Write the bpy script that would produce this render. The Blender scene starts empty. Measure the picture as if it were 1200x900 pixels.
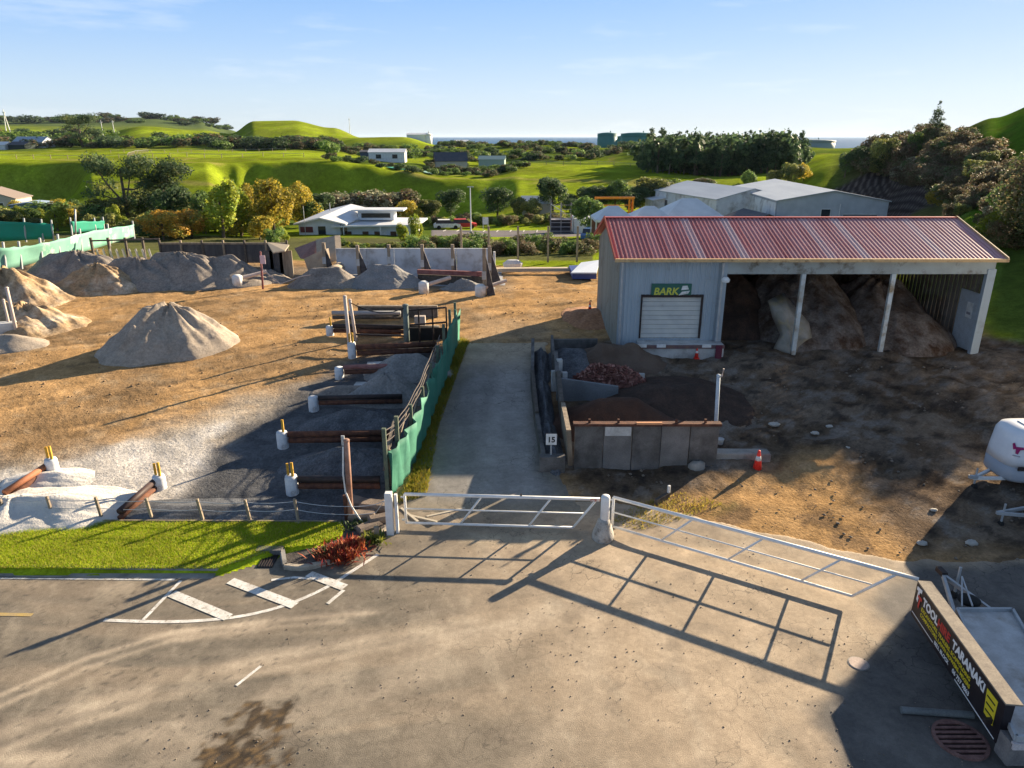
import bpy, math, random, bisect
import numpy as np
from mathutils import Vector, Matrix, Euler

random.seed(7)
S = bpy.context.scene
COL = S.collection

# ------------------------------------------------------------------ camera
H = 11.0; F = 832.0; T = math.atan(290 / 832)
cam_d = bpy.data.cameras.new('camera'); cam = bpy.data.objects.new('camera', cam_d); COL.objects.link(cam)
cam.location = (0, 0, H); cam.rotation_euler = (math.pi / 2 - T, 0, 0)
cam_d.sensor_width = 36; cam_d.lens = 36 * F / 1200
cam_d.clip_start = 0.1; cam_d.clip_end = 60000
S.camera = cam

# ------------------------------------------------------------------ light
SKY_GAIN = 3.8
SX, SY = 0.7386, 0.674            # horizontal direction towards the sun
SUN_EL = math.radians(18.0)
w = bpy.data.worlds.new('World'); S.world = w; w.use_nodes = True
nt = w.node_tree; nt.nodes.clear()
wo = nt.nodes.new('ShaderNodeOutputWorld'); wb = nt.nodes.new('ShaderNodeBackground')
sky = nt.nodes.new('ShaderNodeTexSky'); sky.sky_type = 'NISHITA'; sky.sun_disc = False
sky.sun_elevation = SUN_EL; sky.sun_rotation = math.atan2(SX, SY)
sky.air_density = 1.0; sky.dust_density = 0.35; sky.ozone_density = 2.2; sky.altitude = 50
# thin wispy clouds low over the sea and high up
tc = nt.nodes.new('ShaderNodeTexCoord'); mp = nt.nodes.new('ShaderNodeMapping'); mp.inputs['Scale'].default_value = (2.2, 2.2, 16)
no = nt.nodes.new('ShaderNodeTexNoise'); no.inputs['Scale'].default_value = 2.4; no.inputs['Detail'].default_value = 9; no.inputs['Roughness'].default_value = .62
rp = nt.nodes.new('ShaderNodeValToRGB'); rp.color_ramp.elements[0].position = .54; rp.color_ramp.elements[1].position = .82
rp.color_ramp.elements[1].color = (.35, .35, .35, 1)
mx = nt.nodes.new('ShaderNodeMix'); mx.data_type = 'RGBA'
mx.inputs['B'].default_value = (3.6, 3.7, 3.8, 1)
nt.links.new(tc.outputs['Generated'], mp.inputs['Vector']); nt.links.new(mp.outputs[0], no.inputs['Vector'])
nt.links.new(no.outputs['Fac'], rp.inputs[0]); nt.links.new(rp.outputs[0], mx.inputs['Factor'])
# clear air: the Nishita sky blended with a plain blue-to-pale gradient by height above the horizon
sep = nt.nodes.new('ShaderNodeSeparateXYZ'); nt.links.new(tc.outputs['Generated'], sep.inputs[0])
gr = nt.nodes.new('ShaderNodeValToRGB'); ge = gr.color_ramp.elements
ge[0].position = 0.0; ge[0].color = (.60, .70, .80, 1); ge[1].position = .75; ge[1].color = (.12, .17, .28, 1)
for p_, c_ in ((.05, (.50, .66, .85)), (.11, (.32, .53, .88)), (.17, (.19, .42, .86)), (.24, (.2, .4, .76)), (.34, (.18, .29, .5))):
    e_ = ge.new(p_); e_.color = (*c_, 1)
nt.links.new(sep.outputs['Z'], gr.inputs[0])
sc_ = nt.nodes.new('ShaderNodeVectorMath'); sc_.operation = 'SCALE'; sc_.inputs['Scale'].default_value = SKY_GAIN; nt.links.new(gr.outputs[0], sc_.inputs[0])
ad = nt.nodes.new('ShaderNodeVectorMath'); ad.operation = 'MULTIPLY_ADD'; ad.inputs[1].default_value = (.17,) * 3; ad.inputs[2].default_value = (1,) * 3
nt.links.new(sky.outputs[0], ad.inputs[0])
dv = nt.nodes.new('ShaderNodeVectorMath'); dv.operation = 'DIVIDE'; nt.links.new(sky.outputs[0], dv.inputs[0]); nt.links.new(ad.outputs[0], dv.inputs[1])
m2 = nt.nodes.new('ShaderNodeMix'); m2.data_type = 'RGBA'; m2.inputs['Factor'].default_value = .72
nt.links.new(dv.outputs[0], m2.inputs['A']); nt.links.new(sc_.outputs[0], m2.inputs['B'])
nt.links.new(m2.outputs['Result'], mx.inputs['A']); nt.links.new(mx.outputs['Result'], wb.inputs['Color'])
wb.inputs['Strength'].default_value = 0.1
nt.links.new(wb.outputs[0], wo.inputs['Surface'])
sd = bpy.data.lights.new('sun', 'SUN'); sd.energy = 5.0; sd.angle = math.radians(.5); sd.color = (1, .82, .58)
sun = bpy.data.objects.new('sun', sd); COL.objects.link(sun)
sun.rotation_euler = Vector((-SX * math.cos(SUN_EL), -SY * math.cos(SUN_EL), -math.sin(SUN_EL))).to_track_quat('-Z', 'Y').to_euler()
vs = S.view_settings
vs.view_transform = 'Standard'; vs.look = 'None'; vs.exposure = 1.65; vs.gamma = 1; vs.use_curve_mapping = False
S.render.engine = 'CYCLES'

# ------------------------------------------------------------------ pixel <-> world while laying the place out
def ray(px, py):
    a = (px - 600) / F; b = (450 - py) / F
    return (a, math.cos(T) + b * math.sin(T), -math.sin(T) + b * math.cos(T))
def P(px, py, z=0):
    r = ray(px, py); t = (z - H) / r[2]; return Vector((r[0] * t, r[1] * t, z))
def Y(px, py, y):
    r = ray(px, py); t = y / r[1]; return Vector((r[0] * t, y, H + r[2] * t))
GY = [0, 17.5, 22, 33, 45, 60, 1e9]; GZ = [0, 0, .35, 1.15, 1.5, 1.6, 1.6]
def G(y): return float(np.interp(y, GY, GZ))
def gp(px, py, dz=0):
    z = 0
    for _ in range(9):
        q = P(px, py, z); z = G(q.y)
    q.z += dz
    return q

# ------------------------------------------------------------------ noise
def _h(ix, iy, s):
    n = (ix.astype(np.int64) * 374761393 + iy.astype(np.int64) * 668265263 + s * 2147483647) & 0xffffffff
    n = ((n ^ (n >> 13)) * 1274126177) & 0xffffffff
    return ((n ^ (n >> 16)) & 0xffff) / 65535.0
def vn(x, y, s=0):
    ix = np.floor(x); iy = np.floor(y); fx = x - ix; fy = y - iy
    fx = fx * fx * (3 - 2 * fx); fy = fy * fy * (3 - 2 * fy)
    a = _h(ix, iy, s); b = _h(ix + 1, iy, s); c = _h(ix, iy + 1, s); d = _h(ix + 1, iy + 1, s)
    return (a * (1 - fx) + b * fx) * (1 - fy) + (c * (1 - fx) + d * fx) * fy
def fbm(x, y, s=0, o=4, g=.5):
    x = np.asarray(x, float); y = np.asarray(y, float); r = 0; a = 1; t = 0
    for i in range(o):
        r = r + a * vn(x * 2 ** i + 17.3 * i, y * 2 ** i - 9.1 * i, s + i); t += a; a *= g
    return r / t
def sst(a, b, x):
    t = np.clip((x - a) / (b - a), 0, 1); return t * t * (3 - 2 * t)
def sdist(X, Yv, poly):            # signed distance, positive inside
    d = np.full(X.shape, 1e9); ins = np.zeros(X.shape, bool); n = len(poly)
    for i in range(n):
        ax, ay = poly[i]; bx, by = poly[(i + 1) % n]
        ex, ey = bx - ax, by - ay; l = ex * ex + ey * ey + 1e-12
        t = np.clip(((X - ax) * ex + (Yv - ay) * ey) / l, 0, 1)
        d = np.minimum(d, (X - ax - t * ex) ** 2 + (Yv - ay - t * ey) ** 2)
        c = ((ay > Yv) != (by > Yv)) & (X < ex * (Yv - ay) / (ey if ey else 1e-12) + ax)
        ins ^= c
    d = np.sqrt(d); return np.where(ins, d, -d)
def pdist(X, Yv, line):            # distance to an open polyline
    d = np.full(X.shape, 1e9)
    for (ax, ay), (bx, by) in zip(line[:-1], line[1:]):
        ex, ey = bx - ax, by - ay; t = np.clip(((X - ax) * ex + (Yv - ay) * ey) / (ex * ex + ey * ey + 1e-12), 0, 1)
        d = np.minimum(d, np.hypot(X - ax - t * ex, Yv - ay - t * ey))
    return d
def wpoly(pts): return [tuple(gp(*p))[:2] for p in pts]
def mask(X, Yv, pts, soft=.5, jit=.5, js=.8, seed=3):
    return sst(-soft, soft, sdist(X, Yv, wpoly(pts)) + jit * (fbm(X * js, Yv * js, seed) - .5) * 2)

# ------------------------------------------------------------------ materials
def _nodes(name):
    m = bpy.data.materials.new(name); m.use_nodes = True; t = m.node_tree
    return m, t, t.nodes['Principled BSDF'], t.nodes['Material Output']
def M(name, c1, c2=None, sc=4, rough=.85, metal=0, bump=.0, bsc=40, grain=.25, gsc=30, attr=False, stretch=(1, 1, 1),
      spec=.3, mott=None, cracks=0, dirt=None, dsc=1.2, dlo=.5, dhi=.7, coat=0):
    m, t, b, o = _nodes(name); L = t.links.new
    c2 = c2 or c1
    tc = t.nodes.new('ShaderNodeTexCoord'); mp = t.nodes.new('ShaderNodeMapping'); mp.inputs['Scale'].default_value = stretch
    L(tc.outputs['Object'], mp.inputs[0])
    n1 = t.nodes.new('ShaderNodeTexNoise'); n1.inputs['Scale'].default_value = sc; n1.inputs['Detail'].default_value = 6; L(mp.outputs[0], n1.inputs['Vector'])
    r1 = t.nodes.new('ShaderNodeValToRGB'); e = r1.color_ramp.elements; e[0].position = .36; e[1].position = .64
    e[0].color = (*c1, 1); e[1].color = (*c2, 1); L(n1.outputs['Fac'], r1.inputs[0])
    col = r1.outputs[0]
    if attr:
        at = t.nodes.new('ShaderNodeAttribute'); at.attribute_name = 'Col'
        mm = t.nodes.new('ShaderNodeMix'); mm.data_type = 'RGBA'; mm.blend_type = 'MULTIPLY'; mm.inputs['Factor'].default_value = 1
        L(at.outputs['Color'], mm.inputs['A']); L(col, mm.inputs['B']); col = mm.outputs['Result']
    if dirt:
        nd = t.nodes.new('ShaderNodeTexNoise'); nd.inputs['Scale'].default_value = dsc; nd.inputs['Detail'].default_value = 9; nd.inputs['Roughness'].default_value = .65
        L(tc.outputs['Object'], nd.inputs['Vector'])
        rd = t.nodes.new('ShaderNodeValToRGB'); rd.color_ramp.elements[0].position = dlo; rd.color_ramp.elements[1].position = dhi
        L(nd.outputs['Fac'], rd.inputs[0])
        md = t.nodes.new('ShaderNodeMix'); md.data_type = 'RGBA'; L(rd.outputs[0], md.inputs['Factor']); L(col, md.inputs['A']); md.inputs['B'].default_value = (*dirt, 1)
        col = md.outputs['Result']
    for ms_, ma_ in (mott or ()):
        nm = t.nodes.new('ShaderNodeTexNoise'); nm.inputs['Scale'].default_value = ms_; nm.inputs['Detail'].default_value = 14; nm.inputs['Roughness'].default_value = .72; nm.inputs['Distortion'].default_value = .4
        L(tc.outputs['Object'], nm.inputs['Vector'])
        rm = t.nodes.new('ShaderNodeMapRange'); rm.inputs['From Min'].default_value = .38; rm.inputs['From Max'].default_value = .62
        rm.inputs['To Min'].default_value = 1 - ma_; rm.inputs['To Max'].default_value = 1 + ma_; L(nm.outputs['Fac'], rm.inputs['Value'])
        hm = t.nodes.new('ShaderNodeVectorMath'); hm.operation = 'SCALE'; L(col, hm.inputs[0]); L(rm.outputs[0], hm.inputs['Scale']); col = hm.outputs[0]
    if cracks:
        nw = t.nodes.new('ShaderNodeTexNoise'); nw.inputs['Scale'].default_value = 1.6; nw.inputs['Detail'].default_value = 8; L(tc.outputs['Object'], nw.inputs['Vector'])
        wa = t.nodes.new('ShaderNodeVectorMath'); wa.operation = 'MULTIPLY_ADD'; wa.inputs[1].default_value = (.9,) * 3; L(nw.outputs['Color'], wa.inputs[0]); L(tc.outputs['Object'], wa.inputs[2])
        vo = t.nodes.new('ShaderNodeTexVoronoi'); vo.feature = 'DISTANCE_TO_EDGE'; vo.inputs['Scale'].default_value = cracks; L(wa.outputs[0], vo.inputs['Vector'])
        lt = t.nodes.new('ShaderNodeMapRange'); lt.inputs['From Min'].default_value = .0; lt.inputs['From Max'].default_value = .022; lt.inputs['To Min'].default_value = 1; lt.inputs['To Max'].default_value = 0; L(vo.outputs['Distance'], lt.inputs['Value'])
        nk = t.nodes.new('ShaderNodeTexNoise'); nk.inputs['Scale'].default_value = .35; nk.inputs['Detail'].default_value = 5; L(tc.outputs['Object'], nk.inputs['Vector'])
        rk = t.nodes.new('ShaderNodeMapRange'); rk.inputs['From Min'].default_value = .5; rk.inputs['From Max'].default_value = .62; rk.inputs['To Max'].default_value = .75; L(nk.outputs['Fac'], rk.inputs['Value'])
        mu = t.nodes.new('ShaderNodeMath'); mu.operation = 'MULTIPLY'; L(lt.outputs[0], mu.inputs[0]); L(rk.outputs[0], mu.inputs[1])
        mk = t.nodes.new('ShaderNodeMix'); mk.data_type = 'RGBA'; L(mu.outputs[0], mk.inputs['Factor']); L(col, mk.inputs['A']); mk.inputs['B'].default_value = (.05, .045, .04, 1); col = mk.outputs['Result']
    n2 = t.nodes.new('ShaderNodeTexNoise'); n2.inputs['Scale'].default_value = gsc; n2.inputs['Detail'].default_value = 8; n2.inputs['Roughness'].default_value = .7
    L(tc.outputs['Object'], n2.inputs['Vector'])
    mr = t.nodes.new('ShaderNodeMapRange'); mr.inputs['From Min'].default_value = .3; mr.inputs['From Max'].default_value = .7
    mr.inputs['To Min'].default_value = 1 - grain; mr.inputs['To Max'].default_value = 1 + grain; L(n2.outputs['Fac'], mr.inputs['Value'])
    hv = t.nodes.new('ShaderNodeVectorMath'); hv.operation = 'SCALE'; L(col, hv.inputs[0]); L(mr.outputs[0], hv.inputs['Scale'])
    L(hv.outputs[0], b.inputs['Base Color'])
    b.inputs['Roughness'].default_value = rough; b.inputs['Metallic'].default_value = metal; b.inputs['Specular IOR Level'].default_value = spec
    b.inputs['Coat Weight'].default_value = coat
    if bump:
        n3 = t.nodes.new('ShaderNodeTexNoise'); n3.inputs['Scale'].default_value = bsc; n3.inputs['Detail'].default_value = 8; n3.inputs['Roughness'].default_value = .65
        L(tc.outputs['Object'], n3.inputs['Vector'])
        bp = t.nodes.new('ShaderNodeBump'); bp.inputs['Strength'].default_value = bump; bp.inputs['Distance'].default_value = .08
        L(n3.outputs['Fac'], bp.inputs['Height']); L(bp.outputs[0], b.inputs['Normal'])
    return m
def leaf_mat(name, c, trans=.3, rough=.6):
    m, t, b, o = _nodes(name); L = t.links.new
    at = t.nodes.new('ShaderNodeAttribute'); at.attribute_name = 'Col'
    oi = t.nodes.new('ShaderNodeObjectInfo')
    mr = t.nodes.new('ShaderNodeMapRange'); mr.inputs['To Min'].default_value = .75; mr.inputs['To Max'].default_value = 1.3; L(oi.outputs['Random'], mr.inputs['Value'])
    mm = t.nodes.new('ShaderNodeMix'); mm.data_type = 'RGBA'; mm.blend_type = 'MULTIPLY'; mm.inputs['Factor'].default_value = 1
    mm.inputs['A'].default_value = (*c, 1); L(at.outputs['Color'], mm.inputs['B'])
    sc = t.nodes.new('ShaderNodeVectorMath'); sc.operation = 'SCALE'; L(mm.outputs['Result'], sc.inputs[0]); L(mr.outputs[0], sc.inputs['Scale'])
    L(sc.outputs[0], b.inputs['Base Color']); b.inputs['Roughness'].default_value = rough; b.inputs['Specular IOR Level'].default_value = .25
    tr = t.nodes.new('ShaderNodeBsdfTranslucent'); L(sc.outputs[0], tr.inputs['Color'])
    ms = t.nodes.new('ShaderNodeMixShader'); ms.inputs[0].default_value = trans
    L(b.outputs[0], ms.inputs[1]); L(tr.outputs[0], ms.inputs[2]); L(ms.outputs[0], o.inputs['Surface'])
    return m

# ------------------------------------------------------------------ objects
def tag(o, label=None, cat=None, group=None, kind=None):
    if label: o['label'] = label
    if cat: o['category'] = cat
    if group: o['group'] = group
    if kind: o['kind'] = kind
    return o
def empty(name, loc, label=None, cat=None, group=None, rz=0):
    o = bpy.data.objects.new(name, None); COL.objects.link(o); o.location = loc; o.rotation_euler.z = rz
    o.empty_display_size = .2
    return tag(o, label, cat, group)
def org(parent):
    while parent is not None:
        if parent.parent is None: return Vector(parent.location)
        parent = parent.parent
    return Vector((0, 0, 0))
def kids(o): return [c for c in bpy.data.objects if c.parent == o]
def copy_tree(o, parent=None):
    c = o.copy(); COL.objects.link(c); c.parent = parent
    for ch in kids(o): copy_tree(ch, c)
    return c
def link_mesh(name, me, mat, parent=None, smooth=False):
    if mat: me.materials.append(mat)
    if smooth:
        me.polygons.foreach_set('use_smooth', [True] * len(me.polygons))
    o = bpy.data.objects.new(name, me); COL.objects.link(o)
    if parent is not None: o.parent = parent
    return o
def np_mesh(name, V, Fc, col=None):
    """V (n,3), Fc (m,4) or (m,3) index array, col (n,3) or (m*k,3)"""
    me = bpy.data.meshes.new(name); V = np.asarray(V, np.float32); Fc = np.asarray(Fc, np.int32); k = Fc.shape[1]
    me.vertices.add(len(V)); me.vertices.foreach_set('co', V.ravel())
    me.loops.add(Fc.size); me.loops.foreach_set('vertex_index', Fc.ravel())
    me.polygons.add(len(Fc)); me.polygons.foreach_set('loop_start', np.arange(len(Fc), dtype=np.int32) * k)
    me.polygons.foreach_set('loop_total', np.full(len(Fc), k, np.int32))
    me.update(calc_edges=True)
    if col is not None:
        a = me.color_attributes.new('Col', 'FLOAT_COLOR', 'POINT')
        a.data.foreach_set('color', np.concatenate([col, np.ones((len(V), 1))], 1).astype(np.float32).ravel())
    return me
def grid_faces(nr, nc):
    i = np.arange(nr * nc).reshape(nr, nc)
    return np.stack([i[:-1, :-1].ravel(), i[:-1, 1:].ravel(), i[1:, 1:].ravel(), i[1:, :-1].ravel()], 1)

class MB:
    def __init__(s): s.v = []; s.f = []
    def add(s, vs, fs):
        n = len(s.v); s.v += [tuple(v) for v in vs]; s.f += [tuple(i + n for i in f) for f in fs]; return s
    def box(s, c, size, rz=0, mat=None, bev=0):
        hx, hy, hz = size[0] / 2, size[1] / 2, size[2] / 2
        R = mat if mat is not None else Matrix.Rotation(rz, 3, 'Z')
        if bev:
            pts = []
            b = min(bev, hx * .9, hy * .9, hz * .9); vs = []
            for z, i in ((-hz, b), (-hz + b, 0), (hz - b, 0), (hz, b)):
                for sx, sy in ((-1, -1), (1, -1), (1, 1), (-1, 1)):
                    # octagon-ish ring
                    vs.append((sx * (hx - i - (b if i == 0 else 0) * (0)), sy * (hy - i), z))
            vs = [R @ Vector(v) + Vector(c) for v in vs]
            fs = [(3, 2, 1, 0), (12, 13, 14, 15)]
            for k in range(3):
                for j in range(4):
                    a = k * 4 + j; bb = k * 4 + (j + 1) % 4; fs.append((a, bb, bb + 4, a + 4))
            return s.add(vs, fs)
        vs = [R @ Vector((x * hx, y * hy, z * hz)) + Vector(c) for z in (-1, 1) for x, y in ((-1, -1), (1, -1), (1, 1), (-1, 1))]
        return s.add(vs, [(3, 2, 1, 0), (4, 5, 6, 7), (0, 1, 5, 4), (1, 2, 6, 5), (2, 3, 7, 6), (3, 0, 4, 7)])
    def bar(s, a, b, wd, ht, up=(0, 0, 1)):
        a = Vector(a); b = Vector(b); d = (b - a); l = d.length; d.normalize(); u = Vector(up)
        if abs(d.dot(u)) > .98: u = Vector((0, 1, 0))
        sd_ = d.cross(u).normalized(); u = sd_.cross(d)
        return s.box((a + b) / 2, (l, wd, ht), mat=Matrix((d, sd_, u)).transposed())
    def tube(s, pts, r, n=8, caps=True):
        pts = [Vector(p) for p in pts]; rs = r if isinstance(r, (list, tuple)) else [r] * len(pts); vs = []
        for i, p in enumerate(pts):
            d = (pts[min(i + 1, len(pts) - 1)] - pts[max(i - 1, 0)]).normalized()
            u = Vector((0, 0, 1)) if abs(d.z) < .95 else Vector((1, 0, 0))
            a = d.cross(u).normalized(); b = a.cross(d)
            for k in range(n):
                t = 2 * math.pi * k / n; vs.append(p + (a * math.cos(t) + b * math.sin(t)) * rs[i])
        fs = [(i * n + k, i * n + (k + 1) % n, (i + 1) * n + (k + 1) % n, (i + 1) * n + k) for i in range(len(pts) - 1) for k in range(n)]
        if caps: fs += [tuple(range(n - 1, -1, -1)), tuple(range((len(pts) - 1) * n, len(pts) * n))]
        return s.add(vs, fs)
    def lathe(s, c, prof, n=20, sx=1, sy=1):
        c = Vector(c); vs = [c + Vector((r * sx * math.cos(2 * math.pi * k / n), r * sy * math.sin(2 * math.pi * k / n), z)) for r, z in prof for k in range(n)]
        m = len(prof)
        fs = [(i * n + k, i * n + (k + 1) % n, (i + 1) * n + (k + 1) % n, (i + 1) * n + k) for i in range(m - 1) for k in range(n)]
        fs += [tuple(range(n - 1, -1, -1)), tuple(range((m - 1) * n, m * n))]
        return s.add(vs, fs)
    def prism(s, pts, off):                       # polygon in 3D extruded by a vector
        pts = [Vector(p) for p in pts]; off = Vector(off); n = len(pts)
        return s.add(pts + [p + off for p in pts], [tuple(range(n))[::-1], tuple(range(n, 2 * n))] + [(i, (i + 1) % n, n + (i + 1) % n, n + i) for i in range(n)])
    def quad(s, *p): return s.add(p, [tuple(range(len(p)))])
    def build(s, name, mat, parent=None, smooth=False):
        o0 = org(parent) if parent is not None else Vector((0, 0, 0))
        if parent is None and s.v:                 # origin at the base of a single-mesh thing
            a = np.array(s.v); o0 = Vector((float(a[:, 0].mean()), float(a[:, 1].mean()), float(a[:, 2].min())))
        me = bpy.data.meshes.new(name); me.from_pydata([Vector(v) - o0 for v in s.v], [], s.f); me.validate(); me.update()
        import bmesh
        bm = bmesh.new(); bm.from_mesh(me); bmesh.ops.recalc_face_normals(bm, faces=bm.faces); bm.to_mesh(me); bm.free()
        o = link_mesh(name, me, mat, parent, smooth)
        if parent is None: o.location = o0
        return o
def text_part(name, txt, size, mat, parent, Mx, depth=.01, align='LEFT', bold=0.0, space=1, shear=0):
    c = bpy.data.curves.new(name, 'FONT'); c.body = txt; c.size = size; c.extrude = depth; c.align_x = align; c.offset = bold
    c.space_character = space; c.shear = shear; c.resolution_u = 3
    o = bpy.data.objects.new('tmp', c); COL.objects.link(o)
    dg = bpy.context.evaluated_depsgraph_get(); me = bpy.data.meshes.new_from_object(o.evaluated_get(dg))
    bpy.data.objects.remove(o)
    me.transform(Mx)
    if parent is not None: me.transform(Matrix.Translation(-org(parent)))
    me.materials.clear()
    return link_mesh(name, me, mat, parent)
def frame_matrix(o, x, y):
    x = Vector(x).normalized(); y = Vector(y).normalized(); z = x.cross(y)
    m = Matrix((x, y, z)).transposed().to_4x4(); m.translation = Vector(o); return m

# ------------------------------------------------------------------ shared materials
white_metal = M('white_paint_metal', (.78, .78, .77), (.68, .68, .67), rough=.45, grain=.06, dirt=(.3, .15, .07), dsc=2.2, dlo=.66, dhi=.74)
white_paint = M('white_paint', (.75, .75, .74), (.6, .6, .58), rough=.6, grain=.08, dirt=(.3, .27, .22), dsc=2.5, dlo=.55, dhi=.8)
concrete = M('concrete', (.34, .32, .29), (.24, .23, .21), sc=2, rough=.9, bump=.25, grain=.15, dirt=(.12, .11, .1), dsc=1.3, dlo=.5, dhi=.72)
pale_concrete = M('pale_concrete', (.55, .55, .54), (.42, .42, .41), sc=2, rough=.9, bump=.2, grain=.12, dirt=(.2, .19, .18), dsc=1.7, dlo=.5, dhi=.75)
dark_concrete = M('dark_concrete', (.17, .16, .155), (.1, .095, .09), sc=1.5, rough=.9, bump=.3, grain=.2, dirt=(.05, .045, .04), dsc=1.1, dlo=.45, dhi=.7)
timber = M('weathered_timber', (.33, .27, .2), (.2, .16, .12), sc=6, rough=.9, bump=.2, stretch=(1, 1, .2), grain=.2)
dark_timber = M('dark_timber', (.07, .06, .05), (.12, .1, .085), sc=6, rough=.9, bump=.2, grain=.2)
rusty = M('rusty_steel', (.07, .03, .022), (.14, .06, .035), sc=5, rough=.85, bump=.2, grain=.25)
dark_steel = M('dark_steel', (.022, .018, .018), (.045, .03, .028), sc=5, rough=.6, grain=.2)
galv = M('galvanised_steel', (.45, .47, .49), (.36, .38, .4), sc=3, rough=.5, metal=.3, grain=.1)
black_rubber = M('black_rubber', (.02, .02, .02), rough=.8)
yellow_wood = M('yellow_painted_timber', (.6, .36, .05), (.45, .25, .03), sc=8, rough=.7, grain=.15)
glass_dark = M('dark_glass', (.03, .035, .045), rough=.08, grain=.02, spec=.6)
red_paint = M('red_paint', (.5, .04, .03), rough=.5, grain=.08)
black_paint = M('black_paint', (.012, .012, .014), rough=.45, grain=.1)
yellow_paint = M('yellow_paint', (.75, .6, .03), rough=.5, grain=.05)
orange_paint = M('orange_paint', (.75, .27, .02), (.6, .2, .02), rough=.5, grain=.1)
blue_paint = M('blue_paint', (.06, .09, .28), rough=.5, grain=.1)
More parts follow.
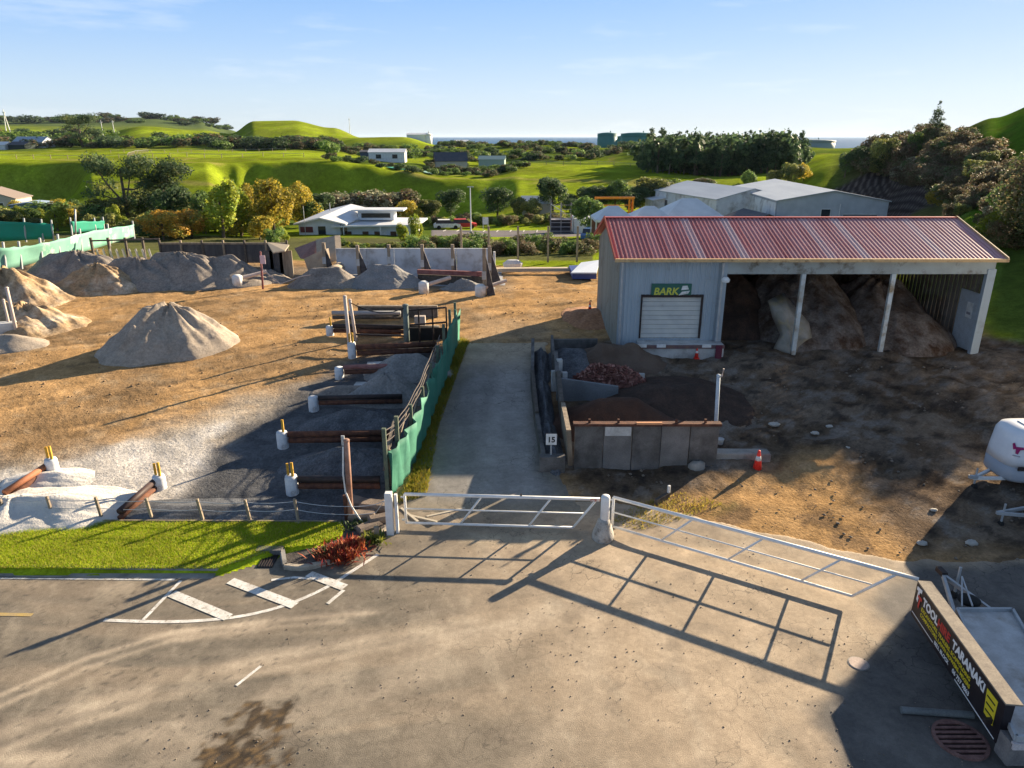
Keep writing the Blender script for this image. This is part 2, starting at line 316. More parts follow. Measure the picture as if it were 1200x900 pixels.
# ================================================================== GROUND
# each azimuth column c = 600 + 881*x/y : (distance y, wanted picture row) of the land
def Z(d, row): return float(Y(600, row, d).z)
def Wp(y): return float(np.interp(y, [0, 60, 68, 100, 150, 188, 4000], [0, 60, 92, 136, 166, 188, 4000]))
COLS = {
 -900: [(60, 306), (90, 250), (120, 215), (190, 190), (350, 176), (600, 160), (1000, 150), (1600, 140), (3000, 150)],
 0:   [(60, 306), (90, 258), (128, 236), (178, 234), (187, 191), (230, 186), (350, 177), (600, 164), (1000, 152), (1600, 139), (3000, 150)],
 60:  [(60, 306), (90, 258), (128, 236), (178, 236), (188, 190), (230, 186), (350, 177), (600, 163), (1000, 152), (1600, 138), (3000, 150)],
 100: [(60, 306), (90, 258), (110, 246), (150, 215), (190, 190), (230, 186), (350, 177), (600, 163), (1000, 152), (1600, 139), (3000, 150)],
 170: [(60, 306), (85, 264), (105, 250), (150, 212), (190, 190), (230, 184), (350, 176), (480, 165), (560, 150), (640, 147), (800, 160), (1600, 138), (3000, 150)],
 235: [(60, 306), (85, 264), (105, 250), (150, 212), (190, 190), (230, 184), (350, 176), (480, 165), (560, 154), (640, 152), (800, 160), (1600, 142), (3000, 155)],
 270: [(60, 306), (80, 270), (110, 252), (150, 234), (180, 226), (190, 193), (230, 184), (350, 176), (500, 168), (560, 158), (640, 156), (800, 163), (1600, 152), (3000, 160)],
 300: [(60, 306), (80, 270), (110, 255), (150, 258), (184, 260), (192, 191), (230, 184), (350, 177), (470, 168), (520, 150), (600, 141.5), (700, 150), (1600, 165), (3000, 170)],
 345: [(60, 306), (80, 270), (110, 257), (150, 268), (186, 268), (194, 190), (230, 184), (350, 177), (470, 168), (520, 150), (600, 141), (700, 150), (1600, 167), (3000, 170)],
 390: [(60, 306), (80, 270), (110, 257), (150, 268), (186, 266), (194, 192), (230, 186), (350, 178), (470, 169), (520, 158), (600, 150), (700, 158), (1600, 168), (3000, 180)],
 425: [(60, 306), (80, 270), (110, 257), (150, 268), (187, 264), (195, 196), (230, 188), (350, 182), (430, 172), (480, 162), (600, 162), (700, 166), (1600, 170), (3000, 180)],
 470: [(60, 306), (80, 272), (110, 257), (150, 268), (187, 266), (196, 204), (230, 192), (350, 184), (430, 172), (480, 161), (600, 162), (800, 168), (1600, 180), (3000, 180)],
 520: [(60, 306), (80, 272), (110, 256), (150, 262), (172, 256), (194, 212), (230, 198), (350, 182), (430, 174), (500, 171), (600, 172), (800, 176), (1600, 180), (3000, 180)],
 570: [(60, 306), (80, 273), (110, 254), (150, 250), (172, 242), (194, 212), (230, 200), (300, 190), (400, 172), (500, 173), (800, 178), (1600, 180), (3000, 180)],
 610: [(60, 306), (80, 273), (110, 250), (140, 232), (180, 214), (220, 198), (250, 192), (300, 189), (400, 171), (500, 173), (800, 178), (1600, 180), (3000, 180)],
 700: [(60, 306), (80, 273), (110, 247), (140, 228), (180, 210), (220, 196), (250, 193), (300, 190), (400, 174), (500, 176), (800, 179), (1600, 180), (3000, 180)],
 770: [(60, 306), (80, 273), (110, 246), (140, 226), (180, 207), (210, 199), (235, 200), (270, 190), (320, 178), (500, 168), (800, 178), (1600, 180), (3000, 180)],
 850: [(60, 306), (80, 274), (110, 248), (140, 226), (170, 210), (200, 208), (225, 206), (260, 186), (300, 172), (500, 168), (800, 178), (1600, 180), (3000, 180)],
 920: [(60, 306), (80, 274), (110, 248), (135, 222), (150, 212), (190, 206), (250, 188), (320, 178), (500, 170), (800, 174), (1600, 180), (3000, 180)],
 980: [(60, 306), (80, 274), (95, 250), (118, 214), (135, 196), (160, 190), (250, 180), (500, 174), (800, 175), (1600, 180), (3000, 180)],
 1040:[(45, 355), (60, 306), (76, 272), (95, 236), (110, 196), (125, 180), (150, 172), (250, 176), (500, 174), (800, 175), (1600, 180), (3000, 180)],
 1110:[(40, 383), (50, 330), (60, 290), (75, 240), (90, 190), (105, 156), (120, 156), (160, 170), (300, 176), (800, 175), (3000, 180)],
 1160:[(36, 400), (42, 368), (50, 310), (60, 262), (75, 205), (90, 155), (104, 137), (120, 140), (160, 160), (300, 176), (800, 175), (3000, 180)],
 1215:[(34, 410), (40, 368), (50, 290), (60, 236), (75, 178), (88, 132), (102, 118), (120, 124), (160, 150), (300, 172), (800, 175), (3000, 180)],
 1300:[(36, 395), (42, 330), (50, 260), (60, 195), (72, 135), (90, 95), (110, 90), (160, 130), (300, 165), (800, 175), (3000, 180)],
 1380:[(30, 440), (36, 330), (42, 240), (48, 185), (56, 150), (75, 100), (100, 100), (160, 130), (300, 165), (800, 175), (3000, 180)],
 1450:[(28, 480), (34, 330), (40, 230), (46, 170), (54, 130), (75, 90), (100, 90), (160, 130), (300, 165), (800, 175), (3000, 180)],
 1600:[(26, 520), (32, 360), (38, 230), (46, 170), (54, 140), (75, 100), (100, 100), (160, 130), (300, 165), (800, 175), (3000, 180)],
 2200:[(24, 560), (32, 380), (40, 250), (50, 190), (60, 170), (100, 120), (160, 130), (300, 165), (800, 175), (3000, 180)],
 6000:[(22, 600), (30, 420), (40, 300), (60, 220), (100, 180), (300, 165), (3000, 180)],
}
CK = sorted(COLS)
LOGD = np.linspace(math.log(4), math.log(4000), 900)
TAB = []
for c in CK:
    pts = COLS[c]; d0 = pts[0][0]
    ds = [1, 17.5, 22] + [d for d in (33, 45) if d < d0]; zs = [G(d) for d in ds]
    if d0 <= 22: ds = [1, 17.5]; zs = [0, 0]
    elif d0 < 33: pass
    for d, r in pts: ds.append(Wp(d)); zs.append(Z(Wp(d), r))
    col = np.interp(np.exp(LOGD), ds, zs)
    # soften the corners beyond the yard
    k = np.ones(5) / 5; sm = np.convolve(np.pad(col, 2, 'edge'), k, 'valid')
    wt = sst(20, 34, np.exp(LOGD)); TAB.append(col * (1 - wt) + sm * wt)
TAB = np.array(TAB)
def land(X, Yv):
    X = np.asarray(X, float); Yv = np.asarray(Yv, float)
    yy = np.maximum(Yv, 4.01); c = np.clip(600 + 881 * X / yy, CK[0] + 1, CK[-1] - 1)
    ck = np.array(CK, float); i = np.clip(np.searchsorted(ck, c) - 1, 0, len(CK) - 2)
    t = (c - ck[i]) / (ck[i + 1] - ck[i]); t = t * t * (3 - 2 * t)
    lf = np.clip((np.log(yy) - LOGD[0]) / (LOGD[1] - LOGD[0]), 0, len(LOGD) - 1.001); j = lf.astype(int); f = lf - j
    z = (TAB[i, j] * (1 - f) + TAB[i, j + 1] * f) * (1 - t) + (TAB[i + 1, j] * (1 - f) + TAB[i + 1, j + 1] * f) * t
    # left and right of the near yard stay at yard level
    far = sst(75, 160, Yv)
    z = z + far * .9 * (fbm(X / 11, Yv / 11, 6, 3) - .5) * sst(700, 300, Yv) + far * 1.6 * (fbm(X / 45, Yv / 45, 5, 3) - .5) * sst(3, 40, np.abs(Yv - 0)) 
    z = z + sst(420, 1500, Yv) * 26 * (fbm(X / 260, Yv / 260, 9, 3) - .5) * sst(520, 100, c)
    return z
def L1(x, y): return float(land(np.array([x]), np.array([y]))[0])

# polar sheet, dense near the camera
r_ = np.exp(np.linspace(math.log(6.5), math.log(3400), 760))
a1 = np.linspace(-40, 40, 520); a_ = np.radians(np.concatenate([np.linspace(-75, -40.4, 60), a1, np.linspace(40.4, 75, 60)]))
Yg = np.repeat(r_[:, None], len(a_), 1); Xg = Yg * np.tan(a_)[None, :]
X = Xg.ravel(); Yv = Yg.ravel()
cc = 600 + 881 * X / Yv
Zg = land(X, Yv)
yard = sst(19.5, 22, Yv) * sst(68, 60, Yv) * sst(26, 22, X)
fine = sst(60, 30, Yv)
th = .35
u = X * math.cos(th) + Yv * math.sin(th); v = -X * math.sin(th) + Yv * math.cos(th)
wob = 2.5 * (fbm(X * .12, Yv * .12, 31, 2) - .5)
rut = .6 * fbm(u * .22, (v + wob) * 1.9, 33, 5) + .4 * fbm(u * .3 + 9, (v - .35 * u + wob) * 3.4, 34, 4); rut = .5 + (rut - .5) * 1.35
rough_g = fbm(X * 1.1, Yv * 1.1, 35, 5)
rightsoil = mask(X, Yv, [(700, 415), (700, 560), (850, 610), (1000, 620), (1090, 665), (1500, 700), (1500, 420), (1150, 400)], 1.2, .8)
Zg = Zg + yard * ((rut - .5) * .11 + (rough_g - .5) * .08) + rightsoil * sst(18.8, 22, Yv) * ((rough_g - .45) * .3 + (fbm(X * .35, Yv * .35, 37, 3) - .5) * .5) * sst(80, 40, Yv)
drive_px = [(505, 588), (660, 588), (650, 545), (640, 480), (638, 402), (552, 402), (520, 470), (500, 530), (478, 580)]
dr = mask(X, Yv, drive_px, .6, .1)
Zg = Zg * (1 - dr * .0) - dr * 0
base_flat = land(X, Yv)
Zg = Zg * (1 - dr) + (base_flat - .03) * dr
fore = sst(20.0, 19.2, Yv) * sst(60, 30, np.abs(X))
Zg = Zg * (1 - fore) + (base_flat - .03) * fore
# keep the ground below thin slabs near bins
# ---------------- colours
def mixc(c, m, col): return c * (1 - m[:, None]) + np.asarray(col)[None, :] * m[:, None]
n_big = fbm(X * .05, Yv * .05, 41, 4); n_mid = fbm(X * .3, Yv * .3, 42, 4); n_f = fbm(X * 1.7, Yv * 1.7, 43, 4)
n_far = fbm(X / 30, Yv / 30, 44, 5)
grass = np.array([.22, .285, .02])[None, :] * (0.45 + 1.1 * n_far)[:, None]
grass = mixc(grass, sst(.52, .62, fbm(X / 14, Yv / 9, 45, 4)) * .45, (.17, .19, .03))
C = grass.copy()
C = C * (.7 + .6 * fbm(X / 4, Yv / 4, 48, 4))[:, None]
trk = np.abs(fbm(X / 70, Yv / 50, 49, 3) - .5); C = mixc(C, sst(.012, .003, trk) * sst(110, 130, Yv) * .6, (.33, .28, .09))
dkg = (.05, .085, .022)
# rough ground under the tree belts
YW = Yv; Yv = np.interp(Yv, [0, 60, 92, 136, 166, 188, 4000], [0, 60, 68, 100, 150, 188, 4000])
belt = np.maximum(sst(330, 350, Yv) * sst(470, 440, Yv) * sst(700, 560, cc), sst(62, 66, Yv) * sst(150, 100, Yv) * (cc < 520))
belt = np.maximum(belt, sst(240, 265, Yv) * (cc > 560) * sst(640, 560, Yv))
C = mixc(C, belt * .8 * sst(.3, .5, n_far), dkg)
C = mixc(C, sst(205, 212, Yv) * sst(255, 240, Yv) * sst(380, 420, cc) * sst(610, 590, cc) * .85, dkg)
C = mixc(C, sst(900, 1300, Yv), (.1, .14, .05))
C = mixc(C, sst(900, 1300, Yv) * sst(.5, .56, fbm(X / 120, Yv / 90, 46, 3)), (.03, .05, .03))
hill = sst(960, 1010, cc) * sst(55, 62, Yv) * sst(300, 200, Yv)
C = mixc(C, hill, (.075, .15, .012)); C = mixc(C, hill * sst(.45, .6, n_mid) * .6, (.11, .15, .02)); C = mixc(C, hill * sst(1170, 1120, cc) * .7, (.1, .08, .045))
bank = sst(925, 950, cc) * sst(1125, 1095, cc) * sst(70, 76, Yv) * sst(113, 108, Yv)
row = .5 + .5 * np.sin((X * .94 - Yv * .34) * 2 * math.pi / 1.25)
C = mixc(C, bank, (.045, .035, .032)); C = mixc(C, bank * sst(.7, .95, row) * .85, (.17, .145, .13))
Yv = YW
# yard
yardm = mask(X, Yv, [(-900, 600), (-900, 380), (-60, 330), (110, 290), (330, 296), (600, 306), (700, 310), (720, 330), (1120, 345), (1165, 398), (1500, 470), (1700, 700), (-900, 700)], .8, .5)
dirt = np.array([.44, .27, .125])[None, :] * (.72 + .56 * rut)[:, None]
dirt = mixc(dirt, sst(.5, .68, n_mid) * .55, (.2, .14, .085)); dirt = mixc(dirt, sst(.55, .75, n_f) * .35, (.42, .33, .22))
dirt = mixc(dirt, sst(.42, .3, rut) * .6, (.15, .105, .065))
C = C * (1 - yardm[:, None]) + dirt * yardm[:, None]
# dusty grey zones
C = mixc(C, mask(X, Yv, [(-300, 570), (-300, 540), (60, 545), (200, 500), (330, 455), (410, 440), (450, 610), (-300, 640)], 1.6, 1.2) * .85, (.43, .385, .32))
C = mixc(C, mask(X, Yv, [(205, 560), (240, 525), (330, 470), (400, 425), (470, 400), (530, 410), (480, 520), (452, 612), (190, 612), (200, 590)], .9, .6) * .95, (.1, .105, .115))
C = mixc(C, mask(X, Yv, [(200, 578), (330, 572), (450, 590), (450, 612), (180, 612)], .3, .3) * .7, (.08, .085, .095))
C = mixc(C, mask(X, Yv, [(-60, 565), (60, 545), (150, 520), (262, 500), (238, 545), (205, 600), (180, 614), (-60, 614)], .5, .7) * .85, (.62, .58, .53))
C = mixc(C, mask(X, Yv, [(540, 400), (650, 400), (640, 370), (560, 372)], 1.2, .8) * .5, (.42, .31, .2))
C = mixc(C, mask(X, Yv, [(120, 325), (330, 325), (600, 345), (600, 320), (330, 305), (110, 300)], 1, .6) * .6, (.19, .17, .145))
# dark composty soil by the shed
soil = np.array([.135, .098, .068])[None, :] * (.6 + .8 * n_mid)[:, None]
soil = mixc(soil, sst(.5, .62, rough_g) * .7, (.17, .135, .105)); soil = mixc(soil, sst(.58, .66, n_f) * .5, (.24, .22, .2)); soil = mixc(soil, sst(.62, .7, fbm(X * .6, Yv * 1.4, 51, 4)) * .8, (.2, .155, .115))
soil = mixc(soil, sst(.42, .3, n_f) * .7, (.035, .03, .028))
rs = mask(X, Yv, [(650, 400), (640, 560), (700, 585), (850, 600), (900, 570), (970, 530), (1010, 590), (1060, 640), (1500, 660), (1500, 420), (1140, 390)], 1.0, .7)  # mask edge follows the cast shadows, so their shade is in the colour
C = C * (1 - rs[:, None]) + soil * rs[:, None]
C = mixc(C, mask(X, Yv, [(760, 590), (850, 570), (950, 540), (1010, 600), (1080, 660), (960, 650), (720, 610)], .7, .5) * .9, (.42, .26, .12))  # sunlit gap between the shadows painted as brighter orange mulch
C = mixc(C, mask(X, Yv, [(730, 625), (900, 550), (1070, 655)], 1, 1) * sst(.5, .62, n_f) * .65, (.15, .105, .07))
C = mixc(C, mask(X, Yv, [(720, 605), (800, 585), (850, 590), (760, 625)], .5, .5) * .5 * sst(.45, .6, n_f), (.2, .19, .04))
# yellow-green weeds beside the drive
C = mixc(C, mask(X, Yv, [(462, 590), (500, 580), (512, 500), (548, 400), (538, 398), (505, 480), (478, 560)], .3, .3) * .85 * sst(.3, .5, n_f), (.24, .21, .03))
C = mixc(C, mask(X, Yv, [(612, 500), (624, 500), (626, 440), (617, 440)], .3, .2) * .7, (.14, .16, .03))
# rough grass by the shed
C = mixc(C, mask(X, Yv, [(1150, 330), (1160, 385), (1210, 400), (1400, 430), (1400, 300), (1160, 290)], .8, .6), (.11, .17, .03))
# under hedge behind the yard
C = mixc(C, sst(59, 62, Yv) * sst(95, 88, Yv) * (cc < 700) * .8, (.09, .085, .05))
# far orange bank
C = mixc(C, mask(X, Yv, [(70, 290), (110, 300), (120, 280), (80, 272)], .8, .5), (.4, .26, .1))
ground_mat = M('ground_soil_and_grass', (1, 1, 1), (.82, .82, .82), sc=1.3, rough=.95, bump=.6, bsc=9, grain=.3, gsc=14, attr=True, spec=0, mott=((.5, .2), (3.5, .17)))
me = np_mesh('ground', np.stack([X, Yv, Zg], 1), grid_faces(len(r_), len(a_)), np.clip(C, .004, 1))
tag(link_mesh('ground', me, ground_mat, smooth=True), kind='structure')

# ---------------- sheets laid on the ground: draped grid that sinks outside its outline
def sheet(name, px_poly, step, colfn, mat, lift=.012, jit=.0, edge=.12, world=None):
    poly = world or wpoly(px_poly); xs = [p[0] for p in poly]; ys = [p[1] for p in poly]
    gx = np.arange(min(xs) - .5, max(xs) + .5, step); gy = np.arange(min(ys) - .5, max(ys) + .5, step)
    A, B = np.meshgrid(gx, gy); sh = A.shape; A = A.ravel(); B = B.ravel()
    d = sdist(A, B, poly) + jit * (fbm(A * 1.3, B * 1.3, 61, 4) - .5)
    z = land(A, B) + lift - .14 * sst(0, -edge * 2.5, d)
    Fc = grid_faces(*sh); keep = (d[Fc] > -edge * 3).any(1); Fc = Fc[keep]
    used = np.unique(Fc); rem = np.full(len(A), -1); rem[used] = np.arange(len(used)); Fc = rem[Fc]
    me = np_mesh(name, np.stack([A, B, z], 1)[used], Fc, np.clip(colfn(A, B, d), .004, 1)[used])
    return tag(link_mesh(name, me, mat, smooth=True), kind='structure')
asphalt_mat = M('worn_asphalt', (1, 1, 1), (.88, .88, .88), sc=1.5, rough=.8, bump=.25, bsc=45, grain=.2, gsc=60, attr=True, spec=.15, mott=((.9, .13), (7, .11)), cracks=1.7)
def col_drive(A, B, d):
    c = np.array([.235, .22, .205])[None, :] * (.85 + .3 * fbm(A * 3, B * .35, 71, 4))[:, None]
    tr = np.exp(-((A - (-.75) - .04 * (B - 20)) / .5) ** 2) + np.exp(-((A - (.45) + .0 * (B - 20)) / .45) ** 2)
    c = mixc(c, tr * .6, (.38, .355, .33)); c = mixc(c, sst(.9, .1, d + .6 * (fbm(A, B, 72, 4) - .5)) * .6, (.2, .17, .12))
    c = mixc(c, sst(29, 34, B + 3 * (fbm(A * .5, B * .5, 73, 3) - .5)) * .8, (.46, .36, .24))
    c = mixc(c, sst(20.6, 19.4, B) * .5, (.3, .25, .18)); return c
sheet('driveway', drive_px[:0] + [(470, 600), (680, 600), (655, 560), (650, 545), (640, 480), (638, 402), (552, 402), (520, 470), (500, 530), (485, 575)], .12, col_drive, asphalt_mat, lift=.012, jit=.35)
def col_fore(A, B, d):
    n1 = fbm(A * .35, B * .35, 81, 5); n2 = fbm(A * 1.6, B * 1.6, 82, 5); n3 = fbm(A * 6, B * 6, 83, 3)
    c = np.array([.4, .315, .225])[None, :] * (.62 + .34 * n1 + .22 * n2 + .1 * n3)[:, None]
    R = np.hypot(A + 8, B - 38); an = np.arctan2(A + 8, 38 - B)                        # tyre sweeps: arcs round a far centre
    s = fbm(R * 1.25, an * 3.2, 84, 5); s2 = fbm(R * 4.5, an * 2.5, 85, 3)
    grey = sst(3.5, -4.5, A + .45 * (B - 14) + 3 * (n1 - .5))
    c = mixc(c, np.maximum(grey * (.55 + .35 * sst(.68, .48, s)), 0), (.155, .138, .112)); c = mixc(c, grey * sst(.56, .66, s2) * .12, (.4, .34, .26))
    c = mixc(c, grey * sst(15.2, 17, B) * .35, (.17, .155, .13))
    for ln_, wd_, am_ in (([(-120, 850), (0, 815), (100, 772), (200, 742), (300, 730), (385, 722), (470, 716)], .1, .5), ([(-120, 866), (0, 828), (100, 784), (200, 751), (300, 737), (400, 728)], .09, .4),
                          ([(-100, 900), (0, 860), (100, 828), (200, 800), (300, 774), (450, 747), (560, 728)], .22, .45), ([(-60, 905), (60, 858), (180, 822), (300, 790), (430, 764), (600, 730)], .12, .4),
                          ([(-50, 930), (150, 868), (300, 818), (480, 772), (640, 716)], .3, .3), ([(0, 960), (200, 880), (400, 822), (560, 770), (690, 690)], .35, .25), ([(-40, 893), (20, 889), (75, 886)], .16, .55),
                          ([(620, 900), (680, 820), (700, 760), (690, 700)], .3, .2), ([(830, 900), (800, 800), (760, 720), (730, 660)], .3, .2), ([(560, 640), (640, 700), (700, 800), (720, 900)], .25, .15)):
        dl = pdist(A, B, [tuple(P(*q_, 0))[:2] for q_ in ln_]) + .12 * (fbm(A * 1.5, B * 1.5, 93, 3) - .5)
        c = mixc(c, np.exp(-(dl / wd_) ** 2) * min(.85, am_ * 1.45) * sst(.2, .5, fbm(A * .7, B * .7, 94, 4)), (.5, .415, .315))
    # dark, oily and patched spots
    c = mixc(c, sst(.58, .68, fbm(A * .9, B * 1.3, 86, 5)) * .35, (.17, .14, .11))
    pot = np.maximum(mask(A, B, [(262, 850), (300, 826), (345, 830), (330, 850), (280, 862)], .12, .5, 5), mask(A, B, [(232, 890), (262, 862), (320, 868), (330, 890), (270, 915)], .12, .5, 5))
    c = mixc(c, pot * .9, (.06, .042, .027)); c = mixc(c, pot * sst(.52, .6, fbm(A * 14, B * 14, 97, 3)) * .7, (.19, .125, .06)); c = mixc(c, pot * sst(.5, .4, fbm(A * 11, B * 11, 98, 3)) * .6, (.02, .018, .015))
    cr = np.abs(fbm(A * 2.2, B * 2.2, 87, 4) - .5); c = mixc(c, sst(.012, .002, cr) * .6 * sst(1, -3, A + 2), (.09, .08, .07))
    sk = sst(.6, .72, fbm(A * 2.6 + B * 1.2, B * .9 - A * .5, 88, 4)); c = mixc(c, sk * .22, (.45, .39, .3))
    # fresh dark asphalt around the trailer; outline paints a cast shadow into the colour
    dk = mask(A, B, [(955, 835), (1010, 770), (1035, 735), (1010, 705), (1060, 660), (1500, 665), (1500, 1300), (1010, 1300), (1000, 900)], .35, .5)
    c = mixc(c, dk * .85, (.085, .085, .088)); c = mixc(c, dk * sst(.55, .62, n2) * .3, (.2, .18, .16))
    c = mixc(c, mask(A, B, [(560, 625), (650, 625), (670, 635), (600, 640), (540, 634)], .2, .2) * .6, (.48, .39, .27))
    return c
fore_w = [(-34, 7.2), (17, 7.2), (17.5, 17.0), (12.5, 16.6), (10.2, 16.9), (8.4, 17.8), (5.6, 18.9), (3.3, 19.8), (-3.4, 19.7), (-4.3, 18.8), (-6, 17.15), (-7.5, 16.4), (-34, 16.2)]
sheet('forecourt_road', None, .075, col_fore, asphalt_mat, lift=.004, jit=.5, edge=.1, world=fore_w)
# a shallow layer of dust along the right edge already belongs to the ground

# ---------------- sea
m = M('sea_water', (.035, .12, .25), (.03, .1, .22), sc=.01, rough=.9, spec=.02, grain=.1, gsc=.02, bump=0)
xs = np.linspace(-22000, 22000, 24); ys = np.concatenate([[500, 900], np.linspace(1500, 40000, 20)]); A, B = np.meshgrid(xs, ys)
tag(link_mesh('sea', np_mesh('sea', np.stack([A.ravel(), B.ravel(), np.full(A.size, -24.)], 1), grid_faces(*A.shape)), m), kind='structure')

# ---------------- painted road lines, 4 mm above the asphalt
paint = M('road_paint', (.7, .69, .66), (.5, .48, .44), sc=3, rough=.8, grain=.2, gsc=20, dirt=(.3, .26, .21), dsc=9, dlo=.56, dhi=.64)
ypaint = M('faded_yellow_paint', (.42, .3, .1), (.36, .27, .14), sc=3, rough=.8, grain=.2)
def ribbon(mb, pts, wd, z=.013):
    pts = [Vector((p[0], p[1], 0)) for p in pts]
    L_, R_ = [], []
    for i, p in enumerate(pts):
        d = (pts[min(i + 1, len(pts) - 1)] - pts[max(0, i - 1)]).normalized(); n = Vector((-d.y, d.x, 0)) * wd / 2
        L_.append(p + n + Vector((0, 0, z))); R_.append(p - n + Vector((0, 0, z)))
    for i in range(len(pts) - 1): mb.quad(R_[i], R_[i + 1], L_[i + 1], L_[i])
def pxs(l): return [P(a, b, 0) for a, b in l]
def smooth(pts, n=6):
    out = []; q = [pts[0]] + list(pts) + [pts[-1]]
    for i in range(1, len(q) - 2):
        for k in range(n):
            t = k / n; a, b, c, d = q[i - 1], q[i], q[i + 1], q[i + 2]
            out.append(.5 * ((2 * b) + (c - a) * t + (2 * a - 5 * b + 4 * c - d) * t * t + (3 * b - a - 3 * c + d) * t ** 3))
    return out + [pts[-1]]
mb = MB()
ribbon(mb, smooth(pxs([(122, 727), (200, 729), (272, 724), (330, 711), (380, 690), (412, 670), (443, 650)])), .11, .012)
ribbon(mb, pxs([(-300, 677), (0, 677.5), (205, 679.5)]), .09, .012)
ribbon(mb, pxs([(318, 680), (345, 677), (385, 680)]), .09, .012)
tag(mb.build('road_marking', paint), kind='structure')
mb = MB()
for a, b, wd in (((201, 696), (268, 724), .27), ((270, 681), (346, 710), .27), ((362, 673), (404, 689), .27), ((212, 681), (168, 727), .09), ((403, 692), (384, 708), .1), ((306, 781), (277, 804), .07)):
    ribbon(mb, pxs([a, b]), wd, .017)
tag(mb.build('road_marking', paint), kind='structure')
mb = MB(); ribbon(mb, pxs([(-60, 719), (38, 721)]), .12, .012); tag(mb.build('road_marking', ypaint), kind='structure')

# ---------------- kerb and verge
kerb_pts = [P(-400, 668, 0), P(0, 668, 0), P(255, 669.5, 0), P(290, 658, 0), P(328, 645, 0)]
def kerb(name, pts, wd=.14, ht=.13, mat=pale_concrete):
    mb = MB(); prof = [(-wd / 2, -.02), (-wd / 2, ht - .03), (-wd / 2 + .03, ht), (wd / 2, ht), (wd / 2, -.02)]
    vs = []
    for i, p in enumerate(pts):
        d = (pts[min(i + 1, len(pts) - 1)] - pts[max(0, i - 1)]).normalized(); n = Vector((-d.y, d.x, 0))
        vs += [Vector((p.x, p.y, p.z)) + n * a + Vector((0, 0, b)) for a, b in prof]
    k = len(prof); fs = [(i * k + j, i * k + (j + 1) % k, (i + 1) * k + (j + 1) % k, (i + 1) * k + j) for i in range(len(pts) - 1) for j in range(k)]
    fs += [tuple(range(k)), tuple(range((len(pts) - 1) * k, len(pts) * k))[::-1]]
    mb.add(vs, fs); return tag(mb.build(name, mat), kind='structure')
kerb('kerb', kerb_pts, mat=concrete)
kerb('kerb', smooth([P(334, 666, 0), P(360, 667, 0), P(402, 655, 0), P(432, 637, 0), P(455, 622, 0)], 4), mat=M('kerb_light', (.42, .36, .28), (.32, .27, .21), rough=.9, bump=.2))
kerb('kerb', [P(331, 648, 0), P(334, 666, 0)], mat=concrete)
# channel of darker concrete in front of the kerb
mb = MB(); ribbon(mb, [p + Vector((0, -.22, 0)) for p in kerb_pts[:3]], .28, .012); tag(mb.build('gutter_channel', concrete), kind='structure')
verge_px = [(-420, 667), (-420, 611), (400, 613), (404, 622), (398, 630), (368, 640), (328, 644), (290, 656.5), (255, 667.5)]
vp = [tuple(P(a, b, .1))[:2] for a, b in verge_px]
xs = np.arange(-24, -4.3, .15); ys = np.arange(16, 19.6, .1); A, B = np.meshgrid(xs, ys); sh = A.shape; A = A.ravel(); B = B.ravel(); d = sdist(A, B, vp)
Fc = grid_faces(*sh); Fc = Fc[(d[Fc] > -.12).any(1)]
me = np_mesh('grass_verge', np.stack([A, B, np.where(d > -.02, .11, .0) + .02 * fbm(A, B, 91)], 1), Fc, np.tile([.32, .4, .02], (len(A), 1)) * (.8 + .4 * fbm(A * 2, B * 2, 92))[:, None])
tag(link_mesh('grass_verge', me, ground_mat, smooth=True), kind='structure')
# blades
def blades(name, poly, n, h, wd, cols, seed, zfn, label, lean=.5, mat=None):
    rg = np.random.default_rng(seed); xs_ = [p[0] for p in poly]; ys_ = [p[1] for p in poly]
    x = rg.uniform(min(xs_), max(xs_), n * 2); y = rg.uniform(min(ys_), max(ys_), n * 2); k = sdist(x, y, poly) > 0
    x = x[k][:n]; y = y[k][:n]; n = len(x); a = rg.uniform(0, 6.28, n); hh = h * rg.uniform(.5, 1.3, n) * (.6 + .8 * fbm(x * 1.5, y * 1.5, seed))
    z = zfn(x, y); lx = rg.normal(0, lean, n) * hh; ly = rg.normal(0, lean, n) * hh
    dx = np.cos(a) * wd / 2; dy = np.sin(a) * wd / 2
    V = np.stack([np.stack([x - dx, y - dy, z], 1), np.stack([x + dx, y + dy, z], 1), np.stack([x + lx, y + ly, z + hh], 1)], 1).reshape(-1, 3)
    cs = np.array(cols)[rg.integers(0, len(cols), n)] * (.7 + .6 * fbm(x * .8, y * 1.6, seed + 1))[:, None]
    me = np_mesh(name, V, np.arange(n * 3).reshape(-1, 3), np.repeat(cs, 3, 0))
    return tag(link_mesh(name, me, mat), label, 'grass', kind='stuff')
gm = leaf_mat('grass_blades', (1, 1, 1), .5)
near_v = [p for p in vp]; near_v[0] = (-17, near_v[0][1]); near_v[1] = (-17, near_v[1][1])
blades('grass', near_v, 120000, .06, .018, [(.36, .47, .015), (.44, .52, .02), (.27, .39, .015), (.5, .5, .06), (.2, .28, .02), (.46, .38, .1)], 5, lambda x, y: np.full(x.shape, .12), 'bright mown green grass growing on the roadside verge', mat=gm)
wd_ = wpoly([(468, 590), (500, 582), (514, 500), (550, 400), (540, 398), (508, 480), (480, 560)])
blades('weeds', wd_, 9000, .16, .03, [(.3, .26, .03), (.2, .22, .03), (.36, .27, .04)], 6, land, 'yellow green weeds along the foot of the green cloth fence', mat=gm)
wd_ = wpoly([(715, 612), (745, 592), (800, 578), (850, 590), (790, 612), (750, 622)])
blades('weeds', wd_, 1300, .09, .025, [(.34, .27, .03), (.22, .22, .03), (.3, .22, .05)], 7, land, 'low yellow weeds on the dirt behind the right hand gate', mat=gm)
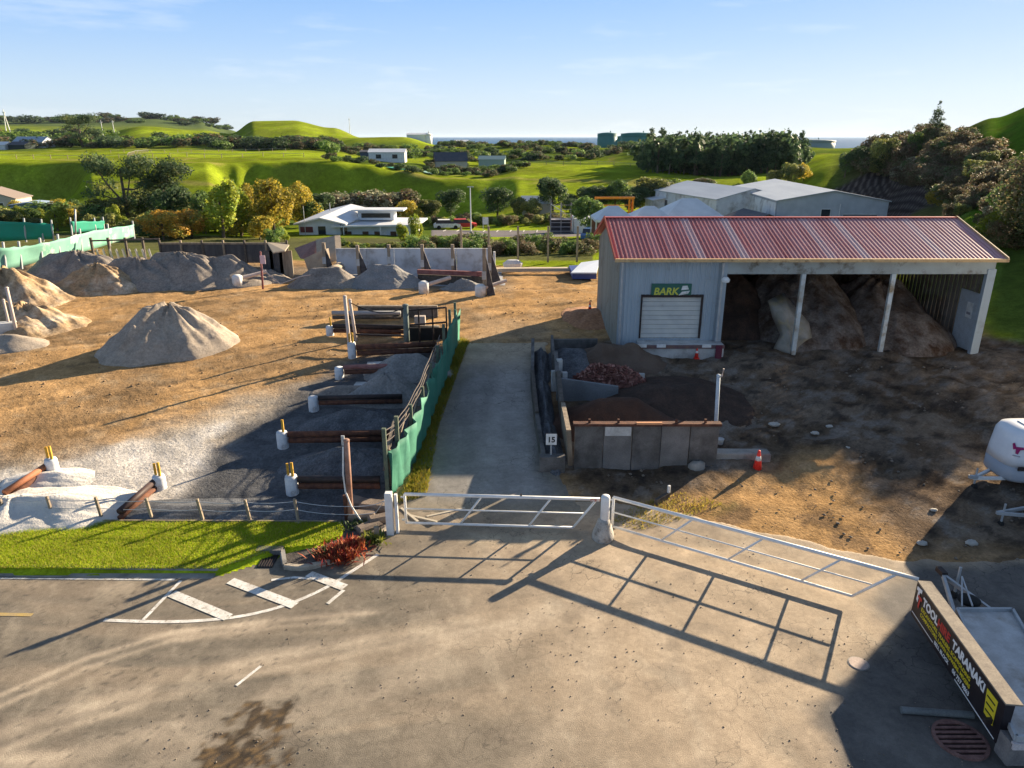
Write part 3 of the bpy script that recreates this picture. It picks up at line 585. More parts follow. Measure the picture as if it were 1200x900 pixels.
# loose stones and clods
def pebbles(name, poly, n, smin, smax, mat, seed, label, cat='stones'):
    rg = np.random.default_rng(seed); xs_ = [p[0] for p in poly]; ys_ = [p[1] for p in poly]
    x = rg.uniform(min(xs_), max(xs_), n * 2); y = rg.uniform(min(ys_), max(ys_), n * 2); k = sdist(x, y, poly) > 0
    k = k & (fbm(x * .9, y * .9, seed + 40, 3) > .5); x = x[k][:n]; y = y[k][:n]; n = len(x); z = land(x, y); s = smin + (smax - smin) * rg.random(n) ** 3
    O = np.array([[1, 0, 0], [-1, 0, 0], [0, 1, 0], [0, -1, 0], [0, 0, .7], [0, 0, -.7]], float)
    Fo = np.array([[0, 2, 4], [2, 1, 4], [1, 3, 4], [3, 0, 4], [2, 0, 5], [1, 2, 5], [3, 1, 5], [0, 3, 5]])
    V = O[None] * s[:, None, None] * rg.uniform(.6, 1.3, (n, 6, 1)); a = rg.uniform(0, 6.28, n)
    c, s_ = np.cos(a)[:, None], np.sin(a)[:, None]
    V = np.stack([V[..., 0] * c - V[..., 1] * s_, V[..., 0] * s_ + V[..., 1] * c, V[..., 2]], 2) + np.stack([x, y, z + .01], 1)[:, None]
    Fc = (Fo[None] + np.arange(n)[:, None, None] * 6).reshape(-1, 3)
    return tag(link_mesh(name, np_mesh(name, V.reshape(-1, 3), Fc), mat), label, cat, kind='stuff')
clod = M('soil_clods', (.15, .125, .1), (.24, .2, .16), sc=.8, rough=.95, grain=.3)
palest = M('pale_stones', (.5, .48, .44), (.3, .28, .25), sc=.8, rough=.95, grain=.2)
pebbles('soil_clods', wpoly([(720, 425), (700, 560), (850, 605), (1060, 655), (1230, 660), (1260, 430)]), 1100, .015, .08, clod, 11, 'dark clods and stones strewn over the churned soil before the shed')
pebbles('dirt_clods', wpoly([(-60, 470), (0, 540), (330, 450), (700, 385), (690, 330), (330, 345), (0, 400)]), 1400, .015, .09, M('dirt_clods', (.3, .2, .11), (.2, .13, .08), sc=.8, rough=.95), 12, 'brown clods of dirt lying over the open yard')
pebbles('grit', [(-8, 9.6), (8.5, 9.6), (8.4, 17.2), (4, 18.8), (-3, 18.5), (-5, 16)], 1500, .006, .026, clod, 13, 'small bits of grit scattered over the dusty forecourt', 'grit')
# ================================================================== VEGETATION
bark = M('bark', (.1, .075, .055), (.16, .13, .1), sc=8, rough=.95, bump=.3, grain=.2)
grey_bark = M('pale_bark', (.28, .25, .21), (.2, .17, .14), sc=8, rough=.95)
leaf_green = leaf_mat('leaf_green', (1, 1, 1), .42)
def leaves(name, lobes, n, leaf, seed, cols, hollow=.55, flat=1.0, droop=0):
    """leaf-clump quads spread through ellipsoid lobes (x,y,z,rx,ry,rz)"""
    rg = np.random.default_rng(seed); vol = np.array([l[3] * l[4] * l[5] for l in lobes]) ** .67; li = rg.choice(len(lobes), n, p=vol / vol.sum())
    Lb = np.array(lobes)[li]; d = rg.normal(size=(n, 3)); d /= np.linalg.norm(d, axis=1)[:, None]
    rr = hollow + (1 - hollow) * rg.random(n) ** .5
    bump = 1 + .28 * (fbm(d[:, 0] * 2.2 + li * 3.1, d[:, 1] * 2.2 + d[:, 2] * 1.7, seed, 3) - .5) * 2
    p = Lb[:, :3] + d * Lb[:, 3:] * (rr * bump)[:, None]
    keep = fbm(p[:, 0] / leaf / 5 + p[:, 2] / leaf / 6, p[:, 1] / leaf / 5 - p[:, 2] / leaf / 5, seed + 2, 3) > .4
    p = p[keep]; d = d[keep]; li = li[keep]; n = len(p)
    nrm = d + rg.normal(0, .7, (n, 3)); nrm[:, 2] += .35; nrm /= np.linalg.norm(nrm, axis=1)[:, None]
    t = np.cross(nrm, rg.normal(size=(n, 3))); t /= np.linalg.norm(t, axis=1)[:, None]; b = np.cross(nrm, t)
    s = leaf * rg.uniform(.5, 1.25, n)[:, None]; t = t * s; b = b * s * flat
    V = np.stack([p - t, p - b * .8, p + t, p + b * .8], 1).reshape(-1, 3)
    cols = np.array(cols, float); lum = cols.mean(1, keepdims=True); cols = cols * np.where(lum > .13, 1.35, 2.3); k = fbm(p[:, 0] * .9 + li * 1.7, p[:, 1] * .9 + p[:, 2], seed + 5, 3) * len(cols) * 1.4 - .2 * len(cols) + rg.normal(0, .35, n)
    ci = np.clip(k, 0, len(cols) - 1).astype(int); c = cols[ci] * rg.uniform(.75, 1.25, n)[:, None]
    return np_mesh(name, V, np.arange(n * 4).reshape(-1, 4), np.repeat(c, 4, 0))
def trunk_mesh(h, r, lobes, seed, lean=0, limbs=4):
    rg = random.Random(seed); mb = MB(); top = Vector((lean * h, 0, h))
    mb.tube([(0, 0, -.3), (lean * h * .3, .02 * h, h * .4), top], [r, r * .72, r * .35], 7)
    for i in range(min(limbs, len(lobes))):
        l = lobes[i]; s = Vector((lean * h * .5, 0, h * rg.uniform(.35, .7))); e = Vector(l[:3])
        mb.tube([s, (s + e) / 2 + Vector((0, 0, -.05 * h)), e], [r * .5, r * .32, r * .12], 5)
    me = bpy.data.meshes.new('trunk'); me.from_pydata([Vector(v) for v in mb.v], [], mb.f); me.update(); return me
GREEN = [(.035, .06, .018), (.055, .09, .02), (.09, .13, .03), (.05, .08, .03)]
DARK = [(.02, .035, .018), (.03, .05, .022), (.045, .065, .028)]
OLIVE = [(.07, .08, .025), (.1, .11, .03), (.14, .14, .04), (.06, .065, .03)]
YEL = [(.3, .24, .03), (.42, .32, .04), (.22, .2, .03), (.14, .14, .03)]
LIME = [(.12, .16, .02), (.19, .23, .025), (.26, .27, .03), (.08, .11, .02)]
ORANGE = [(.36, .19, .03), (.45, .27, .04), (.3, .23, .04), (.13, .14, .03)]
BROWN = [(.075, .05, .03), (.055, .048, .025), (.05, .062, .025), (.1, .085, .05)]
SILVER = [(.12, .13, .08), (.2, .2, .13), (.08, .085, .05), (.27, .26, .18)]
def lobeset(rx, ry, z0, z1, n, seed, core=.6):
    rg = random.Random(seed); o = [(0, 0, (z0 + z1) / 2, rx * core, ry * core, (z1 - z0) / 2 * .85)]
    for i in range(n):
        a = rg.uniform(0, 6.28); rr = rg.uniform(.35, .68); z = rg.uniform(z0 + (z1 - z0) * .28, z1 - (z1 - z0) * .22)
        s = rg.uniform(.3, .48); o.append((rx * rr * math.cos(a), ry * rr * math.sin(a), z, rx * s, ry * s, (z1 - z0) * s * .62))
    return o
KINDS = {}
def kind(key, h, r, z0, n, leaf, cols, seed, lobes=None, tr=.12, lobe_n=7, hollow=.5, tmat=None, flat=1., lean=0, crown='crown'):
    lb = lobes or lobeset(r, r * .9, z0, h, lobe_n, seed)
    KINDS[key] = (leaves(crown, lb, int(n * 1.35), leaf * .88, seed, cols, hollow, flat), trunk_mesh(h * .8, tr, lb, seed, lean), h, tmat or bark)
    KINDS[key][0].materials.append(leaf_green); KINDS[key][1].materials.append(KINDS[key][3])
def pine_lobes(h, r, seed):
    rg = random.Random(seed); o = []
    for i in range(11):
        z = h * (.32 + .66 * i / 10); w_ = r * (1.05 - .75 * (i / 10) ** 1.3) * rg.uniform(.7, 1.15)
        for k in range(2):
            a = rg.uniform(0, 6.28); o.append((math.cos(a) * w_ * .5, math.sin(a) * w_ * .5, z, w_ * .62, w_ * .62, h * .05))
    return o
for i in range(3): kind('broad%d' % i, 6, 3.0, .9, 5200, .17, [DARK, GREEN, OLIVE][i] + GREEN[:2], 20 + i, tr=.2)
for i in range(3): kind('bush%d' % i, 2.4, 1.7, .0, 2600, .12, [GREEN, OLIVE, BROWN + GREEN[:1]][i], 30 + i, tr=.07)
for i in range(2): kind('silver%d' % i, 3.2, 2.3, .0, 4200, .13, [BROWN, SILVER][i] + BROWN, 36 + i, tr=.1)
for i in range(2): kind('yellow%d' % i, 5.2, 2.3, .5, 5600, .13, YEL, 40 + i, tr=.13)
for i in range(2): kind('lime%d' % i, 5, 1.5, .4, 4600, .12, LIME, 44 + i, tr=.12)
kind('orange0', 3.4, 2.4, .2, 6000, .1, ORANGE, 48, tr=.1)
kind('shade0', 9, 4, .0, 15000, .14, BROWN + DARK, 81, tr=.3, lobe_n=11)
for i in range(3): kind('pine%d' % i, 15, 3.6, 3, 2600, .42, DARK, 50 + i, lobes=pine_lobes(15, 3.6, 50 + i), tr=.28, hollow=.1, flat=.6)
for i in range(3): kind('far%d' % i, 7, 5, .0, 900, .5, [DARK, GREEN, DARK + BROWN][i], 60 + i, tr=.3)
kind('norfolk0', 9, 2.1, 1, 2600, .2, DARK, 66, lobes=pine_lobes(9, 2.0, 66), tr=.16, hollow=.05, flat=.5)
def umb_lobes(seed):
    rg = random.Random(seed); return [(rg.uniform(-2.8, 2.8), rg.uniform(-1.6, 1.6), rg.uniform(2.6, 7.4), rg.uniform(1.1, 2.0), rg.uniform(1.1, 1.8), rg.uniform(.6, 1.1)) for _ in range(17)]
kind('macro0', 8, 4, 4, 7000, .17, DARK + OLIVE[:1], 70, lobes=umb_lobes(70), tr=.28, hollow=.15, flat=.6)
kind('macro1', 8, 4, 4, 7000, .17, DARK + OLIVE[:1], 73, lobes=umb_lobes(73), tr=.28, hollow=.15, flat=.6)
used_kinds = {}
def plant(name, key, x, y, h, label, cat='tree', group=None, w=1.0, z=None, rz=None, parts=True):
    cr, tk, h0, tm = KINDS[key]; s = h / h0; rng_ = random.Random(int(x * 97 + y * 31))
    z = L1(x, y) - .1 if z is None else z
    r = empty(name, (x, y, z), label, cat, group, rng_.uniform(0, 6.28) if rz is None else rz); r.scale = (s * w, s * w, s)
    c = bpy.data.objects.new('crown', cr); COL.objects.link(c); c.parent = r
    if parts: t = bpy.data.objects.new('trunk', tk); COL.objects.link(t); t.parent = r
    return r
def at(px, y):                                   # column c and distance -> x
    z = L1((px - 600) / 850 * y, y)
    return (px - 600) * (math.cos(T) * y + math.sin(T) * (H - z)) / F
ROTN = ['the white house', 'the car park', 'the grey fence', 'the green field']
# ---- left middle ground, each one named for what it stands by
def pl(name, key, px, y, h, label, **k):
    y2 = Wp(y); return plant(name, key, at(px, y2), y2, h * y2 / y, label, **k)
pl('pine_tree', 'macro0', 152, 78, 7.6, 'dark open crowned pine leaning left over the hedge, left of its twin', w=1.0, rz=.4)
pl('pine_tree', 'macro1', 198, 80, 7.8, 'dark spreading pine standing tallest on the left, right of its twin', w=1.15, rz=2.2)
pl('leafy_tree', 'broad0', 205, 74, 4.6, 'round dark green tree under the right hand pine')
pl('leafy_tree', 'broad2', 132, 76, 3.1, 'olive green round tree left of the pines behind the green netting', w=1.5)
pl('orange_shrub', 'orange0', 192, 66, 2.9, 'glowing orange autumn shrub behind the dark yard fence, left half', cat='shrub', w=1.4)
pl('orange_shrub', 'orange0', 226, 67, 2.8, 'glowing orange autumn shrub next to the tall lime green poplar', cat='shrub', w=1.45, rz=2)
pl('poplar_tree', 'lime0', 262, 67, 5.2, 'tall lime green leafy tree just right of the orange shrubs', w=1.4)
pl('poplar_tree', 'lime1', 283, 70, 5.0, 'lime green leafy tree between poplar and golden trees', w=1.4)
pl('leafy_tree', 'broad1', 244, 74, 4.0, 'mid green tree behind the orange shrubs')
pl('golden_tree', 'yellow0', 294, 73, 5.0, 'golden leaved tree left of the tallest golden one', w=1.0)
pl('golden_tree', 'yellow1', 322, 70, 5.8, 'tallest golden autumn tree left of the white house', w=1.0)
pl('golden_tree', 'yellow0', 356, 84, 5.2, 'golden tree peeping from behind the white house roof', rz=3, w=1.2)
pl('shrub', 'bush0', 322, 65, 1.5, 'dark green shrub at the foot of the tallest golden tree', cat='shrub')
pl('shrub', 'lime0', 334, 66, 1.4, 'yellow green shrub against the left end of the white house', cat='shrub', w=1.2)
for i, (px, y, h, k) in enumerate([(112, 70, 1.8, 'bush1'), (128, 69, 2.0, 'bush1'), (147, 68, 1.9, 'lime0'), (163, 67.5, 2.0, 'bush1'), (180, 67, 2.2, 'bush0')]):
    pl('hedge_bush', k, px, y, h, 'low clipped bush in the row behind the dark post and rail fence', cat='shrub', group='bushes behind the rail fence', w=1.25)
for i, (px, y, h) in enumerate([(275, 74, 3.2), (230, 80, 3.6), (175, 84, 3.8), (255, 86, 3.4), (210, 88, 3.8), (365, 84, 3.0), (120, 84, 2.6), (90, 82, 2.2), (60, 78, 2.0), (85, 76, 2.2), (35, 77, 2.0), (15, 76, 2.2), (105, 79, 2.4), (50, 82, 2.2), (75, 90, 3.0), (92, 92, 2.6)]):
    pl('shrub', ['broad1', 'bush1', 'broad2', 'lime1', 'yellow1'][i % 5], px, y, h, 'leafy shrub in the loose thicket on the left behind the yard', cat='shrub', group='thicket shrubs on the left', w=1.4)
rgt = random.Random(77)
for i in range(46):
    px = rgt.uniform(-10, 250); y = rgt.uniform(69, 92)
    pl('shrub', ['bush1', 'lime1', 'yellow0', 'broad1', 'lime0', 'bush0', 'broad2'][i % 7], px, y, rgt.uniform(1.1, 2.6), 'leafy shrub in the loose thicket on the left behind the yard', cat='shrub', group='thicket shrubs on the left', w=rgt.uniform(1.2, 1.9))
for i in range(20):
    px = rgt.uniform(235, 325); y = rgt.uniform(66, 80)
    pl('shrub', ['lime0', 'bush1', 'yellow1', 'broad1', 'lime1'][i % 5], px, y, rgt.uniform(1.2, 2.8), 'bright undergrowth shrub among the golden trees', cat='shrub', group='undergrowth among the golden trees', w=rgt.uniform(1.1, 1.6))
# ---- behind the white house and along the car park
for i, (px, y, h, k) in enumerate([(395, 96, 4.2, 'silver1'), (418, 98, 3.9, 'broad1'), (440, 97, 4.4, 'silver1'), (462, 99, 4.1, 'silver0'), (480, 94, 3.2, 'yellow1'), (505, 96, 3.0, 'broad2'), (374, 92, 3.9, 'broad0')]):
    pl('windbreak_tree', k, px, y, h, 'rounded grey green tree in the line behind the white house', group='trees behind the white house', w=1.35)
pl('palm_shrub', 'lime1', 488, 66, 2.9, 'tall yellow green shrub at the right corner of the white house', cat='shrub', w=.9)
pl('palm_shrub', 'lime0', 474, 65, 2.0, 'shorter yellow green shrub before the white house right wing', cat='shrub', w=1.3)
for i, (px, y, h, k) in enumerate([(528, 100, 4.2, 'broad0'), (583, 97, 4.3, 'broad0'), (648, 100, 5.0, 'broad0'), (607, 96, 2.8, 'broad2'), (625, 97, 2.6, 'bush1')]):
    pl('car_park_tree', k, px, y, h, ['bushy tree behind the left end of the car park', 'darkest round tree behind the middle of the car park', 'dark green tree standing behind the scaffold tower', 'small olive tree right of the darkest car park tree', 'low tree left of the small kiosk'][i], w=1.1)
for i in range(26):
    px = 500 + i * 6.9; y = 88 + 5 * random.random()
    pl('border_shrub', ['bush0', 'bush1', 'silver0', 'bush1'][i % 4], px, y, random.uniform(.9, 1.6), 'low mixed shrub in the planted border beyond the car park', cat='shrub', group='border shrubs beyond the car park', w=1.3)
for i in range(30):
    px = 488 + i * 7.3; y = 61.5 + 2.2 * random.random()
    pl('hedge_shrub', ['bush0', 'bush1', 'bush2', 'silver0', 'bush0'][i % 5], px, y, random.uniform(1.0, 1.6), 'scrubby shrub in the rough hedge between the yard and the car park', cat='shrub', group='hedge shrubs behind the yard', w=1.2)
for i in range(16):
    px = 378 + i * 7.6; pl('hedge_shrub', ['bush0', 'lime0', 'bush1'][i % 3], px, 63.5 + random.random(), random.uniform(.45, .8), 'small shrub in the strip before the white house', cat='shrub', group='shrubs before the white house', w=1.5)
pl('round_tree', 'broad1', 692, 70, 3.9, 'round bright edged tree beside the white container and orange rails', w=1.15)
pl('shrub', 'lime1', 712, 72, 2.6, 'yellow green shrub right of the round tree', cat='shrub', w=1.5)
# scrubby mound and trees right of the field
for i, (px, y, h, k) in enumerate([(672, 105, 2.5, 'broad0'), (690, 106, 3.4, 'broad0'), (705, 107, 3.6, 'broad0'), (720, 108, 4.4, 'broad1'), (735, 110, 3.0, 'broad0'), (750, 104, 3.6, 'broad0'), (767, 104, 4.8, 'broad2'), (740, 98, 3.0, 'broad0'), (668, 98, 2.2, 'broad0')]):
    pl('mound_tree', k, px, y, h, 'dense dark tree on the mound between the field and the orange gantry', group='trees on the mound', w=1.3)
for i in range(34):
    px = 700 + random.random() * 130; y = 125 + random.random() * 22
    pl('scrub_bush', ['silver0', 'bush2', 'silver1', 'bush0'][i % 4], px, y, random.uniform(1.4, 2.6), 'silvery scrub bush on the slope left of the factory roofs', cat='shrub', group='scrub left of the factory', w=1.4, parts=False)
# round trees behind the big factory
for i, (px, y, h, lb) in enumerate([(878, 128, 4.4, 'round tree left of three above the grey factory roof'), (905, 130, 4.0, 'middle one of three round trees above the grey factory roof'), (926, 132, 4.6, 'round tree with a yellow edge, right of three above the grey factory roof'), (862, 122, 3.0, 'small bush at the end of the bright grass strip above the factory')]):
    pl('round_tree', ['broad1', 'broad2', 'broad2', 'broad1'][i], px, y, h, lb, w=.9)
pl('golden_bush', 'yellow0', 942, 134, 3.2, 'small golden bush at the foot of the bushy right hill', cat='shrub', w=1.1)
# ---- pine forest
rgf = random.Random(5)
for i in range(216):
    px = 760 + (i % 72) * 2.45 + rgf.uniform(-3, 3); row_ = i // 72; y = 208 + row_ * 24 + rgf.uniform(-12, 12)
    x = at(px, y); edge = min(1, (px - 742) / 40, (945 - px) / 70); tp = 154 + 16 * max(0, (px - 880) / 50) + 10 * max(0, (790 - px) / 30) + rgf.uniform(-2, 5)
    z = L1(x, y); h = max(5, (Z(y, tp) - z)) * (.85 if row_ == 0 else 1) if row_ else rgf.uniform(8, 11.5)
    plant('forest_pine', ['pine0', 'pine1', 'pine2', 'far0', 'far0'][i % 5], x, y, min(h, 17) * rgf.uniform(.85, 1.08), 'dark pine tree in the dense plantation below the horizon', 'tree', 'pines of the dark plantation', w=rgf.uniform(.8, 1.15), z=z - .4)
# ---- far tree belts
def mesh_arr(me):
    v = np.empty(len(me.vertices) * 3, np.float32); me.vertices.foreach_get('co', v)
    c_ = np.empty(len(me.vertices) * 4, np.float32); me.color_attributes['Col'].data.foreach_get('color', c_)
    return v.reshape(-1, 3), c_.reshape(-1, 4)[:, :3]
def wood(n, px0, px1, y0, y1, h0, h1, label, seed, w=(1.2, 2.0)):
    rg = random.Random(seed); VV, CC_ = [], []
    for i in range(n):
        px = px0 + (px1 - px0) * (i + rg.random()) / n; y = rg.uniform(y0, y1); x = at(px, y); h = rg.uniform(h0, h1)
        k = KINDS['far%d' % rg.randrange(3)]; v, c_ = mesh_arr(k[0]); a = rg.uniform(0, 6.28); s = h / k[2]; ww = rg.uniform(*w)
        r = np.array([[math.cos(a), -math.sin(a), 0], [math.sin(a), math.cos(a), 0], [0, 0, 1]])
        VV.append((v * [s * ww, s * ww, s]) @ r.T + [x, y, L1(x, y) - .3]); CC_.append(c_ * rg.uniform(.8, 1.25))
    V = np.concatenate(VV); me = np_mesh('distant_wood', V, np.arange(len(V)).reshape(-1, 4), np.concatenate(CC_))
    tag(link_mesh('distant_wood', me, leaf_green), label, 'wood', kind='stuff')
def belt_trees(n, px0, px1, y0, y1, h0, h1, label, group, seed, w=(1.2, 2.0), keys=('far0', 'far1', 'far2')):
    if group is None: return wood(n, px0, px1, y0, y1, h0, h1, label, seed, w)
    rg = random.Random(seed)
    for i in range(n):
        px = px0 + (px1 - px0) * (i + rg.random()) / n; y = rg.uniform(y0, y1)
        pl('far_tree', keys[rg.randrange(len(keys))], px, y, rg.uniform(h0, h1), label, group=group, w=rg.uniform(*w), parts=False)
belt_trees(80, -30, 300, 385, 430, 3, 7, 'dark belt of trees beyond the plateau field on the left', None, 1)
belt_trees(60, 255, 395, 360, 440, 4, 7, 'dark wood at the foot of the round green hill', None, 2)
belt_trees(36, 395, 525, 300, 400, 2.2, 4.5, 'tree in the belt around the far white house', 'trees by the far white house', 3)
belt_trees(46, 505, 640, 300, 400, 2, 4.2, 'tree in the hollow below the sea horizon', 'trees below the sea horizon', 4)
belt_trees(30, 380, 600, 200, 216, 1.0, 2.2, 'bushy tree along the top of the shaded bank', 'trees on the shaded bank', 5, (1.2, 2.2))
belt_trees(26, 500, 615, 210, 240, 1.3, 2.8, 'bushy tree round the gabled house above the shaded bank', 'trees by the gabled house', 6, (1.2, 2.0))
belt_trees(46, 600, 760, 300, 420, 2, 4, 'tree on the dark slope in front of the green tanks', 'trees before the tanks', 7)
belt_trees(30, 515, 640, 450, 520, 3, 5, 'tree on the skyline before the sea', 'skyline trees before the sea', 8, (1.2, 2.2))
belt_trees(50, -20, 270, 1350, 1600, 7, 15, 'thin line of dark trees along the farthest left ridge', None, 9, (1.4, 3.2))
belt_trees(24, -20, 120, 460, 560, 6, 10, 'tree on the rise behind the left farmhouse', 'trees behind the left farmhouse', 10)
belt_trees(20, 640, 700, 470, 520, 3, 5, 'low bush on the skyline left of the tanks', 'bushes left of the tanks', 11)
pl('big_pine', 'macro0', 97, 400, 17, 'large lone pine on the skyline at the left', w=1.3)
pl('lone_tree', 'far1', 386, 240, 6.0, 'single rounded tree at the right end of the bright plateau strip', w=.9)
# ---- right hill bush
rgh = random.Random(11); HK = ['silver0', 'silver0', 'bush2', 'silver0', 'broad2', 'silver0', 'bush2', 'silver1']
cnt = 0
for i in range(2600):
    px = rgh.uniform(925, 1262); y = rgh.uniform(46, 128)
    yq = Wp(y); x = at(px, yq); z = L1(x, yq); r = 160 + 933 * (11 - z) / yq
    if True:
        top = np.interp(px, [925, 1000, 1060, 1100, 1150, 1190, 1240], [178, 170, 150, 163, 178, 205, 215])
        if r < top: continue
        lowr = np.interp(px, [925, 1000, 1100, 1130, 1150, 1240], [200, 200, 232, 262, 300, 320])
        if r > lowr and not (px > 1118 and r < 285): continue
        if y < 62 and px < 1150: continue
    if cnt >= 290: break
    cnt += 1
    hh = rgh.uniform(1.1, 2.4) * (y / 95) ** .4 * (1.25 if px < 1060 else 1)
    pl('hillside_bush', HK[rgh.randrange(len(HK))], px, y, hh, 'brown and grey green bush in the scrub covering the right hill', cat='shrub', group='bushes on the right hill', w=rgh.uniform(1.0, 1.6))
pl('norfolk_pine', 'norfolk0', 1095, 100, 5.2, 'slim whorled conifer alone on the right hill skyline', w=1.0)
for i, (px, y, h, k) in enumerate([(1030, 105, 5.2, 'broad2'), (1010, 112, 4.2, 'broad0'), (990, 120, 4.2, 'broad0'), (1052, 103, 3.8, 'silver0'), (1073, 102, 3.4, 'broad1')]):
    pl('hilltop_tree', k, px, y, h, ['tallest rounded tree with open trunks on the right hill crest', 'dark tree left of the tallest hill crest tree', 'lowest dark tree where the hill crest meets the sea', 'brown topped tree right of the tallest hill crest tree', 'tree just left of the slim skyline conifer'][i], w=.9)
pl('garden_bush', 'lime0', 1158, 52, 2.8, 'bright green bush behind the right end of the red roof', cat='shrub', w=2.0)
pl('garden_bush', 'broad1', 1180, 55, 3.0, 'mid green bush right of the bright bush behind the red roof', cat='shrub', w=1.3)
pl('golden_bush', 'yellow1', 1092, 72, 1.9, 'small golden bush on the slope above the red roof', cat='shrub', w=1.0)

# tall trees out of the frame on the right that shade the churned soil
for i, (u_, s_, h_) in enumerate([(6.9, 50, 9.6), (8.3, 53, 10.2), (10.0, 56, 11), (12, 59, 12)]):
    x, y = s_ * SX - u_ * SY, s_ * SY + u_ * SX
    plant('shade_tree', 'shade0', x, y, max(2.2, h_ - L1(x, y)), 'tall dark tree on the slope beyond the right frame edge', 'tree', 'tall trees beyond the right frame edge', w=1.0)

# ================================================================== FAR AND MIDDLE BUILDINGS
clad_white = M('white_cladding', (.75, .76, .75), (.66, .67, .67), sc=1, rough=.7, grain=.06, dirt=(.35, .33, .3), dsc=.6)
clad_grey = M('grey_cladding', (.52, .55, .58), (.44, .47, .5), sc=1, rough=.6, grain=.06)
roof_pale = M('pale_roof', (.48, .52, .56), (.4, .44, .49), sc=.6, rough=.5, grain=.08, stretch=(1, .2, 1))
roof_white = M('white_roof', (.72, .73, .75), (.6, .61, .63), sc=.6, rough=.5, grain=.06)
roof_dark = M('dark_roof', (.06, .065, .08), (.09, .09, .1), sc=.6, rough=.7)
tank_green = M('tank_green', (.04, .17, .16), (.05, .2, .19), sc=.1, rough=.6, grain=.04)
cream = M('cream_wall', (.55, .48, .38), (.48, .42, .33), sc=1, rough=.8)
def gable(name, cx, cy, z, wd, ln, eave, rise, rz, wall, roof, label, cat='building', over=.25, wins=(), ridge='y', thing=None, skin=.12):
    """gabled block, ridge along its local y. wins: (face, pos along, height, width, height, material, partname)"""
    wf = Wp(cy) / cy; cx *= wf; cy *= wf; z = L1(cx, cy) - .05 if wf > 1.001 else z
    wd *= wf; ln *= wf; eave *= wf; rise *= wf; wins = [(a, p * wf, q * wf, r * wf, t * wf, m_, n_) for a, p, q, r, t, m_, n_ in wins]
    o = thing or empty(name, (cx, cy, z), label, cat, None, rz)
    def bld(mb, nm, mat, par=o):
        me = bpy.data.meshes.new(nm); me.from_pydata([Vector(v) for v in mb.v], [], mb.f); me.validate()
        import bmesh
        bm = bmesh.new(); bm.from_mesh(me); bmesh.ops.recalc_face_normals(bm, faces=bm.faces); bm.to_mesh(me); bm.free()
        return link_mesh(nm, me, mat, par)
    hx, hy = wd / 2, ln / 2
    mb = MB(); mb.prism([(-hx, -hy, -.6), (hx, -hy, -.6), (hx, -hy, eave), (0, -hy, eave + rise), (-hx, -hy, eave)], (0, ln, 0)); bld(mb, 'wall', wall)
    s = rise / hx
    mb = MB()
    for sg in (-1, 1):
        mb.prism([(0, -hy - over, eave + rise + .03), (sg * (hx + over), -hy - over, eave - over * s + .03), (sg * (hx + over), -hy - over, eave - over * s + .03 + skin), (0, -hy - over, eave + rise + .03 + skin)], (0, ln + 2 * over, 0))
    rf = bld(mb, 'roof', roof)
    for f, p, zz, ww, hh, mt, nm in wins:
        mb = MB(); fr = MB()
        if f == 'front': c, sz, ax = (p, -hy - .02, zz), (ww, .08, hh), 0
        elif f == 'back': c, sz, ax = (p, hy + .02, zz), (ww, .08, hh), 0
        elif f == 'left': c, sz, ax = (-hx - .02, p, zz), (.08, ww, hh), 1
        else: c, sz, ax = (hx + .02, p, zz), (.08, ww, hh), 1
        mb.box(c, sz)
        for k in (-1, 1):
            if ax == 0: fr.box((c[0] + k * (ww / 2 + .04), c[1], zz), (.08, .14, hh + .16)); fr.box((c[0], c[1], zz + k * (hh / 2 + .04)), (ww, .14, .08))
            else: fr.box((c[0], c[1] + k * (ww / 2 + .04), zz), (.14, .08, hh + .16)); fr.box((c[0], c[1], zz + k * (hh / 2 + .04)), (.14, ww, .08))
        wo_ = bld(mb, nm, mt)
        bld(fr, 'frame', white_paint, wo_)
    return o, bld
def gz(px, y): return L1(at(px, y), y)
# factories behind the shed
x0 = at(975, 86)
o, b_ = gable('factory_building', 33.6, 85.5, 1.9, 11.2, 21, 3.7, 1.0, -.06, clad_grey, roof_pale, 'large grey blue factory shed with wide roller door in its gable end', wins=[
    ('front', 2.9, 1.2, 3.4, 2.4, M('factory_door', (.2, .21, .22), rough=.6), 'roller_door'), ('front', -.6, 2.5, .9, .8, glass_dark, 'window'), ('left', -8.6, 1.6, 1.1, 1.6, glass_dark, 'window')])
mb = MB(); mb.box((-5.68 * 1.36, 0, 2.0), (.12, 28.4, 5.6)); b_(mb, 'side_wall', clad_white)
mb = MB(); mb.tube([(1.0, -14.5, 0), (1.0, -14.5, 4.7)], .07, 6); b_(mb, 'downpipe', white_metal)
o, b_ = gable('factory_building', 26.2, 93.5, 1.8, 9.5, 16, 3.3, 1.1, .26, clad_white, roof_pale, 'white factory with a row of long dark windows left of the grey blue one', wins=[
    ('left', -4.5, 1.6, 3.4, 1.2, glass_dark, 'window'), ('left', -.4, 1.6, 3.4, 1.2, glass_dark, 'window'), ('left', 6.6, 1.2, .9, 2.2, glass_dark, 'door'), ('left', 4.6, 1.2, .9, 2.2, glass_dark, 'door'), ('front', 1.2, 1.5, 1.8, 1.1, glass_dark, 'window')])
gable('lean_to', 20.3, 99, 1.7, 3.5, 4, 1.9, .3, .1, clad_white, roof_white, 'small white block at the left end of the white factory')
gable('low_shed', 25.5, 76, 1.6, 5, 6, 1.5, .9, .1, M('brown_wall', (.2, .1, .08)), roof_dark, 'low dark roofed shed before the white factory')
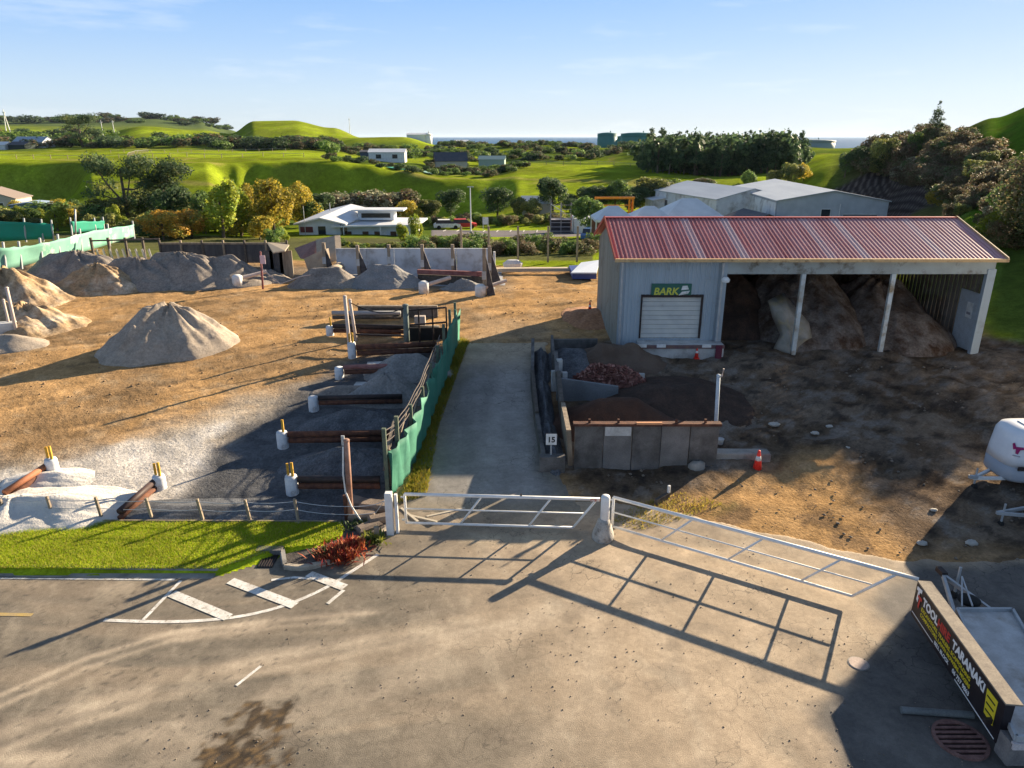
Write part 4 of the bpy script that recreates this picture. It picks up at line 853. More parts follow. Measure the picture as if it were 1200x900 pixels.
# hip roofed marquees
def marquee(cx, cy, w_, d_, eave, rise, label, rz=0):
    wf = Wp(cy) / cy; cx *= wf; cy *= wf; w_ *= wf; d_ *= wf; eave *= wf; rise *= wf
    o = empty('marquee', (cx, cy, L1(cx, cy)), label, 'marquee', None, rz)
    hx, hy = w_ / 2, d_ / 2; mb = MB()
    mb.add([(-hx, -hy, eave), (hx, -hy, eave), (hx, hy, eave), (-hx, hy, eave), (-hx * .25, 0, eave + rise), (hx * .25, 0, eave + rise), (-hx, -hy, eave - .25), (hx, -hy, eave - .25), (hx, hy, eave - .25), (-hx, hy, eave - .25)],
           [(0, 1, 5, 4), (1, 2, 5), (2, 3, 4, 5), (3, 0, 4), (6, 7, 1, 0), (7, 8, 2, 1), (8, 9, 3, 2), (9, 6, 0, 3), (9, 8, 7, 6)])
    me = bpy.data.meshes.new('canopy'); me.from_pydata([Vector(v) for v in mb.v], [], mb.f); link_mesh('canopy', me, roof_white, o)
    for sx in (-1, 1):
        for sy in (-1, 1):
            m_ = MB(); m_.tube([(sx * (hx - .1), sy * (hy - .1), -.3), (sx * (hx - .1), sy * (hy - .1), eave)], .07, 6)
            me = bpy.data.meshes.new('pole'); me.from_pydata([Vector(v) for v in m_.v], [], m_.f); link_mesh('pole', me, white_metal, o)
    m_ = MB(); m_.box((0, hy - .12, eave / 2), (w_ - .4, .06, eave)); me = bpy.data.meshes.new('rear_wall'); me.from_pydata([Vector(v) for v in m_.v], [], m_.f); link_mesh('rear_wall', me, M('marquee_wall', (.25, .12, .1)), o)
marquee(at(716, 66), 66, 3.6, 4.2, 2.3, 1.05, 'small white peaked canopy nearest the orange gantry')
marquee(at(758, 67), 67, 3.4, 3.6, 2.3, .9, 'small white peaked canopy, middle of three above the red roof')
marquee(at(803, 70), 70, 5.6, 6, 2.3, 1.5, 'largest white peaked canopy, right of three above the red roof')
# orange gantry, rails, container, scaffold
def w3(px, py, y): return Y(px, py, y)
y0 = Wp(84); z0 = gz(717, y0); xa, xb = at(697, y0) * 1.0, at(736, y0)
ga = empty('gantry', ((xa + xb) / 2, y0, z0), 'orange steel portal frame standing behind the white canopies', 'gantry'); th_ = w3(717, 232, y0).z
for xx in (xa, xb, xb + .55): MB().box((xx, y0, (z0 + th_) / 2), (.28, .28, th_ - z0)).build('column', orange_paint, ga)
MB().box(((xa + xb) / 2 + .3, y0, th_), (xb - xa + 1.0, .35, .32)).build('beam', orange_paint, ga)
MB().box(((xa + xb) / 2 + .2, y0, th_ - 1.1), (xb - xa, .12, .12)).build('tie_rail', orange_paint, ga)
y0 = Wp(83); z0 = gz(684, y0); xa, xb = at(669, y0), at(697, y0); tz = w3(684, 243, y0).z
ga = empty('orange_railing', ((xa + xb) / 2, y0, z0), 'low orange steel railing left of the portal frame', 'railing')
for k in range(5): MB().box((xa + (xb - xa) * k / 4, y0, (z0 + tz) / 2), (.12, .12, tz - z0)).build('post', orange_paint, ga)
for zz in (tz, tz - .5, tz - 1.0): MB().box(((xa + xb) / 2, y0, zz), (xb - xa, .1, .12)).build('rail', orange_paint, ga)
y0 = Wp(81); z0 = gz(680, y0); ct = empty('container', (at(681, y0), y0, z0), 'white storage container beside the grey scaffold tower', 'container')
MB().box((at(681, y0), y0, z0 + 1.0), (2.6, 5, 2.6)).build('body', white_paint, ct); MB().box((at(681, y0), y0 - 2.53, z0 + 1.0), (2.2, .05, 2.2)).build('door', clad_white, ct)
y0 = Wp(80); z0 = gz(657, y0); xa, xb = at(645, y0), at(669, y0); tz = w3(657, 238, y0).z
sc = empty('scaffold_tower', ((xa + xb) / 2, y0, z0), 'grey scaffold tower with stair and boarded lower half by the car park', 'scaffold')
gsteel = M('scaffold_grey', (.3, .27, .29), (.36, .33, .34), rough=.6)
for xx in (xa, (xa + xb) / 2, xb):
    for yy in (y0 - .7, y0 + .9): MB().tube([(xx, yy, z0 - .2), (xx, yy, tz)], .06, 6).build('upright', gsteel, sc)
for k in range(7): MB().box(((xa + xb) / 2, y0 - .7, z0 + .35 + k * (tz - z0) * .145), (xb - xa, .07, .12 if k < 4 else .06)).build('board', gsteel, sc)
MB().bar((xa, y0 - .75, tz - .1), ((xa + xb) / 2 + .4, y0 - .75, tz - 1.3), .08, .1).build('brace', white_metal, sc)
MB().box(((xa + xb) / 2, y0 + .1, (z0 + tz) / 2 - .2), (xb - xa, 1.5, .08)).build('deck', gsteel, sc)
MB().box(((xa + xb) / 2, y0 + .88, z0 + 1), (xb - xa, .05, 2)).build('back_panel', M('scaffold_dark', (.08, .07, .08)), sc)
# car park
def flatc(c, amp=.2): return lambda A, B, d: np.array(c)[None, :] * (1 - amp / 2 + amp * fbm(A * .8, B * .8, 95, 4))[:, None]
cp = [(at(a, Wp(b)), Wp(b)) for a, b in ((506, 72.5), (664, 72.5), (700, 76), (664, 83), (506, 83))]
sheet('car_park', None, .4, flatc((.15, .135, .14)), asphalt_mat, lift=.03, world=cp, edge=.2)
mb = MB()
for k in range(10):
    px = 520 + k * 15.5; yy = Wp(82); x = at(px, yy); z = L1(x, yy) + .08; mb.bar((x, yy - 1.5, L1(x, yy - 1.5) + .06), (x + .2, yy + 1.5, L1(x, yy + 1.5) + .06), .14, .02)
tag(mb.build('parking_line', paint), kind='structure')
y = Wp(78); x = at(552, y); lp = empty('lamp_post', (x, y, L1(x, y)), 'tall white lamp post standing in the car park', 'lamp post'); tz = w3(551, 219, y).z
MB().tube([(x, y, L1(x, y)), (x, y, tz)], [.1, .06], 8).build('pole', white_metal, lp)
MB().box((x + .02, y, tz), (.9, .2, .1)).build('lamp_head', galv, lp)
MB().box((x, y, L1(x, y) + .15), (.4, .4, .5)).build('footing', concrete, lp)
y = Wp(83.5); x = at(569, y); z = L1(x, y); sg = empty('sign_board', (x, y, z), 'blank white notice board on two posts beyond the car park', 'sign')
MB().box((x, y, z + 1.5), (.9, .06, 1.1)).build('panel', white_paint, sg)
for k in (-1, 1): MB().box((x + k * .38, y + .05, z + .8), (.07, .07, 1.9)).build('post', white_metal, sg)
def car(x, y, z, rz, mat, label):
    c = empty('parked_car', (x, y, z), label, 'car', 'vehicles far off by the car park', rz)
    def bb(mb, nm, m, par=c):
        me = bpy.data.meshes.new(nm); me.from_pydata([Vector(v) for v in mb.v], [], mb.f); return link_mesh(nm, me, m, par)
    side = [(-2.1, .3), (2.1, .3), (2.15, .75), (1.3, .9), (-1.9, .92), (-2.15, .7)]
    bb(MB().prism([(a, -.85, b) for a, b in side], (0, 1.7, 0)), 'body', mat)
    bb(MB().prism([(-1.8, -.72, .92), (1.2, -.72, .9), (.5, -.72, 1.42), (-1.5, -.72, 1.45)], (0, 1.44, 0)), 'cabin', glass_dark)
    bb(MB().box((-.5, 0, 1.46), (1.9, 1.4, .05)), 'roof', mat)
    for sx in (-1.3, 1.35):
        for sy in (-.8, .8): bb(MB().tube([(sx, sy - .1, .32), (sx, sy + .1, .32)], .32, 12), 'wheel', black_rubber)
car(at(524, 116), 116, gz(524, 116), .1, white_paint, 'small white car left of the notice board beyond the car park')
car(at(543, 117), 117, gz(543, 117), .15, red_paint, 'small red car left of the notice board beyond the car park')
car(at(693, 92), 92, gz(693, 92), 1.2, M('blue_car', (.1, .2, .4), rough=.3), 'blue car half hidden under the round tree by the red roof')
gable('kiosk', at(628, 104), 104, gz(628, 104), 4, 4, 1.6, .8, 1.57, cream, roof_pale, 'little pale hut with a low gabled roof among the border shrubs')
# white house
hwall = M('house_wall', (.62, .66, .7), (.56, .6, .64), sc=1, rough=.7)
hy = 97.0; zh = L1(at(420, hy), hy); ho = empty('white_house', (at(420, hy), hy, zh), 'low white house with pale gabled roofs and a long flat roofed wing', 'house')
def hx(px): return Y(px, 265, hy).x
def hz(py, y=hy): return Y(600, py, y).z
def hb(mb, nm, m): return mb.build(nm, m, ho)
ez = hz(263); xa, xm, xb = hx(350), hx(402), hx(488)
hb(MB().prism([(xa, hy, zh - 1), (xm - .4, hy, zh - 1), (xm - .4, hy, ez), (xa, hy, ez)], (0, 9, 0)), 'wall', hwall)
pk = hz(246, hy + 4.5)
mb = MB(); mb.prism([(xa - .5, hy - .4, ez), (xa - .5, hy - .4, ez + .18), (xm + .2, hy + 4.5, pk + .18), (xm + .2, hy + 4.5, pk)], (.0, 0, 0)) if 0 else None
mb = MB(); mb.prism([(xa - .6, hy - .5, ez - .05), ((xa + xm) / 2, hy - .5, ez + .75), (xm + .5, hy - .5, ez - .05), (xm + .5, hy - .5, ez + .12), ((xa + xm) / 2, hy - .5, ez + .95), (xa - .6, hy - .5, ez + .12)], (2.2, 10, .9)); hb(mb, 'roof', roof_white)
hb(MB().prism([(xa, hy + .02, ez), (xm - .4, hy + .02, ez), ((xa + xm) / 2, hy + .02, ez + .78)], (0, .2, 0)), 'gable_wall', hwall)
hb(MB().box(((xm + xb) / 2, hy + 3.5, (zh - 1 + hz(265)) / 2), (xb - xm - .8, 6, hz(265) - zh + 1)), 'wing_wall', hwall)
hb(MB().prism([(xm - 1.4, hy - .6, hz(266)), (xb + .2, hy - .2, hz(265)), (xb + .6, hy + 8, hz(257, hy + 8)), (xm + .5, hy + 8, hz(256, hy + 8))], (0, 0, .22)), 'wing_roof', roof_white)
hb(MB().box((hx(435), hy + 5, hz(256)), (5, 2.4, 1.3)), 'clerestory', hwall); hb(MB().box((hx(435), hy + 3.76, hz(256)), (4.0, .06, .6)), 'clerestory_glass', glass_dark)
hb(MB().box((hx(438), hy + 5, hz(249.5)), (7.2, 3.6, .2)), 'upper_roof', roof_white)
hb(MB().box((hx(359), hy - .04, hz(269)), (1.7, .08, .75)), 'window', M('maroon_glass', (.14, .05, .06), rough=.2))
hb(MB().box((hx(377), hy - .04, hz(274)), (1.0, .08, 2.0)), 'door', glass_dark)
for px in (407, 427, 441, 460): hb(MB().box((hx(px), hy + .45, hz(277)), (.8, .08, 1.2)), 'window', M('house_window', (.12, .07, .05), rough=.15))
hb(MB().box((hx(448), hy + .4, hz(279)), (.9, .1, 2.0)), 'door', white_paint)
for px in (403, 446, 470, 486): hb(MB().box((hx(px), hy - .35, (zh + hz(266)) / 2), (.14, .14, hz(266) - zh)), 'veranda_post', white_paint)
hb(MB().tube([(hx(373), hy + 7, ez), (hx(373), hy + 7, hz(238, hy + 7))], .07, 6), 'flue', galv)
hb(MB().tube([(hx(361), hy - 1.5, zh), (hx(361), hy - 1.5, hz(240))], .05, 6), 'aerial_pole', galv)
# distant houses
gable('blue_shed', at(48, 92), 92, gz(48, 92), 4.2, 3.4, 1.9, .25, .25, M('blue_boards', (.16, .22, .27), (.3, .36, .4), sc=3, rough=.7, stretch=(.3, .3, 4)), M('blue_roof', (.33, .42, .52), rough=.5), 'small blue boarded shed with an open dark bay at the left', 'shed', wins=[('front', -1.5, .8, 1.2, 1.7, M('dark_bay', (.01, .01, .012)), 'open_bay')])
gable('pale_house', at(2, 98), 98, gz(2, 98), 7, 5, 2.2, 1.2, .2, cream, M('brown_roof', (.25, .2, .17)), 'cream house with brown roof cut by the left frame edge', 'house', wins=[('front', 1.5, 1.2, 1, 1, glass_dark, 'window')])
gable('farmhouse', at(41, 395), 395, gz(41, 395), 9, 17, 3.0, 2.6, 1.45, M('fh_wall', (.6, .62, .66)), M('fh_roof', (.33, .4, .47)), 'far grey roofed farmhouse on the left plateau', 'house', wins=[('left', 3, 1.6, 2, 1.3, glass_dark, 'window'), ('left', -3, 1.6, 2, 1.3, glass_dark, 'window')])
gable('barn', at(27, 380), 380, gz(27, 380), 8, 9, 2.0, 1.5, 1.45, M('barn_wall', (.03, .045, .04)), roof_dark, 'dark barn below the far grey roofed farmhouse', 'barn')
gable('cottage', at(5, 380), 380, gz(5, 380), 7, 7, 2.0, 1.5, 1.45, white_paint, roof_white, 'tiny white cottage at the far left edge of the plateau', 'house')
gable('far_house', at(455, 232), 232, gz(455, 232) + .4, 6, 11, 2.4, .9, 1.6, white_paint, roof_white, 'far white flat looking house above the shaded bank', 'house', wins=[('left', 2.5, 1.2, 1.6, 1.2, glass_dark, 'window'), ('left', -2.5, 1.2, 1.6, 1.2, glass_dark, 'window')])
gable('dark_garage', at(437, 236), 236, gz(437, 236), 5, 7, 2.2, .5, 1.6, M('garage_wall', (.1, .12, .16)), roof_dark, 'dark low garage left of the far white house', 'garage')
gable('gabled_house', at(528, 236), 236, gz(528, 236) + .2, 7, 10, 2.0, 2.4, 1.75, cream, roof_dark, 'far house with steep dark roof and cream gable', 'house', wins=[('front', 0, 1.4, 1.2, 1.2, glass_dark, 'window')])
gable('far_house', at(577, 262), 262, gz(577, 262), 6, 9, 2.4, 1.1, 1.5, M('fh2', (.3, .4, .36)), M('fh2r', (.2, .3, .3)), 'far grey green house half hidden among trees', 'house')
# stock fences across the far pasture
def stock_fence(pts, label, step=5):
    w_ = [(at(a, b), b) for a, b in pts]; o = empty('stock_fence', (w_[0][0], w_[0][1], L1(*w_[0])), label, 'fence'); top = []; mbp = MB()
    for (x0_, y0_), (x1_, y1_) in zip(w_[:-1], w_[1:]):
        n = max(1, int(math.hypot(x1_ - x0_, y1_ - y0_) / step))
        for k in range(n):
            x = x0_ + (x1_ - x0_) * k / n; y = y0_ + (y1_ - y0_) * k / n; z = L1(x, y); top.append(Vector((x, y, z + 1.05)))
    for p in top[:90]: MB().box(p - Vector((0, 0, .5)), (.14, .14, 1.3)).build('post', timber, o)
    m_ = MB(); m_.tube(top, .035, 4); m_.build('wire', galv, o)
stock_fence([(-20, 224), (120, 222), (260, 220), (380, 224)], 'long stock fence along the front edge of the plateau field')
stock_fence([(130, 300), (240, 300), (350, 310)], 'farther stock fence across the bright plateau field')
stock_fence([(150, 222), (158, 260), (175, 320)], 'stock fence running away up the left plateau field')
stock_fence([(600, 245), (700, 247), (800, 236)], 'stock fence along the top edge of the central field')
# earthworks with green tarp below the far house
def small_sheet(pts, name, col, label, cat, lift=.25):
    w_ = [(at(a, b), b) for a, b in pts]; mb = MB(); mb.prism([(x, y, L1(x, y) + lift) for x, y in w_], (0, 0, .06)); tag(mb.build(name, M(name + '_mat', col, tuple(c * .7 for c in col), sc=.8, grain=.2)), label, cat)
small_sheet([(452, 205), (470, 203), (476, 207), (464, 210)], 'tarpaulin', (.03, .28, .2), 'green tarpaulin on the bank below the far white house', 'tarpaulin')
small_sheet([(496, 206), (507, 203), (510, 206), (498, 210)], 'tarpaulin', (.2, .38, .33), 'pale green tarpaulin lying on the bare earth patch', 'tarpaulin')
# storage tanks
def tank(px, y, rpx, top, base, label, mat=tank_green):
    x = at(px, y); r = rpx / 881 * y; zt = Z(y, top); zb = Z(y, base)
    o = empty('storage_tank', (x, y, zb), label, 'tank')
    MB().lathe((x, y, zb - 3), [(r, 0), (r, zt - zb + 3)], 36).build('shell', mat, o, True)
    MB().lathe((x, y, zt), [(r * 1.02, 0), (r * 1.02, .25), (r * .5, .9), (.1, 1.2)], 36).build('roof', mat, o, True)
    m_ = MB(); m_.lathe((x, y, zt - (zt - zb) * .12), [(r * 1.015, 0), (r * 1.03, 0), (r * 1.03, .5), (r * 1.015, .5)], 36); m_.build('wind_girder', mat, o, True)
    m_ = MB(); m_.box((x + r * .3, y, zt + 1.4), (.6, .6, 1.6)); m_.build('vent', mat, o)
tank(711, 560, 11.5, 157, 177, 'narrower green storage tank on the sea horizon'); tank(747, 575, 20, 157, 179, 'broad green storage tank right of the narrower one')
tank(726, 640, 6, 161, 176, 'grey green tank just showing between the two green tanks')
tank(950, 620, 26, 165, 176, 'long low grey green tank on the horizon at the right', M('tank_grey', (.2, .27, .27), rough=.6))
tank(501, 500, 5.5, 158, 167, 'small white tank on the horizon beside the green hill', white_paint)
gable('works_building', at(488, 500), 500, gz(488, 500) - 1, 8, 12, 4, 1, 1.6, white_paint, roof_white, 'low white works building left of the small white tank')
gable('works_building', at(541, 500), 500, gz(541, 500) - 1, 8, 9, 4.5, 1, 1.6, M('works_wall', (.4, .42, .5)), roof_white, 'small pale works building on the skyline before the sea')
# masts
def mast(px, y, top, r, label, lean=0, cat='mast'):
    x = at(px, y); z = L1(x, y) - 1; zt = Z(y, top); o = empty('mast', (x, y, z), label, cat)
    MB().tube([(x, y, z), (x + lean, y, zt)], [r, r * .55], 8).build('shaft', white_metal, o)
    MB().box((x + lean, y, zt - (zt - z) * .1), (r * 5, r, r)).build('cross_arm', white_metal, o)
mast(8, 700, 128, .5, 'white mast on the far left skyline, left one of its pair', 2); mast(14, 700, 129, .5, 'white mast on the far left skyline, right one of its pair', -3)
mast(122, 560, 141, .35, 'thin white mast left one of two near the lone pine'); mast(135, 560, 141, .35, 'thin white mast right one of two near the lone pine')
mast(410, 600, 138, .3, 'slim dark mast on the saddle right of the green hill')
# ================================================================== THE SHED
SY0 = 33.0; SY1 = 41.2; SXL = 5.02; SXR = 22.45; SE = 5.68; RY = 37.1; RZ = 7.0; GB = 1.1
clad_blue = M('blue_grey_steel_cladding', (.37, .43, .48), (.30, .35, .39), sc=.8, rough=.6, grain=.08, stretch=(1.6, 1, .12), dirt=(.2, .18, .15), dsc=1.0, dlo=.6, dhi=.85)
clad_side = M('weathered_side_cladding', (.36, .37, .33), (.27, .28, .25), sc=.9, rough=.7, grain=.1, stretch=(1, 1.6, .15), dirt=(.18, .14, .1), dsc=1.2, dlo=.55, dhi=.8)
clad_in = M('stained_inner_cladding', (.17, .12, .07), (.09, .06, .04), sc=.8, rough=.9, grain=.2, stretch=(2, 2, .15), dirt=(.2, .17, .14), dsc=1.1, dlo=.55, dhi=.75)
m_roof, t, b, o_ = _nodes('faded_red_roof'); L = t.links.new
tcn = t.nodes.new('ShaderNodeTexCoord'); sx = t.nodes.new('ShaderNodeSeparateXYZ'); L(tcn.outputs['Object'], sx.inputs[0])
dvn = t.nodes.new('ShaderNodeMath'); dvn.operation = 'DIVIDE'; dvn.inputs[1].default_value = .4; L(sx.outputs['X'], dvn.inputs[0])
fl = t.nodes.new('ShaderNodeMath'); fl.operation = 'FLOOR'; L(dvn.outputs[0], fl.inputs[0])
wn = t.nodes.new('ShaderNodeTexWhiteNoise'); wn.noise_dimensions = '1D'; L(fl.outputs[0], wn.inputs['W'])
rpn = t.nodes.new('ShaderNodeValToRGB'); el = rpn.color_ramp.elements; el[0].position = 0; el[0].color = (.38, .11, .11, 1); el[1].position = .5; el[1].color = (.44, .18, .18, 1)
for p_, c_ in ((.72, (.48, .15, .14)), (.84, (.5, .26, .26)), (.93, (.5, .4, .41))): e_ = el.new(p_); e_.color = (*c_, 1)
L(wn.outputs['Value'], rpn.inputs[0])
nn = t.nodes.new('ShaderNodeTexNoise'); nn.inputs['Scale'].default_value = 1.2; nn.inputs['Detail'].default_value = 9; mpn = t.nodes.new('ShaderNodeMapping'); mpn.inputs['Scale'].default_value = (2.2, .35, .35)
L(tcn.outputs['Object'], mpn.inputs[0]); L(mpn.outputs[0], nn.inputs['Vector'])
# the sheets fade towards the right hand end of the building
fd = t.nodes.new('ShaderNodeMapRange'); fd.inputs['From Min'].default_value = -9; fd.inputs['From Max'].default_value = 9; fd.inputs['To Min'].default_value = -.42; fd.inputs['To Max'].default_value = .25; L(sx.outputs['X'], fd.inputs['Value'])
an = t.nodes.new('ShaderNodeMath'); an.operation = 'ADD'; L(nn.outputs['Fac'], an.inputs[0]); L(fd.outputs[0], an.inputs[1])
r2 = t.nodes.new('ShaderNodeMapRange'); r2.inputs['From Min'].default_value = .25; r2.inputs['From Max'].default_value = .75; r2.inputs['To Max'].default_value = .8; L(an.outputs[0], r2.inputs['Value'])
mxn = t.nodes.new('ShaderNodeMix'); mxn.data_type = 'RGBA'; L(r2.outputs[0], mxn.inputs['Factor']); L(rpn.outputs[0], mxn.inputs['A']); mxn.inputs['B'].default_value = (.5, .3, .32, 1)
# worn rib tops: pale crest lines where the paint has gone
L(mxn.outputs['Result'], b.inputs['Base Color']); b.inputs['Roughness'].default_value = .5
def corrug(name, o, ux, uz, width, height, pitch, depth, mat, parent, trap=True):
    """profiled sheet: o corner, ux along width, uz up the sheet, real ribs of given pitch and depth"""
    ux = Vector(ux).normalized(); uz = Vector(uz).normalized(); n = ux.cross(uz); xs = []; k = 0; x = 0
    while x < width:
        for f_, d_ in ((0, 0), (.5, 0), (.6, 1), (.9, 1)): 
            if x + f_ * pitch < width: xs.append((x + f_ * pitch, d_ * depth))
        x += pitch
    xs.append((width, 0)); V = []
    for a, d_ in xs:
        p = Vector(o) + ux * a + n * d_; V += [p, p + uz * height]
    V2 = [v - n * .012 for v in V]; m_ = len(V)
    Fc = [(2 * i, 2 * i + 2, 2 * i + 3, 2 * i + 1) for i in range(len(xs) - 1)]
    mb = MB(); mb.add(V, Fc); mb.add(V2, [f[::-1] for f in Fc])
    me = bpy.data.meshes.new(name); oo = org(parent); me.from_pydata([Vector(v) - oo for v in mb.v], [], mb.f); me.update()
    return link_mesh(name, me, mat, parent)
shed = empty('open_shed', ((SXL + SXR) / 2, (SY0 + SY1) / 2, GB), 'long steel shed with faded red roof, open bays full of bark and soil', 'shed')
sl = Vector((0, RY - SY0 + .35, RZ - SE + .1)); ln_ = sl.length
corrug('roof', (SXL - .25, SY0 - .35, SE - .02), (1, 0, 0), sl, SXR - SXL + .5, ln_, .2, .045, m_roof, shed)
sl2 = Vector((0, SY1 + .2 - RY, SE - RZ))
corrug('rear_roof', (SXR + .25, SY1 + .2, SE + .02), (-1, 0, 0), -sl2, SXR - SXL + .5, sl2.length, .2, .04, m_roof, shed)
MB().box(((SXL + SXR) / 2, RY, RZ + .1), (SXR - SXL + .5, .34, .05)).build('ridge_cap', M('ridge_red', (.38, .06, .05), rough=.5), shed)
gut = M('cream_gutter', (.52, .33, .16), (.6, .42, .22), sc=2, rough=.6, grain=.15, dirt=(.2, .1, .05), dsc=2)
MB().box(((SXL + SXR) / 2, SY0 - .42, SE - .04), (SXR - SXL + .6, .15, .15)).build('gutter', gut, shed)
for xx in (SXL - .29, SXR + .29):
    mb = MB(); mb.bar((xx, SY0 - .4, SE + .02), (xx, RY, RZ + .1), .05, .16); mb.bar((xx, RY, RZ + .1), (xx, SY1 + .2, SE), .05, .16); mb.build('barge_board', gut if xx > 9 else M('barge_red', (.4, .1, .07)), shed)
BX = 9.85                                            # end of the closed bay
# front wall in pieces round the roller door
DX0, DX1, DZ0, DZ1 = 5.95, 8.95, 1.85, 3.75
dX = DX0
p0 = Y(750, 396, SY0); p1 = Y(822, 348, SY0); DX0, DX1, DZ0, DZ1 = p0.x, p1.x, p0.z, p1.z
fw = [(SXL, DX0, GB - .5, SE - .1), (DX1, BX, GB - .5, SE - .1), (DX0, DX1, DZ1, SE - .1), (DX0, DX1, GB - .5, DZ0)]
for xa, xb, za, zb in fw: corrug('front_wall', (xa, SY0, za), (1, 0, 0), (0, 0, 1), xb - xa, zb - za, .18, .03, clad_blue, shed)
mb = MB()
for k in range(9): mb.box(((DX0 + DX1) / 2, SY0 + .06, DZ0 + (k + .5) * (DZ1 - DZ0) / 9), (DX1 - DX0, .06, (DZ1 - DZ0) / 9 - .015))
rd_ = mb.build('roller_door', M('roller_door_paint', (.55, .55, .52), (.47, .48, .47), sc=2, rough=.6, grain=.06, dirt=(.33, .3, .3), dsc=2, dlo=.6, dhi=.8), shed)
MB().box(((DX0 + DX1) / 2, SY0 - .05, DZ1 + .06), (DX1 - DX0 + .15, .12, .12)).build('door_head', dark_steel, shed)
for xx in (DX0 - .04, DX1 + .04): MB().box((xx, SY0 - .02, (DZ0 + DZ1) / 2), (.08, .1, DZ1 - DZ0)).build('door_guide', dark_steel, shed)
# side walls
def side_wall(name, x, mat, inward):
    mb = MB(); n = 46; ys_ = [SY0 + (SY1 - SY0) * i / n for i in range(n + 1)]
    for i in range(n):
        a, c = ys_[i], ys_[i + 1]; ta = SE - .1 + (RZ - SE) * (1 - abs(a - RY) / 4.1); tc_ = SE - .1 + (RZ - SE) * (1 - abs(c - RY) / 4.1); dx = .02 if i % 2 else -.01
        mb.prism([(x + dx, a, GB - .6), (x + dx, c, GB - .6), (x + dx, c, tc_), (x + dx, a, ta)], (.02, 0, 0))
    return mb.build(name, mat, shed)
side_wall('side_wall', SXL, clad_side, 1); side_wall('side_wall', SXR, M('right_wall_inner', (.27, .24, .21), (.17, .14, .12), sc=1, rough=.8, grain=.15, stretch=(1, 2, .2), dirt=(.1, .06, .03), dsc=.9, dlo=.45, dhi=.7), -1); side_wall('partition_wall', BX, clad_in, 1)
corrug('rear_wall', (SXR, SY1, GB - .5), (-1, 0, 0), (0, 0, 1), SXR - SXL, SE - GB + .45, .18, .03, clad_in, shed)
# header over the open bays
MB().box(((BX + SXR) / 2, SY0 - .02, SE - .42), (SXR - BX, .14, .62)).build('header_beam', M('header_cladding', (.36, .4, .4), (.27, .29, .28), sc=1, rough=.6, grain=.1, dirt=(.12, .1, .07), dsc=1.5, dlo=.55, dhi=.7), shed)
colm = M('white_column_paint', (.55, .6, .62), (.42, .45, .45), sc=1.5, rough=.6, grain=.12, dirt=(.25, .18, .1), dsc=1.4, dlo=.48, dhi=.66)
for xx, w_ in ((13.6, .2), (17.8, .2)): MB().box((xx, SY0 - .05, (SE - .73 + GB - .4) / 2), (w_, w_ * .8, SE - .73 - GB + .4)).build('column', colm, shed)
MB().box((SXR - .14, SY0 - .03, (SE + GB - .4) / 2 - .3), (.38, .22, SE - GB)).build('corner_column', clad_blue, shed)
MB().box((BX + .05, SY0 - .08, (SE + GB) / 2 - .1), (.22, .14, SE - GB)).build('corner_column', clad_blue, shed)
MB().tube([(BX - .08, SY0 - .2, SE - .2), (BX - .08, SY0 - .2, GB)], .06, 8).build('downpipe', galv, shed)
MB().tube([(SXL + .12, SY0 - .12, SE - .2), (SXL + .12, SY0 - .12, GB)], .06, 8).build('downpipe', galv, shed)
MB().lathe((BX + .02, SY0 - .45, 4.62), [(.02, 0), (.17, .03), (.2, .14), (.1, .26)], 12).build('floodlight', white_metal, shed)
# rafters / purlins seen inside
for xx in (9.9, 13.6, 17.8, 22.2): mb = MB(); mb.bar((xx, SY0, SE - .15), (xx, RY, RZ - .12), .12, .2); mb.bar((xx, RY, RZ - .12), (xx, SY1, SE - .15), .12, .2); mb.build('rafter', dark_timber, shed)
# white sheet door leaning inside at the right, with notice
MB().box((SXR - .1, SY0 + 1.1, GB + 1.35), (.05, 1.5, 2.9)).build('white_panel', M('panel_white', (.46, .5, .54), (.4, .43, .46), rough=.6), shed)
nt_ = MB().box((SXR - .14, SY0 + .9, GB + 1.9), (.02, .45, .75)).build('notice', white_paint, shed)
MB().box((SXR - .155, SY0 + .9, GB + 1.75), (.01, .3, .12)).build('notice_band', M('notice_grey', (.3, .28, .3)), nt_)
# loading dock below the door
dk = empty('loading_dock', ((DX0 + DX1) / 2 + .1, SY0 - .6, GB - .1), 'low white painted block dock with timber lip under the roller door', 'dock')
MB().box(((DX0 + BX) / 2 + .0, SY0 - .42, GB + .22), (BX - DX0 + .3, .78, .85), bev=.03).build('block', pale_concrete, dk)
MB().box(((DX0 + BX) / 2, SY0 - .86, GB + .55), (BX - DX0 + .3, .08, .16)).build('timber_lip', M('dock_red', (.14, .09, .1), (.2, .12, .1), sc=3), dk)
for xx in (DX0 - .05, DX0 + .85, DX1 + .2): MB().box((xx, SY0 - .93, GB + .62), (.42, .05, .16)).build('pad', white_paint, dk)
MB().box((BX - .12, SY0 - .94, GB + .28), (.3, .06, .75)).build('red_patch', M('dock_maroon', (.13, .03, .05)), dk)
